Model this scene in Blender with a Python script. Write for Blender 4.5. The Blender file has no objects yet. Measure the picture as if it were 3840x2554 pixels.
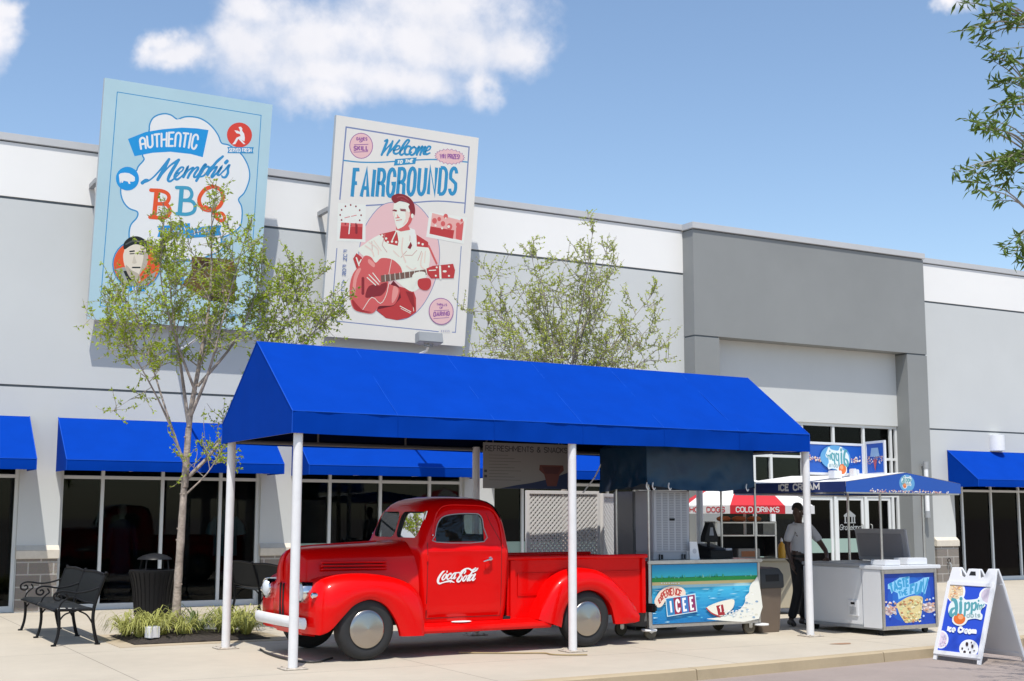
import bpy, bmesh, math, random
import numpy as np
from mathutils import Vector, Matrix
R = math.radians
SC = bpy.context.scene
COL = SC.collection
rnd = random.Random(7)

# ------------------------------------------------------------------ camera
cam_d = bpy.data.cameras.new('camera')
cam = bpy.data.objects.new('camera', cam_d); COL.objects.link(cam)
yaw, pitch, roll = R(29.2512), R(7.6419), R(0.12884)
fw0 = Vector((math.sin(yaw), math.cos(yaw), 0)); rt0 = Vector((math.cos(yaw), -math.sin(yaw), 0)); up0 = Vector((0, 0, 1))
fw = math.cos(pitch)*fw0 + math.sin(pitch)*up0
upv = -math.sin(pitch)*fw0 + math.cos(pitch)*up0
rt = math.cos(roll)*rt0 + math.sin(roll)*upv
up2 = -math.sin(roll)*rt0 + math.cos(roll)*upv
mw = Matrix.Identity(4)
for i in range(3):
    mw[i][0] = rt[i]; mw[i][1] = up2[i]; mw[i][2] = -fw[i]
mw.translation = Vector((0, 0, 1.6))
cam.matrix_world = mw
cam_d.sensor_width = 36.0; cam_d.sensor_fit = 'HORIZONTAL'; cam_d.lens = 45.646
cam_d.clip_start = 0.1; cam_d.clip_end = 2000
SC.camera = cam

# ------------------------------------------------------------------ sun, sky, exposure
SUN = Vector((0.22, 0.385, -1.0)).normalized()          # the way the light travels
sun_el = math.asin(-SUN.z); sun_az = math.atan2(-SUN.x, -SUN.y)
ld = bpy.data.lights.new('sun', 'SUN'); ld.energy = 3.9; ld.angle = R(0.5); ld.color = (1.0, 0.965, 0.90)
sun = bpy.data.objects.new('sun', ld); COL.objects.link(sun)
sun.rotation_euler = SUN.to_track_quat('-Z', 'Y').to_euler(); sun.location = (-10, -15, 40)

SC.view_settings.view_transform = 'Standard'; SC.view_settings.look = 'None'
SC.view_settings.exposure = 0.30; SC.view_settings.gamma = 1.0
wd = bpy.data.worlds.new('World'); SC.world = wd; wd.use_nodes = True
nt = wd.node_tree; nt.nodes.clear()
def N(t, kind, **kw):
    n = t.nodes.new(kind)
    for k, v in kw.items(): setattr(n, k, v)
    return n
def math_(t, op, a, b=None, clamp=False):
    n = N(t, 'ShaderNodeMath', operation=op); n.use_clamp = clamp
    for i, x in enumerate((a, b)):
        if x is None: continue
        if isinstance(x, (int, float)): n.inputs[i].default_value = x
        else: t.links.new(x, n.inputs[i])
    return n.outputs[0]
def dot_(t, a, vec):
    n = N(t, 'ShaderNodeVectorMath', operation='DOT_PRODUCT'); t.links.new(a, n.inputs[0]); n.inputs[1].default_value = vec
    return n.outputs['Value']
sky = N(nt, 'ShaderNodeTexSky'); sky.sky_type = 'NISHITA'; sky.sun_disc = False
sky.sun_elevation = sun_el; sky.sun_rotation = sun_az % (2*math.pi)
sky.air_density = 1.0; sky.dust_density = 0.7; sky.ozone_density = 1.5
tc = N(nt, 'ShaderNodeTexCoord'); D3 = tc.outputs['Generated']
# a bank of cumulus: lobes around one direction of the sky, broken up by noise of the direction
cF, cR_, cU = (0.3851, 0.8606, 0.3333), (0.9128, -0.4084, 0.0), (-0.1361, -0.3042, 0.9428)
nz = N(nt, 'ShaderNodeTexNoise'); nz.inputs['Scale'].default_value = 38; nz.inputs['Detail'].default_value = 7; nz.inputs['Roughness'].default_value = .58
nt.links.new(D3, nz.inputs['Vector'])
nz2 = N(nt, 'ShaderNodeTexNoise'); nz2.inputs['Scale'].default_value = 9; nz2.inputs['Detail'].default_value = 4
nt.links.new(D3, nz2.inputs['Vector'])
den = math_(nt, 'MAXIMUM', dot_(nt, D3, cF), 0.05)
px_ = math_(nt, 'DIVIDE', dot_(nt, D3, cR_), den); py_ = math_(nt, 'DIVIDE', dot_(nt, D3, cU), den)
nw = N(nt, 'ShaderNodeTexNoise'); nw.inputs['Scale'].default_value = 14; nw.inputs['Detail'].default_value = 5; nw.inputs['Roughness'].default_value = .6; nt.links.new(D3, nw.inputs['Vector'])
sw_ = N(nt, 'ShaderNodeSeparateXYZ'); nt.links.new(nw.outputs['Color'], sw_.inputs[0])
px_ = math_(nt, 'ADD', px_, math_(nt, 'MULTIPLY', math_(nt, 'SUBTRACT', sw_.outputs[0], .5), .085))
py_ = math_(nt, 'ADD', py_, math_(nt, 'MULTIPLY', math_(nt, 'SUBTRACT', sw_.outputs[1], .5), .050))
acc = None
LOBES = [(-0.1117, 0.0356, 0.0326, 0.0160), (-0.1119, 0.0105, 0.0383, 0.0172), (-0.0662, 0.0174, 0.0498, 0.0249), (-0.057, -0.0077, 0.0709, 0.0211), (0.0076, 0.0181, 0.0575, 0.0287), (0.035, 0.0438, 0.0567, 0.0271), (0.0542, 0.0179, 0.0479, 0.0211), (0.09, 0.0172, 0.0259, 0.0163), (-0.0013, -0.0114, 0.0498, 0.0172), (-0.0569, -0.026, 0.0364, 0.0134), (0.0625, -0.0094, 0.0172, 0.0172), (-0.1771, 0.0056, 0.0144, 0.0085), (-0.1600, -0.0011, 0.0251, 0.0090), (-0.2926, 0.0205, 0.0192, 0.0287), (-0.2832, 0.0295, 0.0115, 0.0096), (0.4255, 0.0652, 0.0135, 0.0087), (0.62, 0.30, .12, .05), (-.55, .33, .16, .05), (.05, .42, .2, .06)]
for (lx, ly, rx, ry) in LOBES:
    dx = math_(nt, 'DIVIDE', math_(nt, 'SUBTRACT', px_, lx), rx*1.22); dy = math_(nt, 'DIVIDE', math_(nt, 'SUBTRACT', py_, ly), ry*1.2)
    q = math_(nt, 'SUBTRACT', 1.0, math_(nt, 'SQRT', math_(nt, 'ADD', math_(nt, 'MULTIPLY', dx, dx), math_(nt, 'MULTIPLY', dy, dy))))
    if acc is None: acc = q
    else:
        s = N(nt, 'ShaderNodeMath', operation='SMOOTH_MAX'); nt.links.new(acc, s.inputs[0]); nt.links.new(q, s.inputs[1]); s.inputs[2].default_value = .6
        acc = s.outputs[0]
acc = math_(nt, 'ADD', acc, math_(nt, 'MULTIPLY', math_(nt, 'SUBTRACT', nz.outputs['Fac'], .5), .95))
acc = math_(nt, 'ADD', acc, math_(nt, 'MULTIPLY', math_(nt, 'SUBTRACT', nz2.outputs['Fac'], .5), .9))
mr = N(nt, 'ShaderNodeMapRange', interpolation_type='SMOOTHSTEP'); nt.links.new(acc, mr.inputs[0]); mr.inputs[1].default_value = -.18; mr.inputs[2].default_value = .85; mr.inputs[3].default_value = 0; mr.inputs[4].default_value = .97
cr = N(nt, 'ShaderNodeMapRange'); nt.links.new(nz2.outputs['Fac'], cr.inputs[0]); cr.inputs[1].default_value = .35; cr.inputs[2].default_value = .65; cr.inputs[3].default_value = 0; cr.inputs[4].default_value = 1
ccol = N(nt, 'ShaderNodeMixRGB'); nt.links.new(cr.outputs[0], ccol.inputs[0]); ccol.inputs[1].default_value = (4.6, 4.65, 5.0, 1); ccol.inputs[2].default_value = (5.7, 5.55, 5.65, 1)
hs = N(nt, 'ShaderNodeMixRGB', blend_type='MULTIPLY'); hs.inputs[0].default_value = 1; nt.links.new(sky.outputs[0], hs.inputs[1]); hs.inputs[2].default_value = (0.95, 0.97, 0.97, 1)
cm = N(nt, 'ShaderNodeMixRGB'); nt.links.new(mr.outputs[0], cm.inputs[0]); nt.links.new(hs.outputs[0], cm.inputs[1]); nt.links.new(ccol.outputs[0], cm.inputs[2])
bgn = N(nt, 'ShaderNodeBackground'); bgn.inputs['Strength'].default_value = 0.15; nt.links.new(cm.outputs[0], bgn.inputs['Color'])
wo = N(nt, 'ShaderNodeOutputWorld'); nt.links.new(bgn.outputs[0], wo.inputs['Surface'])

# ------------------------------------------------------------------ helpers: materials
def lin(c):
    return tuple((x/255/12.92) if x/255 <= .04045 else ((x/255+.055)/1.055)**2.4 for x in c)
MATS = {}
def mat(name, col, rough=.6, metal=0.0, var=0.0, vscale=3.0, bump=0.0, bscale=60.0, coat=0.0, spec=.5, sheen=0.0, stain=None):
    if name in MATS: return MATS[name]
    m = bpy.data.materials.new(name); m.use_nodes = True; t = m.node_tree; b = t.nodes['Principled BSDF']
    b.inputs['Base Color'].default_value = (*col, 1); b.inputs['Roughness'].default_value = rough; b.inputs['Metallic'].default_value = metal
    b.inputs['Coat Weight'].default_value = coat; b.inputs['Coat Roughness'].default_value = .06; b.inputs['Specular IOR Level'].default_value = spec
    if sheen: b.inputs['Sheen Weight'].default_value = sheen
    tc = N(t, 'ShaderNodeTexCoord')
    if var:
        n = N(t, 'ShaderNodeTexNoise'); n.inputs['Scale'].default_value = vscale; n.inputs['Detail'].default_value = 6; n.inputs['Roughness'].default_value = .6
        t.links.new(tc.outputs['Object'], n.inputs['Vector'])
        r = N(t, 'ShaderNodeMapRange'); t.links.new(n.outputs['Fac'], r.inputs[0]); r.inputs[1].default_value = .3; r.inputs[2].default_value = .7; r.inputs[3].default_value = 1-var; r.inputs[4].default_value = 1+var
        mx = N(t, 'ShaderNodeMixRGB', blend_type='MULTIPLY'); mx.inputs[0].default_value = 1; mx.inputs[1].default_value = (*col, 1); t.links.new(r.outputs[0], mx.inputs[2])
        t.links.new(mx.outputs[0], b.inputs['Base Color'])
    if bump:
        n = N(t, 'ShaderNodeTexNoise'); n.inputs['Scale'].default_value = bscale; n.inputs['Detail'].default_value = 5
        t.links.new(tc.outputs['Object'], n.inputs['Vector'])
        bp = N(t, 'ShaderNodeBump'); bp.inputs['Strength'].default_value = bump; bp.inputs['Distance'].default_value = .02
        t.links.new(n.outputs['Fac'], bp.inputs['Height']); t.links.new(bp.outputs[0], b.inputs['Normal'])
    MATS[name] = m; return m
PG = 1.0; PT = (1, 1, 1)
def ink(hexs, rough=.5):
    """a printed colour, given as it would look on the poster"""
    c = tuple(int(hexs[i:i+2], 16) for i in (0, 2, 4)); l = tuple(min(.86, x*PG*q) for x, q in zip(lin(c), PT))
    return mat('ink_%d_' % round(PG*100)+hexs, l, rough, spec=.3)
def glass(name, tint, refl=1.0, trans=1.0):
    if name in MATS: return MATS[name]
    m = bpy.data.materials.new(name); m.use_nodes = True; t = m.node_tree; t.nodes.clear()
    tr = N(t, 'ShaderNodeBsdfTransparent'); tr.inputs[0].default_value = (*tint, 1)
    gl = N(t, 'ShaderNodeBsdfGlossy'); gl.inputs['Roughness'].default_value = .015; gl.inputs[0].default_value = (refl, refl, refl, 1)
    fr = N(t, 'ShaderNodeFresnel'); fr.inputs['IOR'].default_value = 1.5
    mx = N(t, 'ShaderNodeMixShader'); t.links.new(fr.outputs[0], mx.inputs[0]); t.links.new(tr.outputs[0], mx.inputs[1]); t.links.new(gl.outputs[0], mx.inputs[2])
    o = N(t, 'ShaderNodeOutputMaterial'); t.links.new(mx.outputs[0], o.inputs[0])
    MATS[name] = m; return m
def leafmat(name, col, var=.35):
    if name in MATS: return MATS[name]
    m = bpy.data.materials.new(name); m.use_nodes = True; t = m.node_tree; b = t.nodes['Principled BSDF']
    tc = N(t, 'ShaderNodeTexCoord'); n = N(t, 'ShaderNodeTexNoise'); n.inputs['Scale'].default_value = 2.2; n.inputs['Detail'].default_value = 8; n.inputs['Roughness'].default_value = .75
    t.links.new(tc.outputs['Object'], n.inputs['Vector'])
    r = N(t, 'ShaderNodeValToRGB'); t.links.new(n.outputs['Fac'], r.inputs[0])
    r.color_ramp.elements[0].position = .3; r.color_ramp.elements[1].position = .7
    r.color_ramp.elements[0].color = (*[c*(1-var) for c in col], 1); r.color_ramp.elements[1].color = (col[0]*(1+var*1.15), col[1]*(1+var), col[2]*(1+var*.6), 1)
    t.links.new(r.outputs[0], b.inputs['Base Color']); b.inputs['Roughness'].default_value = .55; b.inputs['Specular IOR Level'].default_value = .15
    tl = N(t, 'ShaderNodeBsdfTranslucent'); t.links.new(r.outputs[0], tl.inputs[0])
    mx = N(t, 'ShaderNodeMixShader'); mx.inputs[0].default_value = .35; t.links.new(b.outputs[0], mx.inputs[1]); t.links.new(tl.outputs[0], mx.inputs[2])
    t.links.new(mx.outputs[0], t.nodes['Material Output'].inputs[0])
    MATS[name] = m; return m

# ------------------------------------------------------------------ helpers: meshes
class MB:
    def __init__(s): s.v = []; s.f = []; s.m = []; s.mats = []; s.T = None
    def mi(s, m):
        if m not in s.mats: s.mats.append(m)
        return s.mats.index(m)
    def add(s, vs, fs, m):
        k = len(s.v)
        s.v += [tuple(s.T @ Vector(p)) for p in vs] if s.T is not None else [tuple(p) for p in vs]
        i = s.mi(m)
        for f in fs: s.f.append(tuple(k+a for a in f)); s.m.append(i)
    def box(s, x0, x1, y0, y1, z0, z1, m):
        s.add([(x0,y0,z0),(x1,y0,z0),(x1,y1,z0),(x0,y1,z0),(x0,y0,z1),(x1,y0,z1),(x1,y1,z1),(x0,y1,z1)],
              [(0,3,2,1),(4,5,6,7),(0,1,5,4),(1,2,6,5),(2,3,7,6),(3,0,4,7)], m)
    def loft(s, rings, m, closed=True, cap=True):
        n = len(rings[0]); vs = [p for r in rings for p in r]; fs = []
        for i in range(len(rings)-1):
            for j in range(n if closed else n-1):
                a = i*n+j; b = i*n+(j+1) % n; fs.append((a, b, b+n, a+n))
        if cap and closed:
            fs.append(tuple(reversed(range(n)))); fs.append(tuple(range((len(rings)-1)*n, len(rings)*n)))
        s.add(vs, fs, m)
    def tube(s, pts, r, m, n=8, cap=True):
        P = [Vector(p) for p in pts]; rs = r if isinstance(r, (list, tuple)) else [r]*len(P)
        rings = []; last = None
        for i, p in enumerate(P):
            d = (P[min(i+1, len(P)-1)]-P[max(i-1, 0)])
            d = d.normalized() if d.length > 1e-9 else Vector((0, 0, 1))
            if last is None:
                a = d.orthogonal().normalized()
            else:
                a = (last - d*last.dot(d)); a = a.normalized() if a.length > 1e-6 else d.orthogonal().normalized()
            last = a; b = d.cross(a)
            rings.append([p+(a*math.cos(t)+b*math.sin(t))*rs[i] for t in [2*math.pi*k/n for k in range(n)]])
        s.loft(rings, m, True, cap)
    def cyl(s, p, q, r, m, n=16, r2=None): s.tube([p, q], [r, r if r2 is None else r2], m, n)
    def lathe(s, prof, m, n=24, o=(0,0,0), ax='z', cap=True):
        rings = []
        for (r, h) in prof:
            ring = []
            for k in range(n):
                t = 2*math.pi*k/n; c, d = r*math.cos(t), r*math.sin(t)
                ring.append((o[0]+c, o[1]+d, o[2]+h) if ax == 'z' else ((o[0]+c, o[1]+h, o[2]-d) if ax == 'y' else (o[0]+h, o[1]+c, o[2]+d)))
            rings.append(ring)
        s.loft(rings, m, True, cap)
    def prism(s, pts, axis, a, b, m):
        """extrude the 2-D outline pts along axis from a to b; the other two axes in x,y,z order"""
        def P(u, v, w): return {'x': (w, u, v), 'y': (u, w, v), 'z': (u, v, w)}[axis]
        n = len(pts); vs = [P(u, v, a) for u, v in pts]+[P(u, v, b) for u, v in pts]
        fs = [tuple(range(n)), tuple(reversed(range(n, 2*n)))]+[(j, j+n, (j+1) % n+n, (j+1) % n) for j in range(n)]
        s.add(vs, fs, m)
    def sheet(s, grid, m):
        n = len(grid[0]); vs = [p for r in grid for p in r]
        s.add(vs, [(i*n+j, i*n+j+1, (i+1)*n+j+1, (i+1)*n+j) for i in range(len(grid)-1) for j in range(n-1)], m)
    def ball(s, c, r, m, n=12, sc=(1,1,1)):
        k = n//2; rings = []
        for i in range(1, k):
            a = math.pi*i/k-math.pi/2
            rings.append([(c[0]+r*sc[0]*math.cos(a)*math.cos(t), c[1]+r*sc[1]*math.cos(a)*math.sin(t), c[2]+r*sc[2]*math.sin(a)) for t in [2*math.pi*j/n for j in range(n)]])
        s.loft(rings, m)
    def build(s, name, parent=None, bevel=0, seg=2, ang=40, fix=True, smooth=True):
        me = bpy.data.meshes.new(name); me.from_pydata(s.v, [], s.f)
        for m in s.mats: me.materials.append(m)
        me.polygons.foreach_set('material_index', s.m)
        bm = bmesh.new(); bm.from_mesh(me)
        if fix: bmesh.ops.recalc_face_normals(bm, faces=bm.faces)
        if bevel:
            es = [e for e in bm.edges if len(e.link_faces) == 2 and e.calc_face_angle(0) > R(ang)]
            bmesh.ops.bevel(bm, geom=es, offset=bevel, segments=seg, affect='EDGES', clamp_overlap=True)
        bm.to_mesh(me); bm.free()
        if smooth:
            me.polygons.foreach_set('use_smooth', [True]*len(me.polygons)); me.set_sharp_from_angle(angle=R(ang-5))
        o = bpy.data.objects.new(name, me); COL.objects.link(o)
        if parent: o.parent = parent
        return o
def tag(o, label=None, cat=None, group=None, kind=None):
    if label: o['label'] = label
    if cat: o['category'] = cat
    if group: o['group'] = group
    if kind: o['kind'] = kind
    return o
def thing(name, label, cat, loc=(0,0,0), rz=0, group=None):
    o = bpy.data.objects.new(name, None); COL.objects.link(o); o.empty_display_size = .2
    o.location = loc; o.rotation_euler = (0, 0, rz); tag(o, label, cat, group); return o
def copy_tree(o, parent=None):
    c = o.copy(); COL.objects.link(c)
    if parent: c.parent = parent
    for ch in [x for x in list(COL.objects) if x.parent == o]: copy_tree(ch, c)
    return c
def spl(pts, n=6, closed=False):
    """Catmull-Rom through the points"""
    P = [Vector(p) for p in pts]; L = len(P); out = []
    for i in range(L if closed else L-1):
        p1, p2 = P[i], P[(i+1) % L]
        p0 = P[(i-1) % L] if (closed or i > 0) else p1+(p1-p2); p3 = P[(i+2) % L] if (closed or i+2 < L) else p2+(p2-p1)
        for k in range(n):
            t = k/n; out.append(tuple(.5*((2*p1)+(p2-p0)*t+(2*p0-5*p1+4*p2-p3)*t*t+(3*p1-p0-3*p2+p3)*t**3)))
    if not closed: out.append(tuple(P[-1]))
    return out
def resample(pts, n):
    P = [Vector(p) for p in pts]; d = [0]
    for a, b in zip(P, P[1:]): d.append(d[-1]+(b-a).length)
    out = []
    for k in range(n):
        t = d[-1]*k/(n-1); i = 0
        while i < len(P)-2 and d[i+1] < t: i += 1
        w = (t-d[i])/max(1e-9, d[i+1]-d[i]); out.append(tuple(P[i].lerp(P[i+1], min(1, max(0, w)))))
    return out
def arc(cx, cy, rx, ry, a0, a1, n=8):
    return [(cx+rx*math.cos(R(a0+(a1-a0)*k/n)), cy+ry*math.sin(R(a0+(a1-a0)*k/n))) for k in range(n+1)]

# ------------------------------------------------------------------ helpers: lettering and flat prints
def _glyphs():
    a = arc; g = {}
    g['A'] = (1, [[(0,0),(.5,1),(1,0)], [(.2,.32),(.8,.32)]])
    g['B'] = (.9, [[(0,0),(0,1)], [(0,1),(.5,1)]+a(.5,.77,.4,.23,90,-90)+[(0,.54)], [(.5,.54)]+a(.55,.27,.45,.27,90,-90)+[(0,0)]])
    g['C'] = (.9, [a(.5,.7,.5,.3,0,180)+a(.5,.3,.5,.3,180,360)])
    g['D'] = (.95, [[(0,0),(0,1)], [(0,1),(.45,1)]+a(.45,.72,.55,.28,90,0)+a(.45,.28,.55,.28,0,-90)+[(0,0)]])
    g['E'] = (.8, [[(1,1),(0,1),(0,0),(1,0)], [(0,.52),(.8,.52)]])
    g['F'] = (.75, [[(1,1),(0,1),(0,0)], [(0,.5),(.75,.5)]])
    g['G'] = (.95, [a(.5,.7,.5,.3,0,180)+a(.5,.3,.5,.3,180,360)+[(1,.46),(.55,.46)]])
    g['H'] = (.95, [[(0,0),(0,1)], [(1,0),(1,1)], [(0,.52),(1,.52)]])
    g['I'] = (.12, [[(.5,0),(.5,1)]])
    g['K'] = (.9, [[(0,0),(0,1)], [(1,1),(0,.42)], [(.35,.62),(1,0)]])
    g['L'] = (.75, [[(0,1),(0,0),(1,0)]])
    g['M'] = (1.2, [[(0,0),(0,1),(.5,.3),(1,1),(1,0)]])
    g['N'] = (.95, [[(0,0),(0,1),(1,0),(1,1)]])
    g['O'] = (.95, [a(.5,.68,.5,.32,0,180)+a(.5,.32,.5,.32,180,360)+[(1,.68)]])
    g['P'] = (.85, [[(0,0),(0,1),(.5,1)]+a(.5,.75,.5,.25,90,-90)+[(0,.5)]])
    g['R'] = (.9, [[(0,0),(0,1),(.5,1)]+a(.5,.75,.5,.25,90,-90)+[(0,.5)], [(.5,.5),(1,0)]])
    g['r2'] = (.9, [[(0,0),(0,1),(.5,1)]+a(.5,.75,.5,.25,90,-90)+[(0,.5)], [(.6,.5),(.95,.4),(1,0)]])
    g['S'] = (.9, [a(.5,.75,.5,.25,10,180)+[(.05,.6),(.95,.4)]+a(.5,.25,.5,.25,0,-170)])
    g['T'] = (.85, [[(0,1),(1,1)], [(.5,1),(.5,0)]])
    g['U'] = (.95, [[(0,1),(0,.3)]+a(.5,.3,.5,.3,180,360)+[(1,1)]])
    g['n2'] = (.95, [[(0,0),(0,.7)]+a(.5,.7,.5,.3,180,0)+[(1,0)]])
    g['a2'] = (.95, [[(0,0),(0,.7)]+a(.5,.7,.5,.3,180,0)+[(1,0)], [(0,.42),(1,.42)]])
    g['V'] = (1, [[(0,1),(.5,0),(1,1)]]); g['W'] = (1.4, [[(0,1),(.25,0),(.5,.9),(.75,0),(1,1)]])
    g['X'] = (1, [[(0,0),(1,1)], [(0,1),(1,0)]]); g['Y'] = (1, [[(0,1),(.5,.5),(1,1)], [(.5,.5),(.5,0)]])
    g['Z'] = (.85, [[(0,1),(1,1),(0,0),(1,0)]])
    g['1'] = (.4, [[(0,.75),(.6,1),(.6,0)]]); g['!'] = (.12, [[(.5,.35),(.5,1)], [(.5,0),(.5,.06)]]); g["'"] = (.15, [[(.6,1),(.4,.78)]])
    g['&'] = (1, [[(1,0),(.2,.75)]+a(.45,.82,.25,.18,200,0)+[(.15,.45)]+a(.4,.24,.38,.24,150,330)+[(.95,.5)]])
    g['-'] = (.5, [[(0,.45),(1,.45)]]); g[' '] = (.55, [])
    x = .66
    g['a'] = (.7, [a(.5,x/2,.5,x/2,20,340,12), [(1,x),(1,0)]]); g['c'] = (.65, [a(.5,x/2,.5,x/2,45,315,10)])
    g['d'] = (.72, [a(.5,x/2,.5,x/2,20,340,12), [(1,1.05),(1,0)]]); g['e'] = (.7, [[(.02,x*.52),(.98,x*.52)]+a(.5,x/2,.5,x/2,10,310,12)])
    g['i'] = (.1, [[(.5,0),(.5,x)], [(.5,.9),(.5,.98)]]); g['l'] = (.1, [[(.5,0),(.5,1.05)]])
    g['m'] = (1.1, [[(0,0),(0,x)], [(0,x*.6)]+a(.25,x*.7,.25,x*.3,160,0)+[(.5,0)], [(.5,x*.6)]+a(.75,x*.7,.25,x*.3,160,0)+[(1,0)]])
    g['n'] = (.65, [[(0,0),(0,x)], [(0,x*.6)]+a(.5,x*.65,.5,x*.35,160,0)+[(1,0)]]); g['o'] = (.72, [a(.5,x/2,.5,x/2,0,360,14)])
    g['p'] = (.72, [[(0,x),(0,-.38)], a(.5,x/2,.5,x/2,160,-160,12)]); g['r'] = (.42, [[(0,0),(0,x)], [(0,x*.55)]+a(.6,x*.6,.6,x*.4,160,60,5)])
    g['s'] = (.6, [a(.5,x*.74,.5,x*.26,20,180,6)+[(.1,x*.6),(.9,x*.4)]+a(.5,x*.26,.5,x*.26,0,-160,6)]); g['t'] = (.45, [[(.5,.95),(.5,.12),(.75,0),(1,.02)], [(0,x),(1,x)]])
    g['g'] = (.7, [a(.5,x/2,.5,x/2,20,340,12), [(1,x),(1,-.2),(.5,-.35),(.05,-.25)]])
    return g
GLY = _glyphs()
class Art:
    """flat prints on a panel: drawing coordinates are mapped onto the panel by its four corners (TL, TR, BR, BL)"""
    def __init__(s, corners, o, U, V, W, H, step=.0005):
        A = []; b = []
        for (x, y), (u, v) in zip(corners, [(0, H), (W, H), (W, 0), (0, 0)]):
            A.append([x, y, 1, 0, 0, 0, -u*x, -u*y]); b.append(u); A.append([0, 0, 0, x, y, 1, -v*x, -v*y]); b.append(v)
        h = np.linalg.solve(np.array(A, float), np.array(b, float)); s.h = h
        s.o = Vector(o); s.U = Vector(U).normalized(); s.V = Vector(V).normalized(); s.n = s.U.cross(s.V); s.z = 0; s.step = step
        s.W, s.H = W, H; s.mb = MB(); s.Z = (0, 0, 1); s.k = 0
        s.scale = W/math.dist(corners[0], corners[1])
    def zoom(s, x0, y0, k): s.Z = (x0, y0, k); return s
    def uv(s, p):
        x, y = s.Z[0]+p[0]/s.Z[2], s.Z[1]+p[1]/s.Z[2]; h = s.h; w = h[6]*x+h[7]*y+1
        return Vector(((h[0]*x+h[1]*y+h[2])/w, (h[3]*x+h[4]*y+h[5])/w))
    def P3(s, q, dz=0): return s.o+s.U*q[0]+s.V*q[1]+s.n*(s.z+dz)
    def lay(s): s.z += s.step
    def fill(s, pts, m, smooth=0, closed=True):
        s.lay()
        if smooth: pts = spl([(p[0], p[1], 0) for p in pts], smooth, closed)
        q = [s.uv(p) for p in pts]
        ar = sum(q[i].x*q[(i+1) % len(q)].y-q[(i+1) % len(q)].x*q[i].y for i in range(len(q)))
        if ar < 0: q.reverse()
        s.mb.add([s.P3(p) for p in q], [tuple(range(len(q)))], m)
    def fuv(s, pts, m):
        s.lay(); s.mb.add([s.P3(p) for p in pts], [tuple(range(len(pts)))], m)
    def ell(s, c, rx, ry, m, n=28, tilt=0):
        ct, st = math.cos(R(tilt)), math.sin(R(tilt))
        s.fill([(c[0]+rx*math.cos(a)*ct-ry*math.sin(a)*st, c[1]+rx*math.cos(a)*st+ry*math.sin(a)*ct) for a in [2*math.pi*k/n for k in range(n)]], m)
    def _stroke(s, q, w, m, dz, cap):
        q = [p for i, p in enumerate(q) if i == 0 or (p-q[i-1]).length > 1e-5]
        if len(q) < 2: return
        ws = w if isinstance(w, list) else [w]*len(q)
        if len(ws) != len(q): ws = [ws[min(len(ws)-1, int(i*len(ws)/len(q)))] for i in range(len(q))]
        lft, rgt = [], []
        for i, p in enumerate(q):
            d0 = (p-q[i-1]).normalized() if i else (q[1]-p).normalized(); d1 = (q[i+1]-p).normalized() if i < len(q)-1 else d0
            t = d0+d1; t = t.normalized() if t.length > 1e-6 else d0
            nrm = Vector((-t.y, t.x)); c = max(.45, abs(nrm.dot(Vector((-d0.y, d0.x))))); k = ws[i]/2/c
            lft.append(p+nrm*k); rgt.append(p-nrm*k)
        n = len(q); vs = [s.P3(p, dz) for p in lft]+[s.P3(p, dz) for p in rgt]; fs = [(i, i+n, i+n+1, i+1) for i in range(n-1)]
        s.mb.add(vs, fs, m)
        if cap:
            for (c, d, w_) in ((q[0], (q[0]-q[1]).normalized(), ws[0]), (q[-1], (q[-1]-q[-2]).normalized(), ws[-1])):
                e = Vector((-d.y, d.x)); s.mb.add([s.P3(c+(d*math.sin(a)-e*math.cos(a))*w_/2, dz) for a in [math.pi*k/6 for k in range(7)]], [tuple(range(7))], m)
    def line(s, pts, w, m, smooth=0, closed=False, cap=True):
        """w in drawing units of the current zoom (a number or a list along the line)"""
        s.lay()
        if smooth: pts = [(p[0], p[1]) for p in spl([(p[0], p[1], 0) for p in pts], smooth, closed)]
        if closed: pts = list(pts)+[pts[0]]
        k = s.scale/s.Z[2]; ww = [x*k for x in w] if isinstance(w, (list, tuple)) else w*k
        if isinstance(ww, list) and len(ww) != len(pts):
            L = len(ww); ww = [ww[min(L-1, int(f))]*(1-(f % 1))+ww[min(L-1, int(f)+1)]*(f % 1) for f in [(L-1)*i/(len(pts)-1) for i in range(len(pts))]]
        s.k = (s.k+1) % 5; s._stroke([s.uv(p) for p in pts], ww, m, s.k*s.step*.15, cap)
    def text(s, st, base, top, w, m, gap=.28, cap=False, alt={}):
        """letters between the base line and the top line (polylines); w in drawing units"""
        s.lay(); B = resample([(p[0], p[1], 0) for p in base], 41); T = resample([(p[0], p[1], 0) for p in top], 41)
        items = [(GLY[alt.get(c, c)]) for c in st]; tot = sum(i[0] for i in items)+gap*(len(items)-1); x = 0; k = s.scale/s.Z[2]
        def at(L, t):
            t = min(1, max(0, t))*40; i = min(39, int(t)); a, b = L[i], L[i+1]; f = t-i
            return (a[0]+(b[0]-a[0])*f, a[1]+(b[1]-a[1])*f)
        for (gw, strokes) in items:
            for sk in strokes:
                q = []
                for (gx, gy) in sk:
                    t = (x+gx*gw)/tot; b_, t_ = at(B, t), at(T, t); q.append(s.uv((b_[0]+(t_[0]-b_[0])*gy, b_[1]+(t_[1]-b_[1])*gy)))
                s.k = (s.k+1) % 7; s._stroke(q, w*k, m, s.k*s.step*.12, cap)
            x += gw+gap
    def build(s, name, parent): return s.mb.build(name, parent, fix=False, smooth=False)
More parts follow.
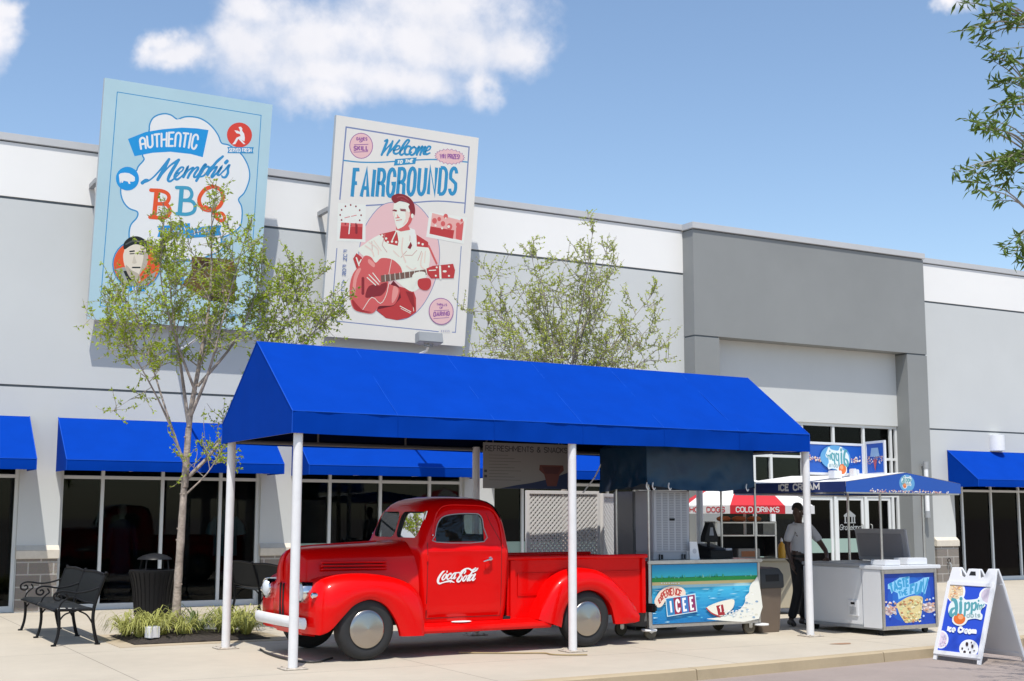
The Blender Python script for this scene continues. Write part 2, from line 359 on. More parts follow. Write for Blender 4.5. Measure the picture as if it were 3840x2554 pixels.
def skin(name, V, E, m, parent=None, sub=2):
    me = bpy.data.meshes.new(name); me.from_pydata([v[0] for v in V], E, [])
    o = bpy.data.objects.new(name, me); COL.objects.link(o)
    o.modifiers.new('skin', 'SKIN'); ss = o.modifiers.new('sub', 'SUBSURF'); ss.levels = sub; ss.render_levels = sub
    if not me.skin_vertices: me.skin_vertices.new() if hasattr(me.skin_vertices, 'new') else None
    for i, v in enumerate(V):
        r = v[1]; me.skin_vertices[0].data[i].radius = (r, r) if not isinstance(r, tuple) else r
    me.skin_vertices[0].data[0].use_root = True
    dg = bpy.context.evaluated_depsgraph_get(); nm = bpy.data.meshes.new_from_object(o.evaluated_get(dg))
    o.modifiers.clear(); o.data = nm; nm.name = name; nm.materials.clear(); nm.materials.append(m)
    nm.polygons.foreach_set('use_smooth', [True]*len(nm.polygons)); nm.polygons.foreach_set('material_index', [0]*len(nm.polygons))
    if parent: o.parent = parent
    return o
def boolean(o, cutters):
    for c in cutters:
        md = o.modifiers.new('b', 'BOOLEAN'); md.operation = 'DIFFERENCE'; md.object = c; md.solver = 'EXACT'; md.material_mode = 'TRANSFER'
    dg = bpy.context.evaluated_depsgraph_get(); nm = bpy.data.meshes.new_from_object(o.evaluated_get(dg))
    o.modifiers.clear(); o.data = nm
    nm.polygons.foreach_set('use_smooth', [True]*len(nm.polygons)); nm.set_sharp_from_angle(angle=R(38))
    for c in cutters: bpy.data.objects.remove(c)
# ------------------------------------------------------------------ materials
def concrete(name, col, joint=0.0, scale=1.0):
    m = bpy.data.materials.new(name); m.use_nodes = True; t = m.node_tree; b = t.nodes['Principled BSDF']; b.inputs['Roughness'].default_value = .85
    tc = N(t, 'ShaderNodeTexCoord'); P = tc.outputs['Object']
    def noise(sc, d=6, r=.6):
        n = N(t, 'ShaderNodeTexNoise'); n.inputs['Scale'].default_value = sc; n.inputs['Detail'].default_value = d; n.inputs['Roughness'].default_value = r
        t.links.new(P, n.inputs['Vector']); return n.outputs['Fac']
    a = math_(t, 'ADD', math_(t, 'MULTIPLY', noise(.5*scale), .40), math_(t, 'MULTIPLY', noise(5*scale), .14)); a = math_(t, 'ADD', a, math_(t, 'MULTIPLY', noise(90, 3), .16))
    f = math_(t, 'ADD', a, .65)
    sp = N(t, 'ShaderNodeMapRange', interpolation_type='SMOOTHSTEP'); t.links.new(noise(1.3, 8, .75), sp.inputs[0]); sp.inputs[1].default_value = .62; sp.inputs[2].default_value = .8; sp.inputs[3].default_value = 1; sp.inputs[4].default_value = .74
    f = math_(t, 'MULTIPLY', f, sp.outputs[0])
    if joint:
        sx = N(t, 'ShaderNodeSeparateXYZ'); t.links.new(P, sx.inputs[0])
        for ax, off in ((0, .9), (1, .35)):
            w = math_(t, 'ABSOLUTE', math_(t, 'SUBTRACT', math_(t, 'FRACT', math_(t, 'DIVIDE', math_(t, 'ADD', sx.outputs[ax], off+60), joint)), .5))
            g = math_(t, 'GREATER_THAN', w, (.5-.006/joint)); f = math_(t, 'MULTIPLY', f, math_(t, 'SUBTRACT', 1.0, math_(t, 'MULTIPLY', g, .5)))
    mx = N(t, 'ShaderNodeMixRGB', blend_type='MULTIPLY'); mx.inputs[0].default_value = 1; mx.inputs[1].default_value = (*col, 1); t.links.new(f, mx.inputs[2]); t.links.new(mx.outputs[0], b.inputs['Base Color'])
    bp = N(t, 'ShaderNodeBump'); bp.inputs['Strength'].default_value = .25; bp.inputs['Distance'].default_value = .01; t.links.new(noise(120, 4), bp.inputs['Height']); t.links.new(bp.outputs[0], b.inputs['Normal'])
    return m
m_walk = concrete('sidewalk_concrete', (.455, .40, .318), joint=3.05)
m_edge = concrete('edging_concrete', (.42, .34, .235), scale=2)
m_kerb = concrete('kerb_concrete', (.40, .315, .20), scale=2.5)
m_road = concrete('road_surface', (.29, .235, .205), scale=1.6)
m_wallg = mat('painted_wall_grey', (.55, .56, .548), .8, var=.035, vscale=.5, bump=.05, bscale=220)
m_wallw = mat('painted_wall_white', (.80, .785, .755), .8, var=.025, vscale=.5, bump=.05, bscale=220)
m_joint = mat('wall_joint', (.12, .14, .155), .8)
m_portal = mat('painted_wall_dark_grey', (.238, .245, .24), .8, var=.06, vscale=.45, bump=.05, bscale=220)
m_coping = mat('coping_metal', (.50, .50, .50), .45, var=.03)
m_cap = mat('cast_stone', (.62, .56, .47), .8, var=.08, vscale=8)
m_frame = mat('window_frame_paint', (.66, .67, .66), .4)
m_white = mat('white_paint', (.78, .78, .78), .35, var=.03, vscale=6)
m_black = mat('black_paint', (.010, .010, .011), .42, spec=.22)
m_dark = mat('dark_void', (.01, .01, .011), .8)
m_interior = mat('shop_interior', (.06, .074, .074), .8)
m_glass = glass('shop_glass', (.50, .56, .55), .27)
m_film = mat('frosted_film', (.27, .37, .32), .4)
m_cloth = mat('awning_canvas', (.0007, .040, .325), .85, var=.06, vscale=2.5, bump=.06, bscale=500, spec=.04)
m_clothp = mat('awning_piping', (.008, .075, .46), .7, spec=.1)
m_steel = mat('stainless_steel', (.55, .54, .52), .28, metal=1.0, var=.1, vscale=14)
m_grey = mat('grey_metal', (.30, .31, .32), .45, var=.05)
def blockwork():
    m = bpy.data.materials.new('split_face_block'); m.use_nodes = True; t = m.node_tree; b = t.nodes['Principled BSDF']; b.inputs['Roughness'].default_value = .9
    tc = N(t, 'ShaderNodeTexCoord'); mp = N(t, 'ShaderNodeMapping'); t.links.new(tc.outputs['Object'], mp.inputs[0]); mp.inputs['Rotation'].default_value = (R(90), 0, 0); mp.inputs['Location'].default_value = (.17, .01, 0)
    br = N(t, 'ShaderNodeTexBrick'); t.links.new(mp.outputs[0], br.inputs['Vector']); br.inputs['Scale'].default_value = 1; br.inputs['Brick Width'].default_value = .40; br.inputs['Row Height'].default_value = .2; br.inputs['Mortar Size'].default_value = .012
    br.inputs['Color1'].default_value = (.27, .235, .205, 1); br.inputs['Color2'].default_value = (.24, .21, .185, 1); br.inputs['Mortar'].default_value = (.46, .43, .39, 1)
    n = N(t, 'ShaderNodeTexNoise'); n.inputs['Scale'].default_value = 40; n.inputs['Detail'].default_value = 6; t.links.new(tc.outputs['Object'], n.inputs['Vector'])
    mx = N(t, 'ShaderNodeMixRGB', blend_type='MULTIPLY'); mx.inputs[0].default_value = .35; t.links.new(br.outputs[0], mx.inputs[1]); t.links.new(n.outputs['Color'], mx.inputs[2]); t.links.new(mx.outputs[0], b.inputs['Base Color'])
    bp = N(t, 'ShaderNodeBump'); bp.inputs['Strength'].default_value = .5; bp.inputs['Distance'].default_value = .02; t.links.new(n.outputs['Fac'], bp.inputs['Height']); t.links.new(bp.outputs[0], b.inputs['Normal'])
    return m
m_block = blockwork()

# ------------------------------------------------------------------ ground
D = 22.74
kline = [(-60, 9.0), (-20, 10.5), (0, 10.95), (6.6, 11.10), (8.05, 11.16), (10.1, 11.38), (11.8, 11.57), (13.0, 11.70), (14.3, 11.95), (16, 12.5), (20, 14), (30, 17.5), (60, 19)]
def ky(x):
    for (a, b), (c, d) in zip(kline, kline[1:]):
        if a <= x <= c: return b+(d-b)*(x-a)/(c-a)
kx = sorted(set([p[0] for p in kline]+[i*.5 for i in range(-10, 60)]))
w = MB(); w.sheet([[(x, ky(x)+.16, 0) for x in kx], [(x, D+3.2, 0) for x in kx]], m_walk); tag(w.build('sidewalk'), kind='structure')
k = MB(); kz = lambda x: 0.0
for a, b in zip(kx, kx[1:]):
    if a in (11.5, 8.5, 5.0, 14.5): a = a+.012
    prof = lambda x: [(x, ky(x)+.16, -.2), (x, ky(x)+.16, 0.002), (x, ky(x)+.025, 0.002), (x, ky(x)+.004, -.010), (x, ky(x)-.012, -.2)]
    k.loft([prof(a), prof(b)], m_kerb)
tag(k.build('kerb'), kind='structure')
r = MB(); r.sheet([[(-400, -400, -.115), (600, -400, -.115)], [(-400, 40, -.115), (600, 40, -.115)]], m_road); tag(r.build('road'), kind='structure')
m_soil = mat('dark_soil', (.035, .026, .02), .95, var=.5, vscale=30, bump=.8, bscale=60)
m_stain = mat('rust_stain', (.30, .17, .10), .9, var=.2, vscale=20)
# tree bed with its concrete edging
e = MB(); bx0, bx1, by0, by1 = 3.92, 5.66, 16.46, 17.86
for (a, b, c, d) in ((bx0-.22, bx1+.22, by0-.22, by0), (bx0-.22, bx1+.22, by1, by1+.2), (bx0-.22, bx0, by0, by1), (bx1, bx1+.22, by0, by1)): e.box(a, b, c, d, -.05, .006, m_edge)
tag(e.build('bed_edging'), kind='structure')
s = MB(); nx, ny = 26, 20
s.sheet([[(bx0+(bx1-bx0)*i/nx, by0+(by1-by0)*j/ny, .010+.07*max(0, math.sin(math.pi*i/nx)*math.sin(math.pi*j/ny))**.6+rnd.uniform(0, .012)) for i in range(nx+1)] for j in range(ny+1)], m_soil)
tag(s.build('soil'), kind='structure')

# ------------------------------------------------------------------ the store
store = thing('store_building', 'long light grey store with white parapet band, dark grey entrance portal and dark shop windows', 'building', (0, D, 0))
BX0, BX1 = -26.0, 46.0
B0, PER = 4.10, 4.12
bays = [B0+PER*i for i in range(-7, 3)]+[25.22+PER*i for i in range(0, 5)]
PX0, PX1 = 17.05, 24.05
def seg_out(x0, x1, cuts):
    out = []; c = x0
    for a, b in sorted(cuts):
        if b <= x0 or a >= x1: continue
        if a > c: out.append((c, a))
        c = max(c, b)
    if c < x1: out.append((c, x1))
    return out
mb = MB(); mb2 = MB(); jt = MB(); cp = MB()
holes = [(b, b+3.46) for b in bays]
for (a, b) in seg_out(BX0, BX1, holes+[(PX0+.3, PX1-.3)]): mb.box(a, b, 0, .30, 0, 2.52, m_wallg)
for (a, b) in seg_out(BX0, BX1, [(PX0+.3, PX1-.3)]):
    mb.box(a, b, 0, .30, 2.52, 3.685, m_wallg); mb.box(a, b, 0.0, .30, 3.725, 6.845, m_wallg); mb2.box(a, b, -.003, .30, 6.89, 7.82, m_wallw)
    jt.box(a, b, .022, .28, 3.685, 3.725, m_joint); jt.box(a, b, .022, .28, 6.845, 6.89, m_joint); jt.box(a, b, .015, .28, 7.82, 7.84, m_joint)
    cp.box(a, b, -.035, .40, 7.84, 7.975, m_coping)
mb.build('wall', store); mb2.build('parapet_band', store); jt.build('wall_joint', store); cp.build('coping', store, bevel=.008)
# piers between the windows
ends = [(b+3.46, b+PER) for b in bays if b+PER < 16.5]+[(15.80, PX0)]+[(24.46, 25.22)]+[(b+3.46, b+PER) for b in bays if b > 25]
for (a, b) in ends:
    pb = MB(); pc = MB(); pb.box(a+.012, b-.012, -.07, .02, 0, .865, m_block); pc.box(a-.01, b+.01, -.10, .02, .865, 1.0, m_cap); pc.prism([(-.10, 1.0), (-.0, 1.085), (.02, 1.085), (.02, 1.0)], 'x', a-.01, b+.01, m_cap)
    pb.build('pier_base', store); pc.build('pier_cap', store, bevel=.006)
m_blk2 = m_dark
def shop_window(x0, wd, zt, mull, film=None, z0=.10, trans=(2.215,), y=.14):
    f = MB(); t = .055
    f.box(x0, x0+wd, y-.05, y+.06, 0, z0, m_frame); f.box(x0, x0+wd, y-.05, y+.06, zt-t, zt, m_frame)
    for m in [0]+mull+[wd-t]: f.box(x0+m, x0+m+t, y-.053, y+.05, z0, zt-t, m_frame)
    for z in trans: f.box(x0+t, x0+wd-t, y-.047, y+.045, z-.028, z+.028, m_frame)
    fr = f.build('shop_window', store, bevel=.003, seg=1)
    g = MB(); g.box(x0+.03, x0+wd-.03, y-.004, y+.004, z0-.01, zt-.02, m_glass); g.build('pane', fr, smooth=False)
    if film:
        h = MB(); h.box(x0+film[0], x0+film[1], y-.012, y-.006, z0, film[2], m_film); h.build('frosted_panel', fr, smooth=False)
for b in bays:
    i = round((b-B0)/PER)
    shop_window(b, 3.46, 2.50, [.70-.0275, 1.72-.0275, 2.75-.0275] if b < 20 else [.35, 1.38, 2.40], film=(.05, 3.41, 1.07) if (b < 20 and i in (1, 2)) else None)
# portal
p = MB(); ch = []
PF = -.385
p.box(PX0, PX0+.67, PF, .3, 0, 5.44, m_portal); p.box(PX1-.66, PX1, PF, .3, 0, 5.44, m_portal)
p.box(PX0, PX1, PF, .5, 5.475, 7.80, m_portal); po = p.build('portal', store)
j = MB(); j.box(PX0+.02, PX0+.65, PF+.02, .28, 5.44, 5.475, m_joint); j.box(PX1-.64, PX1-.02, PF+.02, .28, 5.44, 5.475, m_joint); j.box(PX0+.02, PX1-.02, PF+.02, .48, 7.80, 7.825, m_joint); j.build('portal_joint', po)
c = MB(); c.box(PX0-.04, PX1+.04, PF-.04, .55, 7.825, 7.965, m_coping); c.build('portal_coping', po, bevel=.008)
q = MB(); q.box(PX0+.67, PX1-.66, 0.0, .3, 3.73, 5.475, m_wallg); q.build('recess_wall', store)
# entrance glazing (five columns, transom lights above)
ex0, ex1 = PX0+.67, PX1-.66
f = MB(); y = .10
xs = [ex0, 18.95, 19.44, 20.37, 21.33, 22.28, 23.16]
f.box(ex0, ex1, y-.06, y+.06, 3.66, 3.73, m_frame)
for x in xs+[ex1-.06]: f.box(x, x+.07, y-.06, y+.06, 0, 3.66, m_frame)
for z in (2.93, 2.06): f.box(ex0+.07, ex1-.06, y-.052, y+.05, z-.03, z+.03, m_frame)
ew = f.build('entrance_glazing', store, bevel=.004, seg=1)
g = MB(); g.box(ex0+.03, ex1-.03, y-.004, y+.004, .0, 3.68, m_glass); g.build('pane', ew, smooth=False)
for (a, b, z_) in ((ex0+.08, 19.4, .02), (20.4, 22.2, .75)):
    h = MB(); h.box(a, b, y-.012, y-.006, z_, 1.07, m_film); h.build('frosted_panel', ew, smooth=False)
for i, x in enumerate((19.51, 20.44, 21.40, 22.35)):
    d = MB(); wd = .86 if i < 3 else .78
    d.box(x, x+.07, y-.035, y+.045, .02, 2.03, m_frame); d.box(x+wd-.07, x+wd, y-.035, y+.045, .02, 2.03, m_frame); d.box(x+.07, x+wd-.07, y-.035, y+.045, 1.95, 2.03, m_frame); d.box(x+.07, x+wd-.07, y-.035, y+.045, .02, .22, m_frame)
    do = d.build('entrance_door', store, bevel=.004, seg=1)
    hd = MB(); hx = x+wd-.10 if i % 2 == 0 else x+.10
    hd.tube([(hx, y-.035, .95), (hx, y-.10, .97), (hx, y-.10, 1.38), (hx, y-.035, 1.40)], .013, m_steel); hd.build('door_handle', do)
# white house mark and name on the door glass
m_etch = mat('white_lettering', (.30, .31, .31), .6)
A = Art([(21.47, 1.75), (22.19, 1.75), (22.19, 1.15), (21.47, 1.15)], (21.47, y-.012, 1.15), (1,0,0), (0,0,1), .72, .60, .0004)
A.fill([(21.64, 1.60), (21.83, 1.72), (22.02, 1.60)], m_etch); A.fill([(21.65, 1.60), (21.65, 1.57), (22.01, 1.57), (22.01, 1.60)], m_etch)
for x in (21.67, 21.745, 21.88, 21.955): A.fill([(x, 1.57), (x+.04, 1.57), (x+.04, 1.44), (x, 1.44)], m_etch)
A.fill([(21.65, 1.44), (22.01, 1.44), (22.01, 1.42), (21.65, 1.42)], m_etch)
A.text('Graceland', [(21.50, 1.27), (22.16, 1.27)], [(21.53, 1.39), (22.19, 1.39)], .017, m_etch, gap=.18, cap=True)
A.build('door_lettering', store)
# rooms behind the glass
it = MB(); it.box(BX0, BX1, 3.0, 3.2, 0, 4.2, m_interior); it.box(BX0, BX1, .31, 3.2, 3.74, 3.9, m_interior)
m_floor = mat('shop_floor', (.10, .10, .10), .4)
it.box(BX0, BX1, .22, 3.0, -.05, .012, m_floor)
for x in (3.78, 7.88, 12.0, 16.4, 24.9, 29.0): it.box(x-.06, x+.06, .31, 3.0, 0, 3.74, m_interior)
it.build('shop_interior', store)
# roof so that nothing shines in from above
rf = MB(); rf.box(BX0, BX1, .31, 24, 7.3, 7.5, m_coping); rf.build('flat_roof', store)

# ------------------------------------------------------------------ awnings on the wall
def awning(x0, wd, label, zt=3.20):
    o = thing('awning', label, 'awning', (x0, D, zt), 0, 'blue window awnings')
    pr, zf, zb = .93, -.735, -.905
    f = MB(); n = 24
    def row(yy, zz, sag=0): return [(wd*i/n, yy, zz-sag*(1-((2*((i/n*3) % 1)-1)**2))) for i in range(n+1)]
    f.sheet([row(-.012, 0), row(-pr*.33, zf*.33, .006), row(-pr*.66, zf*.66, .010), row(-pr, zf)], m_cloth)
    f.sheet([row(-pr-.001, zf), row(-pr-.004, (zf+zb)/2), row(-pr, zb)], m_cloth)
    for x in (0, wd): f.add([(x, -.012, 0), (x, -pr, zf), (x, -pr, zb), (x, -.012, zb)], [(0, 1, 2, 3)], m_cloth)
    f.build('canvas', o, ang=20)
    t = MB()
    for x in (0, wd):
        t.tube([(x, -.014, .003), (x, -pr, zf+.003)], .008, m_clothp, 6); t.tube([(x, -pr-.003, zf), (x, -pr-.003, zb)], .006, m_clothp, 6)
    t.tube([(0, -pr-.002, zf+.002), (wd, -pr-.002, zf+.002)], .006, m_clothp, 6)
    t.build('piping', o)
    fr = MB()
    for x in (.05, wd*.33, wd*.66, wd-.05): fr.tube([(x, -.03, zb+.03), (x, -pr+.04, zb+.03), (x, -pr+.04, zf-.02), (x, -.03, -.04)], .012, m_grey, 6)
    fr.tube([(.05, -pr+.04, zb+.03), (wd-.05, -pr+.04, zb+.03)], .012, m_grey, 6)
    fr.build('awning_frame', o)
    return o
AWL = {-1: 'blue awning cut off by the left edge of the picture, left of the bench', 0: 'blue awning behind the pale tree trunk, over the window behind the bin', 1: 'blue awning over the window behind the truck cab', 2: 'blue awning mostly hidden by the menu board and the lattice screen'}
for i in range(-1, 3): awning(4.0+PER*i, 3.66, AWL[i])
awning(25.02, 3.9, 'blue awning right of the entrance portal, behind the sandwich board')

# ------------------------------------------------------------------ small things on the wall
o = thing('wall_light', 'white half round wall light above the right hand awning', 'wall light', (26.74, D, 3.22))
b = MB(); b.lathe([(.0, 0), (.20, 0), (.20, .40), (.0, .40)], m_white, 24, (0, -.06, .0)); b.build('light_shade', o, bevel=.006)
b = MB(); b.box(-.16, .16, -.05, 0, .02, .38, m_grey); b.build('back_plate', o)
o = thing('tube_light', 'slim white tube light with grey end caps on the portal pillar', 'wall light', (23.74, D+PF, 1.55))
b = MB(); b.cyl((0, -.12, .16), (0, -.12, 1.16), .052, m_white, 16); b.build('light_tube', o)
for za, zb2 in ((0, .16), (1.16, 1.32)):
    b = MB(); b.cyl((0, -.12, za), (0, -.12, zb2), .064, m_grey, 16); b.box(-.03, .03, -.10, 0, za+.05, za+.11, m_grey); b.build('end_cap', o, bevel=.004)
o = thing('wall_tap', 'small dark wall tap on the block pier behind the sandwich board', 'tap', (24.80, D-.07, .46))
b = MB(); b.tube([(0, 0, 0), (0, -.09, 0), (0, -.12, -.03), (0, -.12, -.12)], .018, m_grey, 8); b.tube([(.05*math.cos(t), -.06, .07+.05*math.sin(t)) for t in [k*math.pi/6 for k in range(13)]], .010, m_black, 6); b.cyl((0, -.06, 0), (0, -.06, .03), .01, m_grey, 8); b.build('tap_body', o)

# things seen dimly inside the window
m_shirt = mat('blue_shirt_cloth', (.16, .42, .52), .8); m_gown = mat('dark_blue_cloth', (.05, .05, .12), .8); m_skinw = mat('pale_plastic', (.5, .47, .43), .5)
o = thing('shirt_stand', 'light blue shirt hung on a display stand inside the window', 'clothes stand', (7.12, D+.62, .012))
b = MB(); b.cyl((0, 0, 0), (0, 0, 1.62), .015, m_grey, 8); b.lathe([(.0, 0), (.16, 0), (.16, .02), (0, .02)], m_grey, 16); b.build('stand', o)
b = MB(); b.loft([[(w_*math.cos(t)+sx, d_*math.sin(t), z) for t in [2*math.pi*k/14 for k in range(14)]] for (z, w_, d_, sx) in ((.84, .23, .10, 0), (1.1, .22, .11, 0), (1.38, .22, .11, 0), (1.52, .20, .09, 0), (1.60, .07, .06, 0), (1.66, .06, .05, 0))], m_shirt)
for sg in (-1, 1): b.tube([(sg*.16, 0, 1.52), (sg*.26, -.01, 1.38), (sg*.30, -.01, 1.22)], [.06, .075, .085], m_shirt, 10)
b.build('shirt', o)
o = thing('mannequin', 'dim mannequin in dark clothes inside the window behind the bin', 'mannequin', (5.28, D+.7, .012))
b = MB(); b.loft([[(w_*math.cos(t), d_*math.sin(t), z) for t in [2*math.pi*k/14 for k in range(14)]] for (z, w_, d_) in ((.02, .20, .14), (.5, .19, .13), (.95, .17, .12), (1.15, .15, .11), (1.36, .19, .12), (1.46, .13, .10), (1.50, .05, .05))], m_gown)
for sg in (-1, 1): b.tube([(sg*.17, 0, 1.40), (sg*.24, -.02, 1.1), (sg*.24, -.10, .85)], [.06, .05, .035], m_gown, 10)
b.build('clothes', o); b = MB(); b.cyl((0, 0, 1.48), (0, 0, 1.56), .045, m_skinw, 10); b.ball((0, -.01, 1.65), .10, m_skinw, 14, (.85, 1, 1.2)); b.build('head', o)

# a small table with two chairs inside the right hand window
m_furn = mat('dark_furniture', (.05, .05, .05), .5); m_furl = mat('pale_table_top', (.35, .35, .33), .5)
o = thing('cafe_table', 'dim cafe table with a pale top inside the right hand window', 'table', (27.1, D+1.0, .012)); b = MB(); b.box(-.45, .45, -.35, .35, .72, .75, m_furl); b.build('table_top', o); b = MB(); b.cyl((0, 0, 0), (0, 0, .72), .035, m_furn, 10); b.box(-.25, .25, -.25, .25, 0, .03, m_furn); b.build('table_stem', o)
for cx, lb in ((26.35, 'dim chair on the left side of the cafe table inside the window'), (27.85, 'dim chair on the right side of the cafe table inside the window')):
    o = thing('cafe_chair', lb, 'chair', (cx, D+.95, .012), 0 if cx < 27 else math.pi, 'chairs inside the right hand window')
    b = MB(); b.box(-.2, .22, -.2, .2, .43, .47, m_furn); b.build('seat', o, bevel=.01); b = MB(); b.box(-.22, -.18, -.2, .2, .55, .92, m_furl); b.build('backrest', o, bevel=.01)
    for x in (-.19, .19):
        for y_ in (-.17, .17): b = MB(); b.cyl((x, y_, 0), (x, y_, .43 if x > 0 else .9), .014, m_furl, 8); b.build('leg', o)
# ------------------------------------------------------------------ the two leaning billboards
PG = 1.26; PT = (1.04, .98, .84)
SV = Vector((0, -.543, 4.068)); SH = SV.length; SVn = SV.normalized(); SN = Vector((1, 0, 0)).cross(SVn)
m_bbq = mat('billboard_pale_blue', (.47, .66, .72), .55, var=.05, vscale=.7); m_sgw = mat('billboard_white', (.84, .80, .73), .55, var=.03, vscale=.7); m_sgs = mat('billboard_side', (.42, .45, .47), .6)
def billboard(name_label, x0, x1, face):
    o = thing('billboard', name_label, 'billboard', (x0, 22.444, 4.862), 0, 'leaning billboards on the wall')
    b = MB(); t = .10; W = x1-x0; f = [Vector((0, 0, 0)), Vector((W, 0, 0)), Vector((W, 0, 0))+SVn*SH, SVn*SH]; bk = [p-SN*t for p in f]
    vs = f+bk; b.add(vs, [(0, 1, 2, 3)], face); b.add(vs, [(7, 6, 5, 4), (4, 5, 1, 0), (5, 6, 2, 1), (6, 7, 3, 2), (7, 4, 0, 3)], m_sgs); b.build('panel', o, fix=False, smooth=False)
    for zz, xx in ((.25, .45), (.25, W-.45), (1.4, .45), (1.4, W-.45), (2.36, .02), (2.36, W-.6)):
        if True:
            h = MB(); y1 = -.543*zz/4.07; h.box(xx-.04, xx+.04, y1+.10, D-22.444, zz-.04, zz+.04, m_grey); h.build('wall_bracket', o)
    return o, W
# first billboard ------------------------------------------------------------
sg1, W1 = billboard('pale blue billboard with a white cloud reading Authentic Memphis BBQ, left of the two', 4.342, 7.300, m_bbq)
A = Art([(395.7, 298), (1025, 391), (960.6, 1243.3), (329, 1194.6)], (0, 0, 0), (1, 0, 0), SVn, W1, SH, .00005)
BL = ink('2f86c4'); BLD = ink('1e8bd6'); WH = ink('e8e8e6'); RD = ink('c8423a'); OR = ink('d0532f'); BK = ink('20262a')
A.zoom(0, 200, 1.3067)
A.line([(577, 197), (1282, 303), (1212, 1300), (492, 1236)], 4, BL, closed=True)
A.zoom(440, 400, 4.5346)
cloud = [(540,440),(550,330),(600,220),(690,160),(810,135),(920,160),(1020,225),(1130,190),(1250,180),(1400,205),(1530,275),(1640,380),(1720,500),(1775,625),(1900,660),(2090,790),(2190,930),(2245,1080),(2250,1220),(2210,1360),(2150,1480),(2060,1580),(2110,1700),(2120,1850),(2080,2050),(1900,2180),(1760,2250),(1780,2420),(1500,2560),(1100,2640),(700,2600),(340,2500),(230,2350),(200,2180),(230,2020),(330,1900),(340,1800),(200,1740),(100,1620),(60,1460),(90,1330),(200,1190),(320,1110),(360,1030),(455,915),(430,840),(470,700)]
cl = spl([(p[0], p[1], 0) for p in cloud], 4, True)
A.fill([(p[0], p[1]) for p in cl], WH); A.line([(p[0], p[1]) for p in cl], 24, BL, closed=True)
A.line([(1260,270),(1180,245),(1120,235),(1020,225)], 10, ink('cfd6de'), smooth=4); A.line([(2090,950),(2110,1100),(2090,1250),(2040,1380)], 40, ink('d3dbe4'), smooth=4)
A.fill([(185,570),(480,450),(760,400),(1100,368),(1350,378),(1552,405),(1452,868),(1250,815),(900,780),(600,800),(295,860)], BLD)
A.text('AUTHENTIC', [(405,735),(640,695),(930,680),(1130,690),(1330,735)], [(380,560),(640,490),(930,450),(1180,465),(1385,490)], 33, WH, gap=.42, alt={'A': 'a2', 'N': 'n2'}, cap=True)
MS = BL; w6 = [34, 56, 50]
for st, w_ in (([(425,1310),(480,1265),(520,1255)], [60, 50, 26]), ([(420,1312),(560,1255),(700,1120),(880,905)], [40, 26, 30, 44]), ([(880,905),(800,1060),(735,1170),(685,1255)], [40, 58, 58, 50]), ([(685,1255),(780,1140),(900,1010),(1045,915)], [26, 24, 30, 46]), ([(1045,915),(960,1050),(890,1170),(860,1260),(900,1280),(980,1220),(1060,1140)], [44, 56, 58, 46, 36, 26, 24]),
              ([(1000,1155),(1090,1110),(1125,1050),(1080,1045),(1010,1120),(970,1210),(1010,1250),(1080,1205),(1130,1150)], [22, 26, 30, 34, 44, 46, 40, 28, 22]), ([(1130,1150),(1180,1060),(1195,1040),(1165,1120),(1120,1210)], [24, 34, 40, 44, 40]), ([(1125,1200),(1200,1100),(1270,1050),(1290,1060),(1230,1150),(1195,1220)], [22, 26, 32, 40, 44, 40]), ([(1200,1210),(1280,1100),(1350,1040),(1375,1060),(1320,1140),(1300,1200),(1340,1200),(1400,1120)], [22, 26, 32, 40, 42, 40, 30, 24]),
              ([(1400,1110),(1470,1010),(1500,1000),(1430,1120),(1340,1270)], [28, 40, 46, 48, 44]), ([(1420,1130),(1500,1040),(1550,1030),(1550,1080),(1480,1170),(1410,1200),(1390,1180)], [26, 32, 40, 42, 34, 28, 24]), ([(1550,1060),(1660,980),(1795,850)], [22, 30, 40]), ([(1795,850),(1700,930),(1600,1060),(1530,1170)], [36, 44, 48, 44]), ([(1530,1170),(1620,1070),(1690,1030),(1650,1110),(1600,1190),(1620,1205),(1690,1130)], [24, 28, 36, 44, 42, 32, 24]), ([(1700,1120),(1770,1030),(1730,1100),(1700,1160),(1740,1165),(1810,1090)], [26, 42, 44, 40, 30, 24]),
              ([(1840,960),(1868,930)], [58, 58]), ([(1800,1110),(1900,1000),(1880,1060),(1880,1130),(1840,1200),(1790,1205),(1775,1180)], [24, 40, 44, 46, 42, 32, 24])):
    A.line(st, w_, MS, smooth=5)
A.ell((2080, 483), 215, 212, RD)
A.fill([(2065,350),(2105,340),(2130,375),(2125,410),(2160,460),(2172,530),(2165,590),(2130,575),(2110,560),(2180,635),(2150,640),(2060,550),(2010,640),(1955,645),(1990,600),(2030,530),(2100,500),(2085,465),(2030,455),(1995,405),(2050,410),(2085,430),(2088,400)], WH)
A.fill([(1870,690),(2325,690),(2305,745),(2320,795),(1870,795),(1890,745)], BL)
A.text('SERVED FRESH', [(1905,770),(2280,770)], [(1905,712),(2280,712)], 13, WH, gap=.4)
A.ell((175, 1240), 195, 200, BLD)
A.fill([(30,1175),(60,1150),(130,1140),(200,1148),(260,1180),(300,1215),(300,1275),(270,1290),(215,1290),(225,1330),(195,1325),(180,1290),(110,1275),(95,1310),(75,1310),(70,1280),(50,1325),(40,1270)], WH)
A.zoom(340, 650, 2.6136)
for (pts, m) in (([(645,190),(620,440)], OR), ([(890,160),(870,405)], ink('3f93bd'))):
    A.line(pts, 44, m, cap=False)
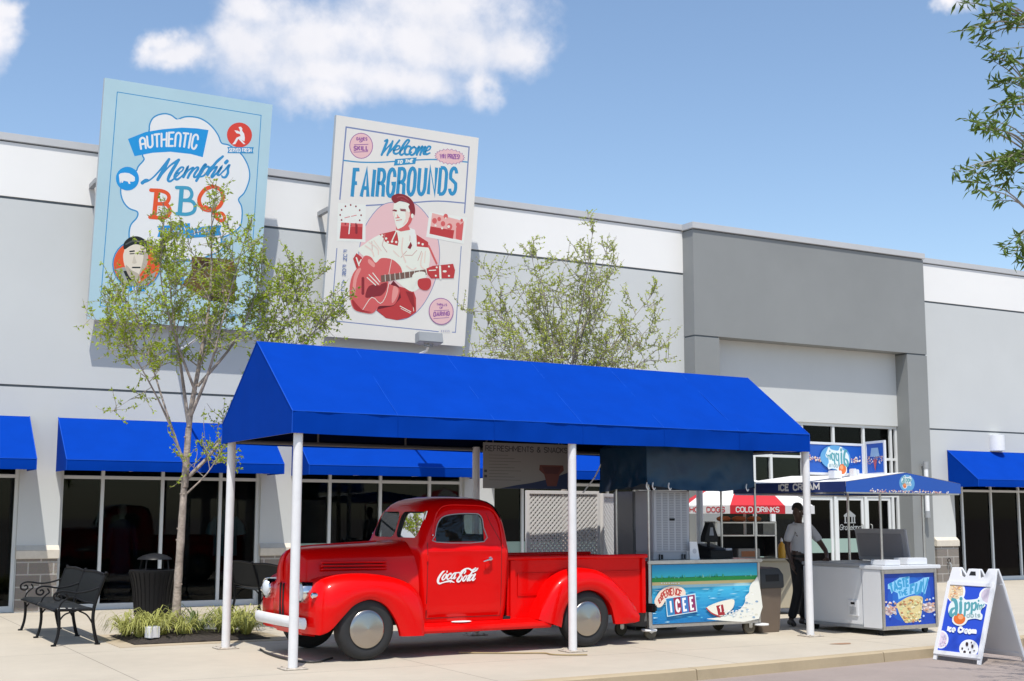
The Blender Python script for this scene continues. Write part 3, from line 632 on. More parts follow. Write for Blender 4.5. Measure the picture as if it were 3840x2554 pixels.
for (pts, w_, m) in (([(590,172),(690,178),(750,205),(765,250),(730,300),(640,305)], 36, OR), ([(640,305),(740,310),(775,370),(750,425),(680,440),(580,435)], 36, OR), ([(840,145),(950,150),(985,185),(985,230),(950,265),(880,268)], 34, ink('3f93bd')), ([(880,268),(980,275),(1020,320),(1005,380),(940,405),(840,400)], 34, ink('3f93bd')),
                     ([(1190,130),(1110,170),(1060,260),(1095,345),(1180,365),(1265,320),(1295,230),(1265,160),(1190,130)], 38, OR), ([(1120,330),(1190,370),(1230,440),(1280,470),(1310,440),(1285,395),(1240,400),(1225,430)], 32, OR)):
    A.line(pts, w_, m, smooth=5)
A.fill([(650,522),(790,512),(970,492),(970,622),(790,620),(650,628),(668,575)], BLD); A.fill([(930,560),(1100,525),(1280,512),(1262,560),(1280,608),(1100,628),(930,640)], BL)
for i in range(7): A.line([(700+36*i, 556-4*i), (712+36*i, 590-4*i)], 9, WH)
for i in range(7): A.line([(1010+34*i, 566-5*i), (1018+34*i, 604-5*i)], 9, WH)
A.line([(840,855),(960,845)], 14, BL); A.line([(1180,700),(1340,665)], 9, BL)
A.ell((450, 895), 238, 240, BL, tilt=0); A.ell((450, 895), 225, 227, OR)
FACE = ink('cfcac4')
A.fill([(330,760),(340,700),(420,650),(500,660),(545,720),(560,820),(545,900),(500,960),(470,1010),(480,1060),(330,1050),(345,960),(325,880),(318,810)], FACE, smooth=4)
A.fill([(330,750),(325,690),(380,635),(460,622),(530,655),(570,700),(575,800),(545,790),(530,730),(450,700),(390,715)], BK, smooth=4)
A.fill([(240,940),(330,920),(400,1010),(480,1090),(560,1010),(640,960),(610,1040),(540,1100),(450,1130),(350,1100),(280,1030)], ink('8f989c')); A.fill([(320,960),(345,955),(420,1060),(370,1075)], BK)
for (a, b_) in (((385,770),(425,765)), ((475,770),(520,775)), ((410,925),(480,925))): A.line([a, b_], 14, BK)
SH_ = ink('a9a39c'); A.fill([(520,760),(560,800),(548,900),(500,965),(470,1000),(500,900),(515,830)], SH_, smooth=3); A.fill([(345,900),(400,950),(470,990),(480,1050),(400,1040),(350,960)], SH_, smooth=3)
A.fill([(425,800),(450,880),(425,890),(405,880)], ink('bdb7b0')); A.line([(385,792),(425,790)], 9, BK); A.line([(478,792),(518,796)], 9, BK); A.line([(345,700),(420,665),(500,675)], 14, ink('4a5054'), smooth=3); A.line([(300,960),(260,1030)], 8, ink('5c6468')); A.line([(560,1020),(600,1060)], 10, ink('5c6468'))
A.fill([(370,1105),(530,1105),(520,1130),(530,1155),(370,1155),(382,1130)], BLD)
for i in range(4): A.line([(410+26*i, 1118), (412+26*i, 1142)], 9, WH)
A.fill([(985,815),(1395,850),(1425,1000),(1400,1270),(1130,1240),(890,1090),(985,960)], ink('5d4a2c'))
A.fill([(1000,880),(1120,840),(1180,900),(1120,960),(1010,950)], ink('3b2a20')); A.fill([(1120,1150),(1390,1130),(1380,1200),(1130,1190)], ink('a89684')); A.line([(1140,1180),(1380,1170)], 22, ink('4a2420')); A.line([(1150,960),(1360,930)], 40, ink('7a5a2e')); A.fill([(1150,1200),(1390,1210),(1380,1265),(1160,1250)], ink('33271f')); A.ell((885, 1050), 26, 40, BLD)
A.line([(1340,1390),(1430,1395)], 22, ink('7db4dd'))
A.build('printed_graphics', sg1)
# second billboard -----------------------------------------------------------
sg2, W2 = billboard('white billboard welcoming to the fairgrounds with a pink oval and a guitar player', 8.530, 11.507, m_sgw)
A = Art([(1261.6, 429), (1799.3, 510.7), (1740.4, 1299.6), (1207.6, 1268.6)], (0, 0, 0), (1, 0, 0), SVn, W2, SH, .00004)
LB = ink('6f7fae'); BB = ink('2f86bd'); PK = ink('e2b2bd'); PU = ink('8b5a9a'); RE = ink('ad3a40'); DR = ink('7d2b36'); MR = ink('c25b60'); CR = ink('e4ded9'); WH = ink('e8e5df')
A.zoom(1250, 400, 3.92)
A.line([(100,1380),(190,295),(2010,575),(1935,1560)], 20, LB)
A.zoom(900, 350, 1.4933)
A.line([(545,880),(515,1285),(1110,1338)], 5, LB); A.line([(1240,860),(1205,1340),(1188,1340)], 5, LB)
A.zoom(1250, 400, 3.92)
A.line([(160,800),(400,822),(700,820),(950,800),(1300,775),(1550,770),(1980,800)], 18, BB, smooth=4)
A.line([(490,1470),(700,1455),(1200,1415),(1550,1390),(1940,1415)], 18, LB, smooth=4)
A.ell((413, 575), 175, 195, PU); A.ell((413, 575), 164, 184, PK)
A.text('GAMES', [(345,490),(500,492)], [(345,450),(500,452)], 12, PU, gap=.5); A.text('OF', [(390,522),(440,522)], [(390,498),(440,498)], 9, PU, gap=.4)
A.line([(310,562),(515,552)], 10, PU); A.text('SKILL', [(305,645),(515,640)], [(310,585),(515,578)], 18, PU, gap=.5); A.line([(305,672),(510,662)], 10, PU)
star = [(1722+(205 if k % 2 else 228)*math.cos(a), 722+(100 if k % 2 else 122)*math.sin(a)+.06*205*math.cos(a)) for k, a in enumerate([2*math.pi*k/44 for k in range(44)])]
A.fill(star, PU); A.fill([(1722+(p[0]-1722)*.955, 722+(p[1]-722)*.93) for p in star], PK)
A.text('WIN PRIZES!', [(1580,748),(1870,755)], [(1580,684),(1870,690)], 15, PU, gap=.35)
A.fill([(915,770),(1235,740),(1212,838),(895,868)], BB); A.text('TO THE', [(945,838),(1170,812)], [(955,795),(1182,768)], 16, WH, gap=.4)
A.text('FAIRGROUNDS', [(280,1340),(730,1335),(1090,1305),(1500,1285),(1800,1280)], [(315,935),(730,930),(1130,905),(1520,890),(1830,895)], 50, BB, gap=.62, alt={'R': 'r2'})
for st, w_ in (([(760,500),(800,490),(760,600),(715,710)], [30, 46, 50, 40]), ([(715,705),(800,600),(875,520)], [28, 26, 36]), ([(880,500),(850,590),(800,710)], [36, 48, 40]), ([(800,705),(890,600),(980,485)], [28, 30, 36]), ([(890,640),(960,620),(985,580),(950,570),(905,620),(895,670),(930,690),(990,660)], [22, 24, 30, 32, 42, 44, 36, 24]), ([(985,660),(1080,560),(1125,490),(1090,485),(1030,570),(985,670),(1010,705),(1060,670)], [24, 28, 36, 36, 44, 46, 38, 24]),
              ([(1140,580),(1100,575),(1060,630),(1065,690),(1110,695),(1160,660)], [38, 34, 44, 44, 34, 24]), ([(1200,580),(1150,610),(1130,670),(1160,705),(1210,670),(1225,610),(1195,580)], [34, 42, 44, 36, 40, 40, 30]), ([(1230,620),(1270,580),(1235,700)], [24, 40, 40]), ([(1240,690),(1300,590),(1320,585),(1285,700)], [24, 34, 42, 40]), ([(1290,690),(1345,590),(1365,590),(1335,680),(1370,690)], [24, 34, 42, 42, 30]), ([(1360,650),(1420,620),(1440,580),(1405,575),(1365,640),(1375,690),(1430,670)], [22, 26, 32, 34, 42, 40, 26])):
    A.line(st, [x*.78 for x in w_], BB, smooth=5)
A.zoom(1280, 700, 2.85)
# pink oval
ov = [(620,165),(790,180),(930,320),(1020,500),(1055,680),(1045,860),(990,1060),(900,1240),(800,1360),(680,1430),(560,1435),(440,1390),(300,1260),(215,1050),(185,800),(205,620),(270,410),(430,210)]
A.fill(ov, LB, smooth=4); cx_, cy_ = 620, 800
A.fill([(cx_+(p[0]-cx_)*.985, cy_+(p[1]-cy_)*.989) for p in ov], PK, smooth=4)
# two snapshots
A.fill([(-30,190),(265,205),(262,610),(-45,600)], WH); A.fill([(0,410),(232,420),(228,580),(-15,575)], RE); A.fill([(0,400),(232,412),(232,450),(0,440)], MR)
for k in range(12):
    a = 2*math.pi*k/12; A.ell((103+112*math.cos(a), 320+110*math.sin(a)), 9, 11, DR, 8)
A.line([(40,350),(165,320)], 6, MR); A.line([(103,320),(85,520)], 12, WH); A.line([(165,430),(165,510)], 24, DR)
A.fill([(945,270),(1350,330),(1310,615),(910,545)], WH); A.fill([(975,285),(1315,370),(1290,578),(945,510)], ink('d9a3a6')); A.fill([(955,430),(1210,470),(1195,562),(945,510)], RE); A.fill([(1230,440),(1310,380),(1290,578),(1225,560)], MR)
for (x_, y_, r_) in ((1000,370,26),(1050,350,20),(1120,320,24),(1160,430,30),(1090,400,24),(1250,410,22),(1290,360,14)): A.ell((x_, y_), r_, r_*1.2, MR, 12)
for (x_, y_, r_) in ((1150,430,16),(1080,450,12),(1010,420,12),(1120,340,10)): A.ell((x_, y_), r_, r_, ink('ead3d2'), 10)
# figure: trousers, shirt, head, guitar
A.fill([(380,1340),(480,1420),(600,1440),(720,1410),(800,1350),(800,1200),(770,1120),(620,1080),(450,1150)], RE); A.fill([(390,1330),(560,1290),(640,1200),(620,1080),(560,1020),(440,1180)], ink('64202c'))
A.line([(630,1290),(745,1350)], 8, CR); A.line([(640,1315),(740,1365)], 6, CR); A.line([(765,1230),(775,1340)], 7, CR)
A.fill([(180,690),(240,640),(320,580),(410,530),(580,480),(700,470),(800,520),(930,620),(950,760),(930,900),(900,1000),(840,1090),(760,1135),(660,1080),(560,1000),(400,900),(250,770)], CR, smooth=3)
A.fill([(410,525),(575,482),(600,500),(615,600),(605,645),(500,620),(470,600),(450,560)], RE); A.fill([(805,520),(930,600),(935,660),(880,655),(810,650)], RE)
for (x_, y_) in ((440,535),(482,568),(500,605),(545,600),(590,605),(830,612),(872,625)): A.ell((x_, y_), 13, 13, CR, 10)
for st in ([(330,600),(335,720)], [(440,640),(490,715)], [(640,770),(700,700)], [(680,745),(760,745),(810,690)], [(860,700),(820,800)], [(740,480),(735,590)], [(470,520),(440,640)]): A.line(st, 6, ink('b98f90'))
A.fill([(745,600),(760,640),(740,680),(710,665)], DR); A.line([(935,640),(1020,830)], 20, MR); A.line([(590,490),(545,590)], 12, CR)
A.fill([(790,470),(740,450),(720,480),(790,690),(810,620)], WH)
A.fill([(585,380),(720,430),(740,470),(640,490),(590,470)], MR)
A.fill([(560,240),(575,180),(640,165),(740,200),(760,300),(745,380),(700,440),(650,470),(610,468),(585,420),(570,350),(555,300)], CR, smooth=4)
A.fill([(745,250),(770,300),(748,390),(690,455),(640,475),(605,468),(660,440),(715,380),(730,300)], MR, smooth=3)
A.fill([(540,140),(545,110),(590,85),(640,82),(710,105),(770,165),(792,240),(788,310),(770,300),(760,330),(740,270),(720,220),(730,190),(640,160),(580,185),(555,165)], DR, smooth=4)
A.ell((762, 320), 14, 26, CR, 12)
PL_ = ink('e3c3c2'); LR = ink('d78a8c'); A.fill([(562,255),(580,300),(572,340),(560,310)], PL_); A.fill([(600,300),(622,338),(598,345)], LR); A.fill([(690,270),(735,290),(728,340),(690,400),(660,420),(690,350)], PL_, smooth=3); A.line([(600,120),(660,110),(720,150)], 9, ink('9a4a54'), smooth=3); A.line([(640,140),(700,165)], 7, ink('9a4a54'))
for st, w__ in (([(260,650),(330,700),(350,760)], 14), ([(300,610),(390,680),(400,740)], 12), ([(350,590),(430,700)], 9), ([(660,560),(650,700),(690,820)], 14), ([(870,720),(850,850),(900,900)], 14), ([(900,700),(890,820)], 10), ([(700,860),(760,900),(800,880)], 12), ([(560,700),(620,760)], 10)): A.line(st, w__, PL_, smooth=3)
A.line([(556,262),(590,270)], 12, DR); A.line([(640,262),(690,266)], 12, DR); A.line([(566,255),(596,262)], 7, DR); A.line([(632,248),(690,252)], 8, DR); A.line([(585,345),(625,340)], 8, MR); A.line([(590,372),(650,362)], 6, MR); A.line([(594,385),(640,380)], 8, WH)
A.fill([(130,790),(165,730),(220,770),(250,860),(290,930),(230,970),(180,930)], RE); A.line([(165,780),(200,880)], 14, CR); A.line([(215,800),(190,850)], 12, CR)
A.fill([(250,760),(320,770),(370,830),(430,780),(540,790),(620,850),(650,910),(640,960),(520,960),(510,1050),(620,1100),(610,1200),(560,1280),(450,1290),(400,1300),(340,1370),(240,1365),(140,1330),(100,1220),(95,1080),(130,950),(200,860)], MR, smooth=4)
A.fill([(260,1200),(300,1080),(420,1060),(490,1040),(480,1120),(430,1180),(380,1190),(330,1200)], DR, smooth=3); A.line([(230,1340),(330,1200),(420,1265),(480,1180),(510,1050)], 6, CR, smooth=3); A.line([(540,790),(510,950)], 5, CR)
A.line([(235,1000),(235,1160)], 30, DR)
A.fill([(140,980),(180,900),(215,900),(170,1010),(150,1180),(125,1120)], ink('d98e90'), smooth=3); A.fill([(300,790),(360,840),(350,880),(290,830)], ink('d98e90'), smooth=3); A.fill([(560,1080),(610,1110),(600,1180),(560,1250),(540,1240)], ink('d98e90'), smooth=3); A.fill([(120,1220),(220,1330),(330,1360),(240,1362),(145,1325)], ink('9a3038'), smooth=3)
A.fill([(690,1130),(770,1150),(790,1330),(740,1250)], ink('8a2a33'))
A.fill([(425,965),(900,895),(915,950),(430,1040)], ink('6d5450'))
for k in range(8): A.line([(470+52*k, 955-8*k), (474+52*k, 1028-9.5*k)], 5, CR)
A.fill([(910,885),(980,855),(1195,830),(1215,900),(1200,985),(960,990),(920,940)], RE); A.line([(1055,860),(1060,990)], 22, CR); A.line([(940,905),(1010,900)], 10, CR); A.ell((1105, 912), 22, 12, CR, 12)
for (x_, y_) in ((1150,860),(1150,960),(1020,870),(1010,960)): A.ell((x_, y_), 11, 11, CR, 8)
A.fill([(230,880),(300,870),(370,920),(425,1040),(410,1075),(360,1060),(290,1040),(250,980)], MR, smooth=3); A.line([(300,960),(400,1060)], 10, CR); A.line([(280,990),(370,1070)], 10, CR); A.line([(340,940),(415,1035)], 9, CR)
A.fill([(760,960),(830,920),(900,930),(880,1000),(820,1010),(760,1100)], CR, smooth=3); A.fill([(830,1000),(940,990),(960,1050),(930,1110),(870,1115),(820,1070)], RE, smooth=3)
A.ell((1065, 1340), 132, 143, PU); A.ell((1065, 1340), 124, 135, PK)
A.text('THRILLS', [(1018,1278),(1125,1282)], [(1018,1256),(1125,1260)], 7, PU, gap=.5); A.text('OF', [(1050,1312),(1085,1312)], [(1050,1292),(1085,1292)], 6, PU)
A.line([(990,1335),(1145,1325)], 6, PU); A.text('DARING', [(985,1395),(1150,1382)], [(988,1352),(1152,1340)], 12, PU, gap=.5); A.line([(985,1418),(1145,1405)], 6, PU)
for i, c_ in enumerate('FUN FOR ALL AGES'):
    if c_ != ' ': A.text(c_, [(30-2.4*i, 728+i*40.5), (30-2.4*i+(34 if c_ != 'I' else 8), 729+i*40.5)], [(32-2.4*i, 698+i*40.5), (32-2.4*i+(34 if c_ != 'I' else 8), 699+i*40.5)], 8, LB)
for i in range(5): A.line([(1065+20*i, 1540), (1067+20*i, 1556)], 8, ink('9a9dbd'))
A.build('printed_graphics', sg2)
PG = 1.0; PT = (1, 1, 1)
# spotlights that reach out in front of the billboards
for lx, lab in ((10.02, 'grey spotlight on a long arm under the fairgrounds billboard'), (5.915, 'grey spotlight on a long arm under the blue billboard, behind the tree')):
    o = thing('billboard_spotlight', lab, 'spotlight', (lx, 20.94, 4.73), 0, 'spotlights on arms under the billboards')
    b = MB(); b.prism([(-.10, -.06), (.10, -.10), (.10, .09), (-.06, .12)], 'x', -.24, .24, m_grey); b.build('lamp_head', o, bevel=.01)
    b = MB(); b.box(-.21, .21, -.055, .075, .112, .118, mat('lamp_glass', (.5, .52, .52), .2)); b.build('lamp_glass', o)
    b = MB(); b.tube([(0, .02, -.10), (0, .10, -.20), (0, 1.0, -.28), (0, D-20.94-.01, -.30)], .022, m_white, 10); b.box(-.07, .07, D-20.94-.03, D-20.94-.002, -.40, -.20, m_grey); b.tube([(-.08, .02, -.08), (-.08, .02, -.13), (.08, .02, -.13), (.08, .02, -.08)], .015, m_grey, 6); b.build('lamp_arm', o)
# ------------------------------------------------------------------ the free standing canopy
can = thing('shade_canopy', 'long blue gabled canopy on white posts, sheltering the red truck and the slush cart', 'canopy', (4.69, 13.13, 0), R(2.3))
CL, CD = 7.47, 2.55; zb_, zv_, zr_ = 2.455, 2.690, 3.575
f = MB(); n = 120; seams = [CL*i/6 for i in range(1, 6)]
def wob(x, v): return .020*noise3(x*.9, v*1.6)+.010*noise3(x*2.6+9+v*1.5, v*3)+.004*noise3(x*7+v*4, v*6)
from mathutils import noise as mnoise
def noise3(a, b): return mnoise.noise(Vector((a, b, .37)))
def slope(y0, z0, y1, z1, rows=16):
    g = []
    for j in range(rows+1):
        v = j/rows; row = []
        for i in range(n+1):
            x = CL*i/n; d = wob(x, v*3)-.030*math.sin(math.pi*v)*abs(math.sin(math.pi*x/(CL/6)))
            row.append((x, y0+(y1-y0)*v, z0+(z1-z0)*v+d*math.sin(math.pi*v)**.5))
        g.append(row)
    return g
f.sheet(slope(0, zv_, CD/2, zr_), m_cloth); f.sheet(slope(CD/2, zr_, CD, zv_), m_cloth)
for y, s_ in ((0, -1), (CD, 1)):
    f.sheet([[(CL*i/n, y+s_*(.016*noise3(i*.18, v*1.5)+.006*noise3(i*.65, v*2+4))*(1 if 0 < i < n else 0), zb_+(zv_-zb_)*v-(0.010*abs(math.sin(3*math.pi*i/n)) if v == 0 else 0)) for i in range(n+1)] for v in (0, .5, 1)], m_cloth)
for x in (0, CL):
    for k in range(10):
        ya, yb = CD*k/10, CD*(k+1)/10; tz = lambda y: zv_+(zr_-zv_)*(1-abs(y-CD/2)/(CD/2))
        f.add([(x, ya, zb_), (x, yb, zb_), (x, yb, tz(yb)), (x, ya, tz(ya))], [(0, 1, 2, 3)], m_cloth)
f.build('canvas_roof', can, ang=22, fix=False)
m_seam = mat('roof_seam', (.010, .080, .46), .8, spec=.05)
s = MB()
for x in seams:
    s.tube([(x, -.002, zv_), (x, CD*.25, (zv_+zr_)/2-.002), (x, CD/2, zr_)], .003, m_seam, 6); s.tube([(x, -.004, zv_), (x, -.004, zb_)], .003, m_cloth, 6)
for x in (-.002, CL+.002): s.tube([(x, -.003, zb_), (x, -.003, zv_), (x, CD/2, zr_+.003), (x, CD+.003, zv_), (x, CD+.003, zb_)], .006, m_clothp, 6)
s.tube([(0, -.003, zv_), (CL, -.003, zv_)], .005, m_clothp, 6); s.tube([(0, CD/2, zr_), (CL, CD/2, zr_)], .006, m_clothp, 6); s.build('seam_piping', can)
# added dark sheets under the cloth, painting in the shade of its underside
m_ushade = mat('underside_shade', (.002, .006, .030), .9, spec=.05); lg = MB(); q_ = .022
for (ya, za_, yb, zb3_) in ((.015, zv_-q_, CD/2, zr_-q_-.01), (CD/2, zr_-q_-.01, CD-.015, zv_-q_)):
    lg.sheet([[(.012+(CL-.024)*i/12, ya+(yb-ya)*j/4, za_+(zb3_-za_)*j/4-.035*math.sin(math.pi*j/4)) for i in range(13)] for j in range(5)], m_ushade)
for y in (CD-.030,): lg.sheet([[(.012+(CL-.024)*i/12, y, z) for i in range(13)] for z in (zb_+.006, zv_-q_)], m_ushade)
lg.build('shade_sheet', can, fix=False)
m_rail = mat('frame_dark_grey', (.10, .10, .105), .5)
fr = MB()
for y in (.06, CD-.06): fr.tube([(.05, y, zb_+.03), (CL-.05, y, zb_+.03)], .025, m_rail, 8); fr.tube([(.05, y, zv_-.03), (CL-.05, y, zv_-.03)], .02, m_rail, 8)
fr.tube([(.05, CD/2, zr_-.05), (CL-.05, CD/2, zr_-.05)], .022, m_rail, 8)
for x in [.06]+seams+[CL-.06]:
    fr.tube([(x, .06, zv_-.03), (x, CD/2, zr_-.05), (x, CD-.06, zv_-.03)], .018, m_rail, 8)
    for y in (.06, CD-.06): fr.tube([(x, y, zb_+.03), (x, y, zv_-.03)], .016, m_rail, 8)
fr.tube([(.06, .06, zb_+.03), (.06, CD-.06, zb_+.03)], .022, m_rail, 8); fr.tube([(CL-.06, .06, zb_+.03), (CL-.06, CD-.06, zb_+.03)], .022, m_rail, 8)
fr.build('roof_frame', can)
m_post = mat('post_paint', (.72, .71, .71), .35, var=.04, vscale=9); m_plate = mat('weathered_plate', (.42, .37, .31), .7, var=.4, vscale=18)
for (x, y) in ((.10, .085), (3.62, .07), (CL-.0, .085), (.10, CD-.085), (3.56, CD-.085), (CL-.0, CD-.085)):
    p = MB(); p.cyl((x, y, .012), (x, y, zb_+.06), .052, m_post, 20); po = p.build('post', can)
    q = MB(); q.box(x-.13, x+.13, y-.13, y+.13, .002, .014, m_plate)
    for a in (-.09, .09):
        for c in (-.09, .09): q.cyl((x+a, y+c, .014), (x+a, y+c, .03), .012, m_plate, 6)
    q.build('base_plate', po, bevel=.003, seg=1)

for ch_ in [x for x in COL.objects if x.parent == can] + [y for x in COL.objects if x.parent == can for y in COL.objects if y.parent == x]:
    for v in ch_.data.vertices: v.co.x += .045*v.co.y        # the back posts stand a little further right
# ------------------------------------------------------------------ the red pickup truck
m_red = mat('red_paint', (.68, .0012, .0010), .34, var=.04, vscale=1.5, coat=.34, spec=.10)
m_redd = mat('red_paint_groove', (.12, .002, .002), .6)
m_tyre = mat('tyre_rubber', (.018, .018, .019), .75, bump=.15, bscale=90); m_alu = mat('spun_aluminium', (.40, .375, .345), .24, metal=1.0)
m_chrome = mat('chrome', (.72, .72, .72), .08, metal=1.0); m_lens = mat('lamp_lens', (.62, .66, .70), .08, coat=1.0); m_tgl = glass('cab_glass', (.62, .70, .67), .9); m_cabin = mat('cab_trim', (.015, .014, .014), .7)
TW = .92
trk = thing('pickup_truck', 'vintage red pickup truck with white bumper and soft drink script on its door', 'truck', (5.718, 13.494, 0), R(2.1665))
# cab shell
LV = [(.37, .80, 1.93, .735), (.50, .79, 1.945, .755), (.75, .785, 1.955, .768), (1.0, .775, 1.965, .776), (1.12, .76, 1.972, .778), (1.18, .75, 1.974, .777), (1.235, .758, 1.972, .768), (1.30, .785, 1.968, .758), (1.40, .815, 1.962, .744), (1.50, .845, 1.952, .727), (1.60, .876, 1.935, .702), (1.665, .905, 1.912, .676), (1.715, .945, 1.880, .640), (1.757, 1.00, 1.832, .580), (1.788, 1.07, 1.762, .490), (1.806, 1.16, 1.670, .365), (1.815, 1.27, 1.55, .20)]
def cab_w(z):
    for a, b in zip(LV, LV[1:]):
        if a[0] <= z <= b[0]: return a[3]+(b[3]-a[3])*(z-a[0])/(b[0]-a[0])
    return LV[0][3] if z < LV[0][0] else LV[-1][3]
def rrect(s0, s1, w, rf, rr, z, k=7):
    rf = min(rf, w*.95, (s1-s0)*.48); rr = min(rr, w*.95, (s1-s0)*.48); p = []
    for (cx, cy, r, a0) in ((s1-rr, w-rr, rr, 0), (s0+rf, w-rf, rf, 90), (s0+rf, -w+rf, rf, 180), (s1-rr, -w+rr, rr, 270)):
        p += [(cx+r*math.cos(R(a0+90*i/k)), TW+cy+r*math.sin(R(a0+90*i/k)), z) for i in range(k+1)]
    return p
def zring(lv):
    z, s0, s1, w = lv; t = max(0, min(1, (z-1.15)/.5)); return rrect(s0, s1, w, .07+.22*t, .12+.10*t, z)
LVs = []
for a, b in zip(LV, LV[1:]):
    LVs.append(a); LVs.append(tuple((p+q)/2 for p, q in zip(a, b)))
LVs.append(LV[-1])
# gentle smoothing of the interpolated levels
c = MB(); c.loft([zring(l) for l in LVs], m_red)
cab = c.build('cab', trk)
inn = MB(); inn.loft([rrect(l[1]+.03, l[2]-.03, l[3]-.028, .05+.2*max(0, min(1, (l[0]-1.15)/.5)), .1, l[0] if 0 < i < len(LVs)-1 else (l[0]+.03 if i == 0 else l[0]-.03)) for i, l in enumerate(LVs)], m_cabin); io = inn.build('cut', trk)
sw = MB(); SW = [(.955, 1.285), (.95, 1.36), (.975, 1.46), (1.03, 1.545), (1.12, 1.59), (1.30, 1.610), (1.50, 1.612), (1.56, 1.60), (1.595, 1.55), (1.600, 1.45), (1.595, 1.285)]
sw.prism(SW, 'y', -.5, 2.4, m_cabin); so = sw.build('cut', trk)
def rr2(a0, a1, b0, b1, r, k=4):
    return [(a1-r+r*math.cos(R(t)), b1-r+r*math.sin(R(t))) for t in range(0, 91, 90//k)]+[(a0+r+r*math.cos(R(t)), b1-r+r*math.sin(R(t))) for t in range(90, 181, 90//k)]+[(a0+r+r*math.cos(R(t)), b0+r+r*math.sin(R(t))) for t in range(180, 271, 90//k)]+[(a1-r+r*math.cos(R(t)), b0+r+r*math.sin(R(t))) for t in range(270, 361, 90//k)]
cuts = [io, so]
for (a, b) in ((TW-.585, TW-.022), (TW+.022, TW+.585)):
    ws = MB(); ws.prism(rr2(a, b, 1.33, 1.635, .085), 'x', .2, 1.005, m_cabin); cuts.append(ws.build('cut', trk))
rw = MB(); rw.prism(rr2(TW-.36, TW+.36, 1.36, 1.60, .07), 'x', 1.75, 2.3, m_cabin); cuts.append(rw.build('cut', trk))
boolean(cab, cuts)
# glass
g = MB()
def front_s(z):
    for a, b in zip(LV, LV[1:]):
        if a[0] <= z <= b[0]: return a[1]+(b[1]-a[1])*(z-a[0])/(b[0]-a[0])
for (a, b) in ((TW-.60, TW-.0), (TW+.0, TW+.60)):
    g.add([(front_s(1.32)+.03, a, 1.32), (front_s(1.32)+.03, b, 1.32), (front_s(1.64)+.03, b, 1.64), (front_s(1.64)+.03, a, 1.64)], [(0, 1, 2, 3)], m_tgl)
g.build('windscreen', cab, smooth=False)
for sd in (-1, 1):
    g = MB(); g.add([(s_, TW+sd*(cab_w(z)-.022), z) for s_, z in SW], [tuple(range(len(SW)))], m_tgl); g.build('side_window', cab, smooth=False)
    t = MB(); o_ = spl([(s_, TW+sd*(cab_w(z)+.002), z) for s_, z in SW], 3, True); t.tube(o_+[o_[0]], .006, m_grey, 6); t.build('window_trim', cab)
g = MB(); g.add([(1.93, TW-.38, 1.34), (1.93, TW+.38, 1.34), (1.91, TW+.38, 1.62), (1.91, TW-.38, 1.62)], [(0, 1, 2, 3)], m_tgl); g.build('rear_window', cab, smooth=False)
st = MB(); st.box(1.32, 1.90, TW-.66, TW+.66, .62, .86, m_cabin); st.prism([(1.66, .86), (1.78, .86), (1.90, 1.28), (1.82, 1.30)], 'y', TW-.66, TW+.66, m_cabin); st.build('bench_seat', trk, bevel=.03)
sg = MB(); a_ = Vector((1.16, TW-.33, 1.20)); ax = Vector((.75, 0, .62)).normalized(); e1 = Vector((0, 1, 0)); e2 = ax.cross(e1)
sg.tube([a_+(e1*math.cos(t)+e2*math.sin(t))*.20 for t in [k*math.pi/12 for k in range(25)]], .014, m_cabin, 8); sg.tube([a_, a_-ax*.6], .02, m_cabin, 8); sg.tube([a_-e1*.2, a_+e1*.2], .012, m_cabin, 6); sg.build('steering_wheel', trk)
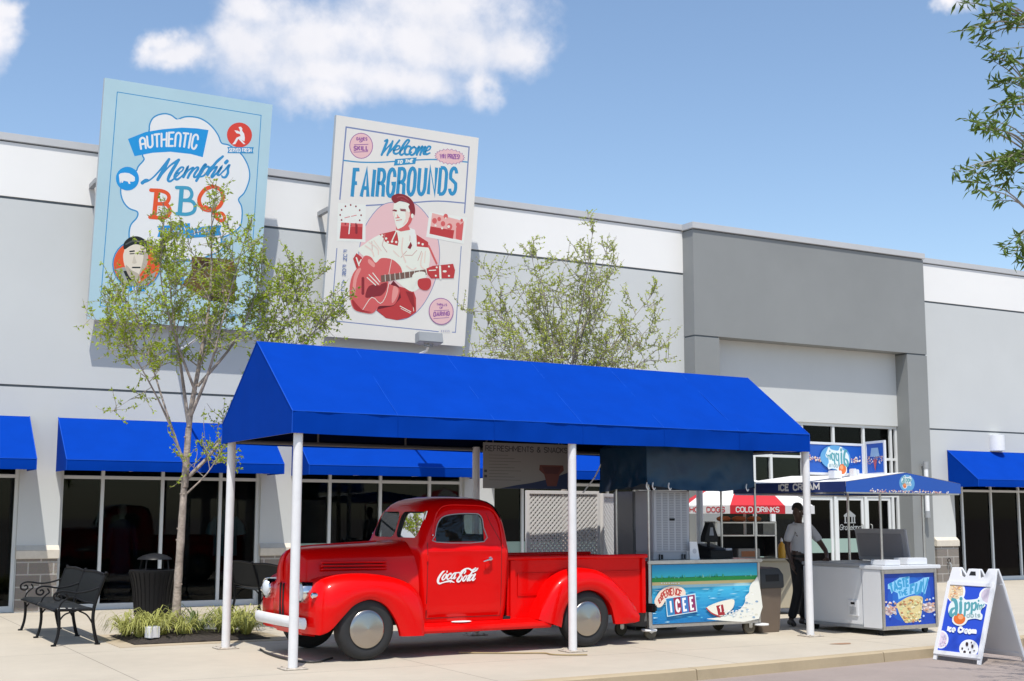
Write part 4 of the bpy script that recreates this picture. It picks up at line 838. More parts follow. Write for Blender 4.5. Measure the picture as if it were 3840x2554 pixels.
# doors: panels a few millimetres proud of the shell, below the windows
for sd in (-1, 1):
    d = MB(); SS = [.845+(1.825-.845)*i/16 for i in range(17)]; ZZ = [.425, .435, .5, .6, .7, .8, .9, 1.0, 1.08, 1.13, 1.165, 1.185, 1.205, 1.235, 1.255]
    def off(i, j, z):
        e = .006 if 0 < i < 16 and 0 < j < len(ZZ)-1 else -.004
        return e+.012*math.exp(-((z-1.178)/.016)**2)
    d.sheet([[(s_, TW+sd*(cab_w(z)+off(i, j, z)), z) for i, s_ in enumerate(SS)] for j, z in enumerate(ZZ)], m_red); do = d.build('door', trk, ang=60)
    h = MB(); y_ = TW+sd*(cab_w(1.06)+.008); h.tube([(1.665, y_, 1.085), (1.665, y_+sd*.035, 1.085), (1.62, y_+sd*.045, 1.075), (1.55, y_+sd*.045, 1.055)], [.016, .014, .012, .007], m_chrome, 8); h.cyl((1.665, y_-sd*.01, 1.085), (1.665, y_+sd*.012, 1.085), .024, m_chrome, 12); h.build('door_handle', do)
    h = MB(); h.box(1.60, 1.69, min(y_, y_-sd*.004), max(y_, y_-sd*.004)+.001, .955, 1.03, m_red); h.build('lock_plate', do, bevel=.004)
    h = MB()
    for z in (.55, 1.10): h.cyl((.835, TW+sd*(cab_w(z)+.004), z-.035), (.835, TW+sd*(cab_w(z)+.004), z+.035), .013, m_red, 8)
    h.tube([(.84, TW+sd*(cab_w(z)+.001), z) for z in (.42, .6, .8, 1.0, 1.12, 1.2, 1.28)], .0035, m_redd, 5); h.tube([(1.83, TW+sd*(cab_w(z)+.001), z) for z in (.42, .6, .8, 1.0, 1.12, 1.2, 1.28)]+[(1.70, TW+sd*(cab_w(1.5)+.001), 1.5), (1.66, TW+sd*(cab_w(1.62)), 1.62)], .0035, m_redd, 5); h.tube([(.84, TW+sd*(cab_w(.42)+.001), .42), (1.83, TW+sd*(cab_w(.42)+.001), .42)], .0035, m_redd, 5); h.build('door_hinge', do)
    gt = MB(); gt.tube(spl([(.905, TW+sd*(cab_w(1.36)+.002), 1.36), (.935, TW+sd*(cab_w(1.50)+.004), 1.50), (.995, TW+sd*(cab_w(1.63)+.008), 1.625), (1.12, TW+sd*(cab_w(1.70)+.012), 1.705), (1.40, TW+sd*(cab_w(1.70)+.012), 1.712), (1.68, TW+sd*(cab_w(1.69)+.012), 1.690), (1.80, TW+sd*(cab_w(1.60)+.006), 1.59), (1.84, TW+sd*(cab_w(1.40)+.003), 1.40), (1.845, TW+sd*(cab_w(1.22)+.003), 1.22)], 5), .011, m_red, 8); gt.build('drip_rail', cab)
    mi = MB(); mi.tube([(.91, TW+sd*(cab_w(1.36)+.005), 1.36), (.89, TW+sd*(cab_w(1.36)+.05), 1.365)], .006, m_chrome, 6); mi.ball((.89, TW+sd*(cab_w(1.36)+.05), 1.365), .011, m_chrome, 8); mi.build('wind_deflector_stud', cab)
# hood
def hsec(s_, w, zb, zt, n=20, e=3.0):
    r = []
    for k in range(n+1):
        a = math.pi*k/n; cx, sx = math.cos(a), math.sin(a)
        r.append((s_, TW-w*math.copysign(abs(cx)**(2/e), cx), zb+(zt-zb)*abs(sx)**(2/e)))
    return r
hd = MB(); HS = [(-.612, .05, .84, .96, 2.4), (-.608, .17, .80, 1.05, 2.5), (-.592, .255, .78, 1.12, 2.6), (-.565, .315, .76, 1.165, 2.7), (-.52, .355, .74, 1.198, 2.8), (-.44, .395, .72, 1.222, 3.0), (-.28, .425, .70, 1.238, 3.1), (0, .455, .68, 1.250, 3.2), (.3, .50, .66, 1.262, 3.2), (.55, .575, .64, 1.278, 3.2), (.72, .65, .62, 1.296, 3.3), (.90, .72, .62, 1.312, 3.4)]
hd.loft([hsec(s_, w, zb, zt, 28, e) for (s_, w, zb, zt, e) in HS], m_red, closed=False, cap=False); hd.add(hsec(*HS[0][:4], 28, HS[0][4]), [tuple(range(29))], m_red)
ho = hd.build('hood', trk, ang=55)
rg = MB(); rg.tube(spl([(-.615, TW, .86), (-.623, TW, 1.0), (-.597, TW, 1.13), (-.535, TW, 1.195), (-.40, TW, 1.228), (0, TW, 1.254), (.55, TW, 1.282)], 4), .012, m_red, 8); rg.build('hood_ridge', ho)
for sd in (-1, 1):
    lv = MB()
    for q, z in enumerate((.985, 1.022, 1.06)):
        pts = spl([(s_, TW+sd*(.445+.04*(s_+.33)/.77 if s_ < .1 else .467+.075*(s_-.1)/.35), z) for s_ in (-.34, -.28, 0, .2, .38, .44)], 3)
        lv.tube(pts, [.002]+[.014]*(len(pts)-2)+[.002], m_red, 8)
    lv.build('hood_louvre', ho)
    lv = MB()
    for z in (1.004, 1.041): lv.tube([(s_, TW+sd*(.455+.045*(s_+.33)/.77), z) for s_ in (-.31, 0, .2, .40)], .006, m_redd, 6)
    lv.build('louvre_slot', ho)
# nose below the hood, with upright slots
ns = MB(); rings = []
for (z, w, fs) in ((.335, .38, -.585), (.42, .40, -.605), (.60, .41, -.618), (.78, .40, -.614), (.84, .37, -.604), (.875, .33, -.575)):
    rings.append([(fs+.06*(i/10)**2 if abs(i) < 10 else fs+.42, TW+w*max(-1, min(1, i/9)), z) for i in range(-10, 11)])
ns.loft(rings, m_red, closed=False, cap=False); no_ = ns.build('grille_shell', trk, ang=50)
gs = MB()
for tt in (-.042, .042): gs.box(-.628, -.60, TW+tt-.013, TW+tt+.013, .43, .825, m_dark)
gs.build('grille_slot', no_, bevel=.006)
ap = MB(); ap.prism([(-.58, .345), (-.54, .27), (-.35, .24), (-.3, .36)], 'y', TW-.40, TW+.40, m_red); ap.build('front_apron', trk, bevel=.02)
for sd in (-1, 1):
    # front wing
    def fy(t): return TW+sd*(TW-t)
    NP = 34
    Ac = resample(spl([(-.50, .075, .30), (-.46, .045, .315), (-.39, .02, .360), (-.26, .02, .49), (-.13, .02, .610), (.0, .02, .658), (.10, .02, .662), (.25, .02, .60), (.36, .02, .468), (.42, .02, .35), (.45, .02, .25)], 5), NP)
    Cc = resample(spl([(-.530, .14, .30), (-.550, .14, .48), (-.540, .14, .68), (-.495, .145, .82), (-.40, .15, .895), (-.22, .15, .936), (.0, .145, .944), (.25, .13, .922), (.47, .11, .872), (.63, .085, .785), (.715, .05, .64), (.735, .02, .45), (.735, .01, .245)], 5), NP)
    Dc = resample(spl([(-.560, .70, .30), (-.575, .70, .48), (-.575, .70, .68), (-.545, .70, .79), (-.46, .65, .862), (-.28, .55, .912), (.0, .47, .93), (.25, .42, .915), (.47, .36, .868), (.63, .25, .785), (.745, .19, .64), (.80, .17, .45), (.80, .165, .245)], 5), NP)
    g = []
    for i in range(NP):
        a, c_, d_ = Vector(Ac[i]), Vector(Cc[i]), Vector(Dc[i]); fr = max(0, min(1, (-.30-a.x)/.14)); m1 = a.lerp(c_, .45); m1.y = -.005*(1-fr)+fr*(m1.y-.02); m0 = a.lerp(c_, .12); m0.y = .004*(1-fr)+fr*(m0.y-.01); m2 = a.lerp(c_, .80); m2.y = c_.y*.42*(1-fr)+fr*(m2.y-.02); mid = c_.lerp(d_, .35); mid.x -= .025*fr; up = (c_-a).normalized()*.012
        lip = a.copy(); lip.y = .07
        g.append([(p.x, fy(p.y), p.z) for p in (lip, a, m0, m1, m2, c_, mid+up*.7, d_.lerp(c_, .25), d_)])
    wg = MB(); wg.sheet(g, m_red); wo_ = wg.build('front_wing', trk, ang=70, fix=True)
    hl = MB(); hl.lathe([(.0, -.125), (.05, -.120), (.085, -.103), (.100, -.08), (.100, 0.05)], m_lens, 28, (-.525, fy(.40), .745), 'x'); hlo = hl.build('headlight', trk, ang=60)
    hr = MB(); hr.lathe([(.100, -.092), (.112, -.094), (.119, -.075), (.121, -.03), (.118, .06), (.100, .06)], m_chrome, 28, (-.525, fy(.40), .745), 'x', cap=False); hr.build('headlight_rim', hlo)
    pl = MB(); pl.lathe([(.0, -.045), (.02, -.042), (.033, -.028), (.036, .0), (.030, .03)], m_chrome, 16, (-.540, fy(.155), .72), 'x'); plo = pl.build('parking_lamp', trk)
    # rear wing
    NP = 30
    Ac = resample(spl([(2.60, .02, .257), (2.635, .02, .41), (2.70, .02, .545), (2.83, .02, .652), (3.0, .02, .688), (3.16, .02, .652), (3.27, .02, .575), (3.345, .02, .46), (3.40, .02, .264)], 5), NP)
    Cc = resample(spl([(2.28, .03, .36), (2.38, .06, .55), (2.50, .08, .74), (2.66, .09, .872), (2.83, .10, .932), (3.0, .10, .946), (3.18, .10, .920), (3.36, .09, .835), (3.52, .08, .706), (3.66, .07, .56), (3.76, .05, .41), (3.795, .03, .30), (3.70, .03, .268)], 5), NP)
    Dc = [(x+.0*(x-3), .36, .30+(z-.30)*1.02) for (x, y, z) in Cc]
    g = []
    for i in range(NP):
        a, c_, d_ = Vector(Ac[i]), Vector(Cc[i]), Vector(Dc[i]); m1 = a.lerp(c_, .5); m1.y = -.004; m0 = a.lerp(c_, .12); m0.y = .004; m2 = a.lerp(c_, .82); m2.y = .025; lip = a.copy(); lip.y = .07
        g.append([(p.x, fy(p.y), p.z) for p in (lip, a, m0, m1, m2, c_, c_.lerp(d_, .5), d_)])
    wg = MB(); wg.sheet(g, m_red); wg.build('rear_wing', trk, ang=70)
    # running board
    rb = MB(); pr = [(.03, .262), (.012, .29), (.015, .33), (.04, .352), (.16, .360), (.17, .366), (.40, .372), (.40, .30), (.10, .262)]
    rb.prism([(fy(t), z) for t, z in pr], 'x', .70, 2.46, m_red); rbo = rb.build('running_board', trk, bevel=.008)
    if sd == -1:
        sp = MB(); sp.lathe([(0, .366), (.10, .366), (.115, .372), (.10, .378), (0, .378)], mat('white_plate', (.75, .75, .75), .5), 20, (0, 0, 0)); so_ = sp.build('step_plate', rbo); so_.location = (1.28, fy(.13), 0); so_.scale = (1.15, .6, 1)
# bumper
bp = MB(); sec = [(.0, .355), (-.03, .36), (-.045, .39), (-.048, .415), (-.045, .445), (-.03, .472), (.0, .478), (.012, .415)]
ts = [.19, .215, .30, .5, .92, 1.34, 1.54, 1.625, 1.65]
bp.loft([[(-.668+.05*abs((t-TW)/.73)**3+s_*(.35 if t in (.19, 1.65) else 1), t, .415+(z-.415)*(.55 if t in (.19, 1.65) else 1)) for s_, z in sec] for t in ts], m_white); bp.build('front_bumper', trk, ang=50)
br = MB(); br.box(-.64, -.35, TW-.35, TW-.28, .38, .44, m_dark); br.box(-.64, -.35, TW+.28, TW+.35, .38, .44, m_dark)
br.box(-.55, 4.0, TW-.40, TW-.30, .33, .45, m_dark); br.box(-.55, 4.0, TW+.30, TW+.40, .33, .45, m_dark); br.cyl((.045, .2, .335), (.045, 1.64, .335), .05, m_dark, 10); br.cyl((3.0, .2, .335), (3.0, 1.64, .335), .06, m_dark, 10); br.ball((3.0, TW, .335), .15, m_dark, 12)
br.box(-.46, .80, TW-.30, TW+.30, .34, .80, m_dark); br.box(.0, .80, TW-.42, TW+.42, .34, .84, m_dark); br.box(.75, 2.0, TW-.70, TW+.70, .345, .40, m_dark); br.box(1.3, 1.75, TW-.3, TW+.1, .2, .34, m_dark); br.cyl((2.1, TW+.15, .27), (3.9, TW+.2, .27), .03, m_grey, 8); br.build('chassis', trk)
# cargo bed
BW = .625
bd = MB()
for sd in (-1, 1):
    y0, y1 = TW+sd*BW, TW+sd*(BW-.035); ya, yb = min(y0, y1), max(y0, y1)
    bd.box(2.03, 4.05, ya, yb, .36, 1.065, m_red)
    for (a, b) in ((2.03, 2.10), (4.0, 4.06)): bd.box(a, b, min(y0, y0+sd*.03), max(y0, y0+sd*.03), .36, 1.05, m_red)
    for z in (.89, .635): bd.box(2.14, 2.62 if z < .7 else 4.0, min(y0, y0+sd*.010), max(y0, y0+sd*.010), z-.012, z+.012, m_red)
    bd.box(2.14, 2.165, min(y0, y0+sd*.010), max(y0, y0+sd*.010), .635, .89, m_red)
bd.box(2.0, 2.035, TW-BW, TW+BW, .36, 1.065, m_red); bd.box(2.03, 4.05, TW-BW+.03, TW+BW-.03, .52, .56, mat('bed_floor', (.10, .02, .018), .6))
bo = bd.build('cargo_bed', trk, bevel=.006)
rl = MB()
for sd in (-1, 1): rl.tube([(1.99, TW+sd*(BW+.012), 1.078), (4.09, TW+sd*(BW+.012), 1.078)], .027, m_red, 12)
rl.tube([(2.015, TW-BW, 1.078), (2.015, TW+BW, 1.078)], .022, m_red, 10); rl.build('bed_rail', bo)
tg = MB(); tg.box(4.055, 4.09, TW-BW+.02, TW+BW-.02, .50, 1.07, m_red); tg.build('tailgate', trk, bevel=.008)
rbm = MB(); rbm.box(4.105, 4.175, .17, 1.67, .365, .475, m_black); rbm.box(3.9, 4.12, .62, .70, .36, .44, m_dark); rbm.box(3.9, 4.12, 1.14, 1.22, .36, .44, m_dark); rbm.build('rear_bumper', trk, bevel=.02)
# wheels
for s_ in (.045, 3.0):
    for sd in (-1, 1):
        w = MB(); r = .342; h = .088; yc = TW+sd*(TW-.14)
        w.lathe([(.20, -h*.9), (.25, -h*1.08), (.305, -h*1.02), (.333, -h*.74), (r, -h*.40), (r, h*.40), (.333, h*.74), (.305, h*1.02), (.25, h*1.08), (.20, h*.9)], m_tyre, 48, (s_, yc, r+.002), 'y', cap=False)
        wo_ = w.build('wheel', trk, ang=50)
        cpz = MB(); prof = [(.212, -.075), (.212, -.088), (.205, -.098), (.17, -.106), (.10, -.116), (.0, -.126)]
        cpz.lathe([(rr, yy*(1 if sd < 0 else -1)) for rr, yy in prof], m_alu, 48, (s_, yc, r+.002), 'y', cap=False); cpz.lathe([(.205, -.07), (.205, .07)], m_dark, 24, (s_, yc, r+.002), 'y'); cpz.build('hubcap', wo_, ang=70)
# script on the near door, traced strokes
yd = TW-cab_w(.9)-.0072
A = Art([(1620+70/13.1, 2110+95/13.1), (1620+2318/13.1, 2110+170/13.1), (1620+2318/13.1, 2110+1085/13.1), (1620+70/13.1, 2110+1010/13.1)], (.925, yd, .80), (1, 0, .0), (0, 0, 1), .60, .205, .0005)
A.zoom(1620, 2110, 13.1)
SCW = mat('script_white', (.80, .78, .77), .4)
for st, w_ in (([(690,420),(700,330),(630,290),(520,360),(380,520),(280,700),(250,830),(280,930),(360,965),(480,930),(640,895),(800,870),(900,880),(1060,960)], [50, 60, 50, 70, 95, 110, 110, 95, 70, 50, 60, 90, 85, 25]), ([(870,905),(860,955)], [40, 24]),
               ([(640,480),(560,540),(480,650),(455,740),(500,790),(590,730),(650,620),(650,530),(620,490)], [46, 56, 80, 80, 60, 60, 66, 56, 40]), ([(650,520),(740,560)], [44, 40]), ([(880,540),(890,480),(820,500),(730,600),(690,700),(720,770),(800,750),(880,660)], [60, 50, 56, 76, 80, 62, 46, 36]), ([(1110,500),(1040,490),(950,580),(890,700),(910,760),(990,720),(1080,600)], [50, 56, 72, 76, 56, 44, 40]), ([(1130,470),(1060,640),(1020,740),(1060,760),(1130,690)], [70, 76, 70, 50, 30]), ([(1060,460),(1180,470),(1300,460)], [40, 44, 50]),
               ([(1540,520),(1600,440),(1600,370),(1520,390),(1400,540),(1290,700),(1220,800),(1190,880),(1250,930),(1340,890),(1420,760),(1430,660),(1400,640)], [60, 66, 60, 60, 72, 84, 90, 90, 80, 64, 56, 50, 44]), ([(1310,540),(1420,400),(1560,310),(1720,280),(1830,320),(1930,390),(2060,330),(2120,290),(2080,290)], [50, 64, 66, 60, 70, 84, 80, 70, 60]), ([(2230,290),(2150,390),(2000,480)], [40, 66, 50]),
               ([(1640,620),(1560,680),(1480,800),(1470,880),(1530,900),(1620,800),(1650,700),(1630,640)], [44, 52, 76, 78, 60, 60, 60, 46]), ([(1980,400),(1880,560),(1760,740),(1690,860),(1710,910),(1780,860)], [80, 84, 80, 76, 60, 36]), ([(1650,680),(1730,650),(1800,600)], [40, 40, 36]), ([(2000,620),(1920,640),(1820,760),(1780,860),(1820,900),(1900,840),(2000,690)], [44, 54, 70, 74, 56, 46, 44]), ([(2080,600),(2000,760),(1950,870),(1990,905),(2070,840),(2110,800)], [90, 84, 76, 56, 40, 24])):
    A.line(st, w_, SCW, smooth=5)
A.build('door_lettering', trk)
# ------------------------------------------------------------------ benches
m_iron = mat('black_iron', (.008, .008, .009), .45, var=.2, vscale=10, spec=.2); m_mesh = mat('black_perforated_sheet', (.018, .020, .021), .6, var=.15, vscale=200, spec=.12)
def bench(label, loc, rz):
    o = thing('park_bench', label, 'bench', loc, rz, 'black metal benches by the shop windows')   # sitter looks along local -x, bench runs along +y
    L = 1.25
    for j in range(3):
        y = L*j
        f = MB(); f.tube(spl([(0.0, y, .0), (.015, y, .02), (.045, y, .13), (.055, y, .27), (.04, y, .435)], 5), [.022]*5+[.019]*16, m_iron, 8); f.cyl((0, y, 0), (0, y, .018), .034, m_iron, 10); f.build('leg', o)
        f = MB(); f.tube(spl([(.52, y, .0), (.49, y, .10), (.455, y, .28), (.46, y, .44), (.50, y, .60), (.575, y, .84)], 5), .021, m_iron, 8); f.cyl((.52, y, 0), (.52, y, .018), .034, m_iron, 10); f.ball((.59, y, .87), .022, m_iron, 8); f.build('leg', o)
        a = MB(); a.tube([(.03, y, .43), (.46, y, .43)], .018, m_iron, 8); a.tube(spl([(.05, y, .30), (.12, y, .38), (.25, y, .415)], 4), .010, m_iron, 6); a.tube(spl([(.46, y, .24), (.38, y, .36), (.28, y, .415)], 4), .010, m_iron, 6); a.build('brace', o)
        r = MB(); r.tube(spl([(.535, y, .70), (.40, y, .655), (.25, y, .635), (.12, y, .655), (.035, y, .655), (-.02, y, .62), (-.015, y, .565), (.04, y, .55), (.07, y, .585), (.045, y, .615), (.02, y, .60)], 5), .012, m_iron, 8)
        r.tube(spl([(.04, y, .435), (.06, y, .50), (.10, y, .545), (.14, y, .58), (.115, y, .63)], 4), .010, m_iron, 8); r.build('armrest', o)
    for j in range(2):
        ya, yb = L*j+.02, L*(j+1)-.02
        s = MB(); prof = [(-.005, .415), (.01, .447), (.06, .458), (.20, .452), (.36, .440), (.45, .446)]
        s.sheet([[(x, ya+(yb-ya)*i/6, z-.008*math.sin(math.pi*i/6)) for i in range(7)] for x, z in prof], m_mesh); so = s.build('seat', o, ang=60)
        s = MB(); prof = [(.475, .50), (.49, .58), (.515, .68), (.55, .78), (.575, .845)]
        s.sheet([[(x, ya+(yb-ya)*i/6, z+.016*math.sin(math.pi*i/6)*(1 if z > .7 else -1)) for i in range(7)] for x, z in prof], m_mesh); s.build('backrest', o, ang=60)
        t = MB(); t.tube(spl([(.577, ya, .85), (.58, (ya+yb)/2, .868), (.577, yb, .85)], 4), .014, m_iron, 8); t.tube(spl([(.475, ya, .50), (.475, (ya+yb)/2, .482), (.475, yb, .50)], 4), .012, m_iron, 8); t.tube([(-.006, ya, .42), (-.006, yb, .42)], .014, m_iron, 8); t.build('rail', o)
    return o
bench('black metal bench with scrolled arms standing left of the bin and tree bed', (3.03, 16.80, 0), 0)
bench('black metal bench half hidden behind the truck bonnet, right of the tree bed', (6.96, 20.72, 0), math.pi)

# ------------------------------------------------------------------ litter bin
o = thing('litter_bin', 'black flared litter bin with a raised domed lid beside the tree', 'litter bin', (5.13, 20.45, 0))
b = MB(); b.lathe([(.0, .04), (.265, .04), (.275, .10), (.285, .25), (.305, .45), (.34, .62), (.375, .72), (.375, .745), (.32, .75), (.30, .70), (.0, .6)], m_black, 36)
for k in range(28):
    a = 2*math.pi*k/28; c, s = math.cos(a), math.sin(a); b.tube([(r*c, r*s, z) for r, z in ((.272, .05), (.285, .2), (.312, .45), (.347, .62), (.378, .715))], .006, m_black, 6)
b.build('bin_body', o, ang=50)
b = MB(); b.lathe([(.0, 1.0), (.08, .992), (.18, .965), (.25, .925), (.262, .905), (.24, .905), (.0, .93)], m_black, 30); lo = b.build('lid', o, ang=50)
for k in range(4):
    a = R(45+90*k); q = MB(); q.tube([(.25*math.cos(a), .25*math.sin(a), .74), (.22*math.cos(a), .22*math.sin(a), .93)], .012, m_black, 6); q.build('lid_support', o)
for k in range(3):
    a = R(195+120*k); q = MB(); q.cyl((.24*math.cos(a), .24*math.sin(a), 0), (.24*math.cos(a), .24*math.sin(a), .12), .03, m_black, 8); q.build('foot', o)

# ------------------------------------------------------------------ tree bed plants and its lamp
m_lir = leafmat('strap_leaf', (.40, .42, .14), .5); m_lird = leafmat('dark_strap_leaf', (.15, .20, .08), .5)
def plant(x, y, r, n, m, label, name='strap_leaf_plant'):
    o = MB(); g = random.Random(int(x*1000+y*77))
    for k in range(n):
        a = g.uniform(0, 2*math.pi); L = r*g.uniform(.7, 1.45); h = L*g.uniform(.40, .85); w_ = g.uniform(.005, .0095); c, s = math.cos(a), math.sin(a); b0 = g.uniform(0, .06)
        pts = [(b0, 0), (b0+L*.22, h*.62), (b0+L*.5, h*.95), (b0+L*.8, h*.85), (b0+L*1.02, h*g.uniform(.2, .62))]; vs = []
        for i, (d, z) in enumerate(pts):
            ww = w_*(1, 1, .9, .65, .1)[i]; vs += [(d*c-ww*s, d*s+ww*c, z), (d*c+ww*s, d*s-ww*c, z)]
        o.add(vs, [(2*i, 2*i+1, 2*i+3, 2*i+2) for i in range(4)], m)
    ob = o.build(name, None, fix=False, ang=80); ob.location = (x, y, .05); tag(ob, label, 'plant', 'strap leaved plants in the tree bed'); return ob
PL = [(4.02, 17.35, .30, 'at the bed corner nearest the bench'), (4.12, 17.02, .30, 'just behind the little white lamp'), (4.38, 16.98, .32, 'right beside the little white lamp'), (4.36, 17.40, .33, 'between the bench corner and the trunk'), (4.66, 16.92, .30, 'in front of the tree trunk'), (4.70, 17.55, .28, 'behind the tree trunk'),
      (5.22, 16.86, .30, 'left of the canopy back post'), (5.44, 16.80, .30, 'at the bed corner nearest the truck bumper'), (5.55, 17.25, .33, 'at the right edge of the bed, half way back'), (5.28, 17.35, .32, 'behind the canopy back post'), (5.50, 17.62, .28, 'at the far right corner of the bed')]
for (x, y, r, w_) in PL: plant(x, y, r, 95, m_lir, 'pale green strap leaved plant '+w_)
plant(4.93, 17.25, .36, 70, m_lird, 'darker green strap leaved plant in the middle of the bed')
o = thing('bed_lamp', 'small white box lamp standing in the soil of the tree bed', 'garden light', (4.20, 16.72, .03), R(15))
b = MB(); b.box(-.075, .075, -.06, .06, .03, .17, m_white); b.build('lamp_box', o, bevel=.006); b = MB(); b.box(-.055, .055, -.04, .04, .171, .176, m_grey); b.build('lamp_glass', o); b = MB(); b.cyl((0, 0, -.1), (0, 0, .03), .02, m_grey, 8); b.build('ground_spike', o)

# ------------------------------------------------------------------ trees
def barkmat():
    m = mat('pale_bark', (.34, .28, .235), .85, var=.45, vscale=7, bump=.6, bscale=35); return m
m_bark = barkmat(); m_twig = mat('twig_bark', (.30, .26, .21), .85, var=.3, vscale=9)
m_leaf1 = leafmat('yellow_green_leaf', (.37, .47, .05), .42); m_leaf2 = leafmat('light_green_leaf', (.46, .53, .10), .38); m_leaf3 = leafmat('willow_oak_leaf', (.13, .20, .045), .5)
def leaf(mb, p, d, L, w_, m, g):
    d = Vector(d).normalized(); sd = d.cross(Vector((g.uniform(-1, 1), g.uniform(-1, 1), g.uniform(-.6, 1)))); sd = sd.normalized() if sd.length > 1e-4 else d.orthogonal(); up = sd.cross(d)
    a, b, c, e = p, p+d*L*.45+sd*w_, p+d*L+up*(-.18*L), p+d*L*.45-sd*w_
    mid = p+d*L*.5+up*(w_*.5)
    mb.add([a, b, c, e, mid], [(0, 4, 1), (4, 2, 1), (0, 3, 4), (3, 2, 4)], m)
def rvec(g): 
    v = Vector((g.gauss(0, 1), g.gauss(0, 1), g.gauss(0, 1))); return v.normalized()
def tree(name, label, loc, trunk, limbs, r0, seed, leafm, lsz, dens, cat='tree', group=None, up=.55, start=.38, sublen=.75, nsub=9, per=9, barkm=None):
    g = random.Random(seed); o = thing(name, label, cat, loc, 0, group)
    tb = MB(); bk = MB(); lf = MB()
    P = spl(trunk, 5); n = len(P); tb.tube([(p[0], p[1], p[2]) for p in P], [r0*(1.18 if i == 0 else 1-.45*i/n)*(1+.07*g.uniform(-1, 1)) for i in range(n)], barkm or m_bark, 12)
    for k in range(14):
        i = g.randrange(2, n-1); p = Vector(P[i]); a = g.uniform(0, 6.28); d = Vector((math.cos(a), math.sin(a), .4)); tb.tube([p+d*r0*.4, p+d*r0*1.02], [r0*.22, r0*.12], barkm or m_bark, 6)
    tb.build('trunk', o, ang=60)
    def twig(p, d, L, nl):
        pts = [p]; q = p.copy(); dd = d.copy()
        for k in range(4):
            dd = (dd+rvec(g)*.28+Vector((0, 0, .06))).normalized(); q = q+dd*L/4; pts.append(q.copy())
        bk.tube(pts, [.005, .0045, .004, .003, .002], m_twig, 4, cap=False)
        for k in range(nl):
            t = g.uniform(.15, 1); i = min(3, int(t*4)); b = Vector(pts[i]).lerp(pts[i+1], t*4-i)
            leaf(lf, b, (dd*.4+rvec(g)*.9+Vector((0, 0, -.12))), lsz*g.uniform(.65, 1.25), lsz*g.uniform(.2, .3), leafm, g)
    for (pts, rr, dn) in limbs:
        Q = [Vector(p) for p in spl(pts, 5)]; m = len(Q); bk.tube(Q, [rr*(1-.82*i/(m-1)) for i in range(m)], barkm or m_bark, 8)
        cnt = int(nsub*dn)
        for k in range(cnt):
            t = start+(1-start)*(k+g.random())/cnt; i = min(m-2, int(t*(m-1))); b = Q[i].lerp(Q[i+1], t*(m-1)-i); ax = (Q[i+1]-Q[i]).normalized()
            d = (ax*.45+rvec(g)*.85+Vector((0, 0, up*.5))).normalized(); L = sublen*g.uniform(.55, 1.15)*(1.1-.45*t); sub = [b]; q = b.copy(); dd = d
            for s_ in range(4):
                dd = (dd+rvec(g)*.2+Vector((0, 0, .10))).normalized(); q = q+dd*L/4; sub.append(q.copy())
            r_ = max(.006, rr*.32*(1-t*.5)); bk.tube(sub, [r_, r_*.8, r_*.6, r_*.45, .004], m_twig if r_ < .012 else (barkm or m_bark), 5, cap=False)
            for s_ in range(int(per*dens)):
                tt = g.uniform(.15, 1); ii = min(3, int(tt*4)); pb = sub[ii].lerp(sub[ii+1], tt*4-ii)
                twig(pb, (dd*.4+rvec(g)*.9+Vector((0, 0, .15))).normalized(), L*g.uniform(.25, .62), g.randint(6, 10))
        for s_ in range(3): twig(Q[-1], (Q[-1]-Q[-2]).normalized()+rvec(g)*.4, .28, 9)
    bk.build('branch', o, ang=60); lf.build('crown', o, fix=False, ang=80, smooth=False)
    return o
ty = 17.2
def L_(pts, r, dn=1.0, oy=0.0):   # limb drawn in the x-z plane through the trunk, leaning oy in depth along its length
    n = len(pts); return ([(x-4.62, (oy*i/(n-1)), z-.04) for i, (x, z) in enumerate(pts)], r, dn)
limbs1 = [L_([(4.675, 1.95), (4.72, 2.9), (4.84, 3.7), (4.95, 4.6), (4.94, 5.75)], .046, 1.5, .1), L_([(4.70, 2.75), (4.62, 3.5), (4.52, 4.3), (4.38, 5.55)], .028, 1.1, .5), L_([(4.66, 2.25), (4.42, 2.95), (4.22, 3.6), (4.05, 4.15), (3.85, 4.55)], .018, 1.25, .4), L_([(4.52, 2.62), (4.25, 3.1), (3.92, 3.6), (3.62, 3.98)], .016, 1.0, -.3), L_([(4.72, 2.9), (4.90, 3.5), (5.02, 4.2), (5.25, 5.35)], .026, 1.1, -.5), L_([(4.685, 2.05), (5.08, 2.48), (5.42, 3.1), (5.78, 3.9), (6.05, 4.9)], .027, 1.35, .2), L_([(5.30, 2.85), (5.75, 3.45), (6.2, 3.95), (6.55, 4.35)], .02, 1.15, -.3), L_([(5.6, 3.5), (6.05, 4.2), (6.45, 5.0)], .02, 1.25, .4), L_([(4.80, 3.3), (5.25, 3.9), (5.5, 4.5), (5.55, 5.0)], .022, 1.2, -.2), L_([(4.78, 3.2), (4.45, 3.9), (4.2, 4.6), (4.15, 5.1)], .02, 1.15, -.4), L_([(4.685, 1.85), (4.95, 2.15), (5.15, 2.55)], .014, .5, -.2)]
tree('street_tree', 'young pale barked tree growing in the bed in front of the blue billboard', (4.62, ty, .04), [(0, 0, 0), (.005, .0, .5), (.025, 0, 1.2), (.05, .01, 1.95), (.08, .02, 2.7)], limbs1, .062, 3, m_leaf1, .052, 1.0, group='young street trees', nsub=14, per=10, sublen=.80, start=.40)

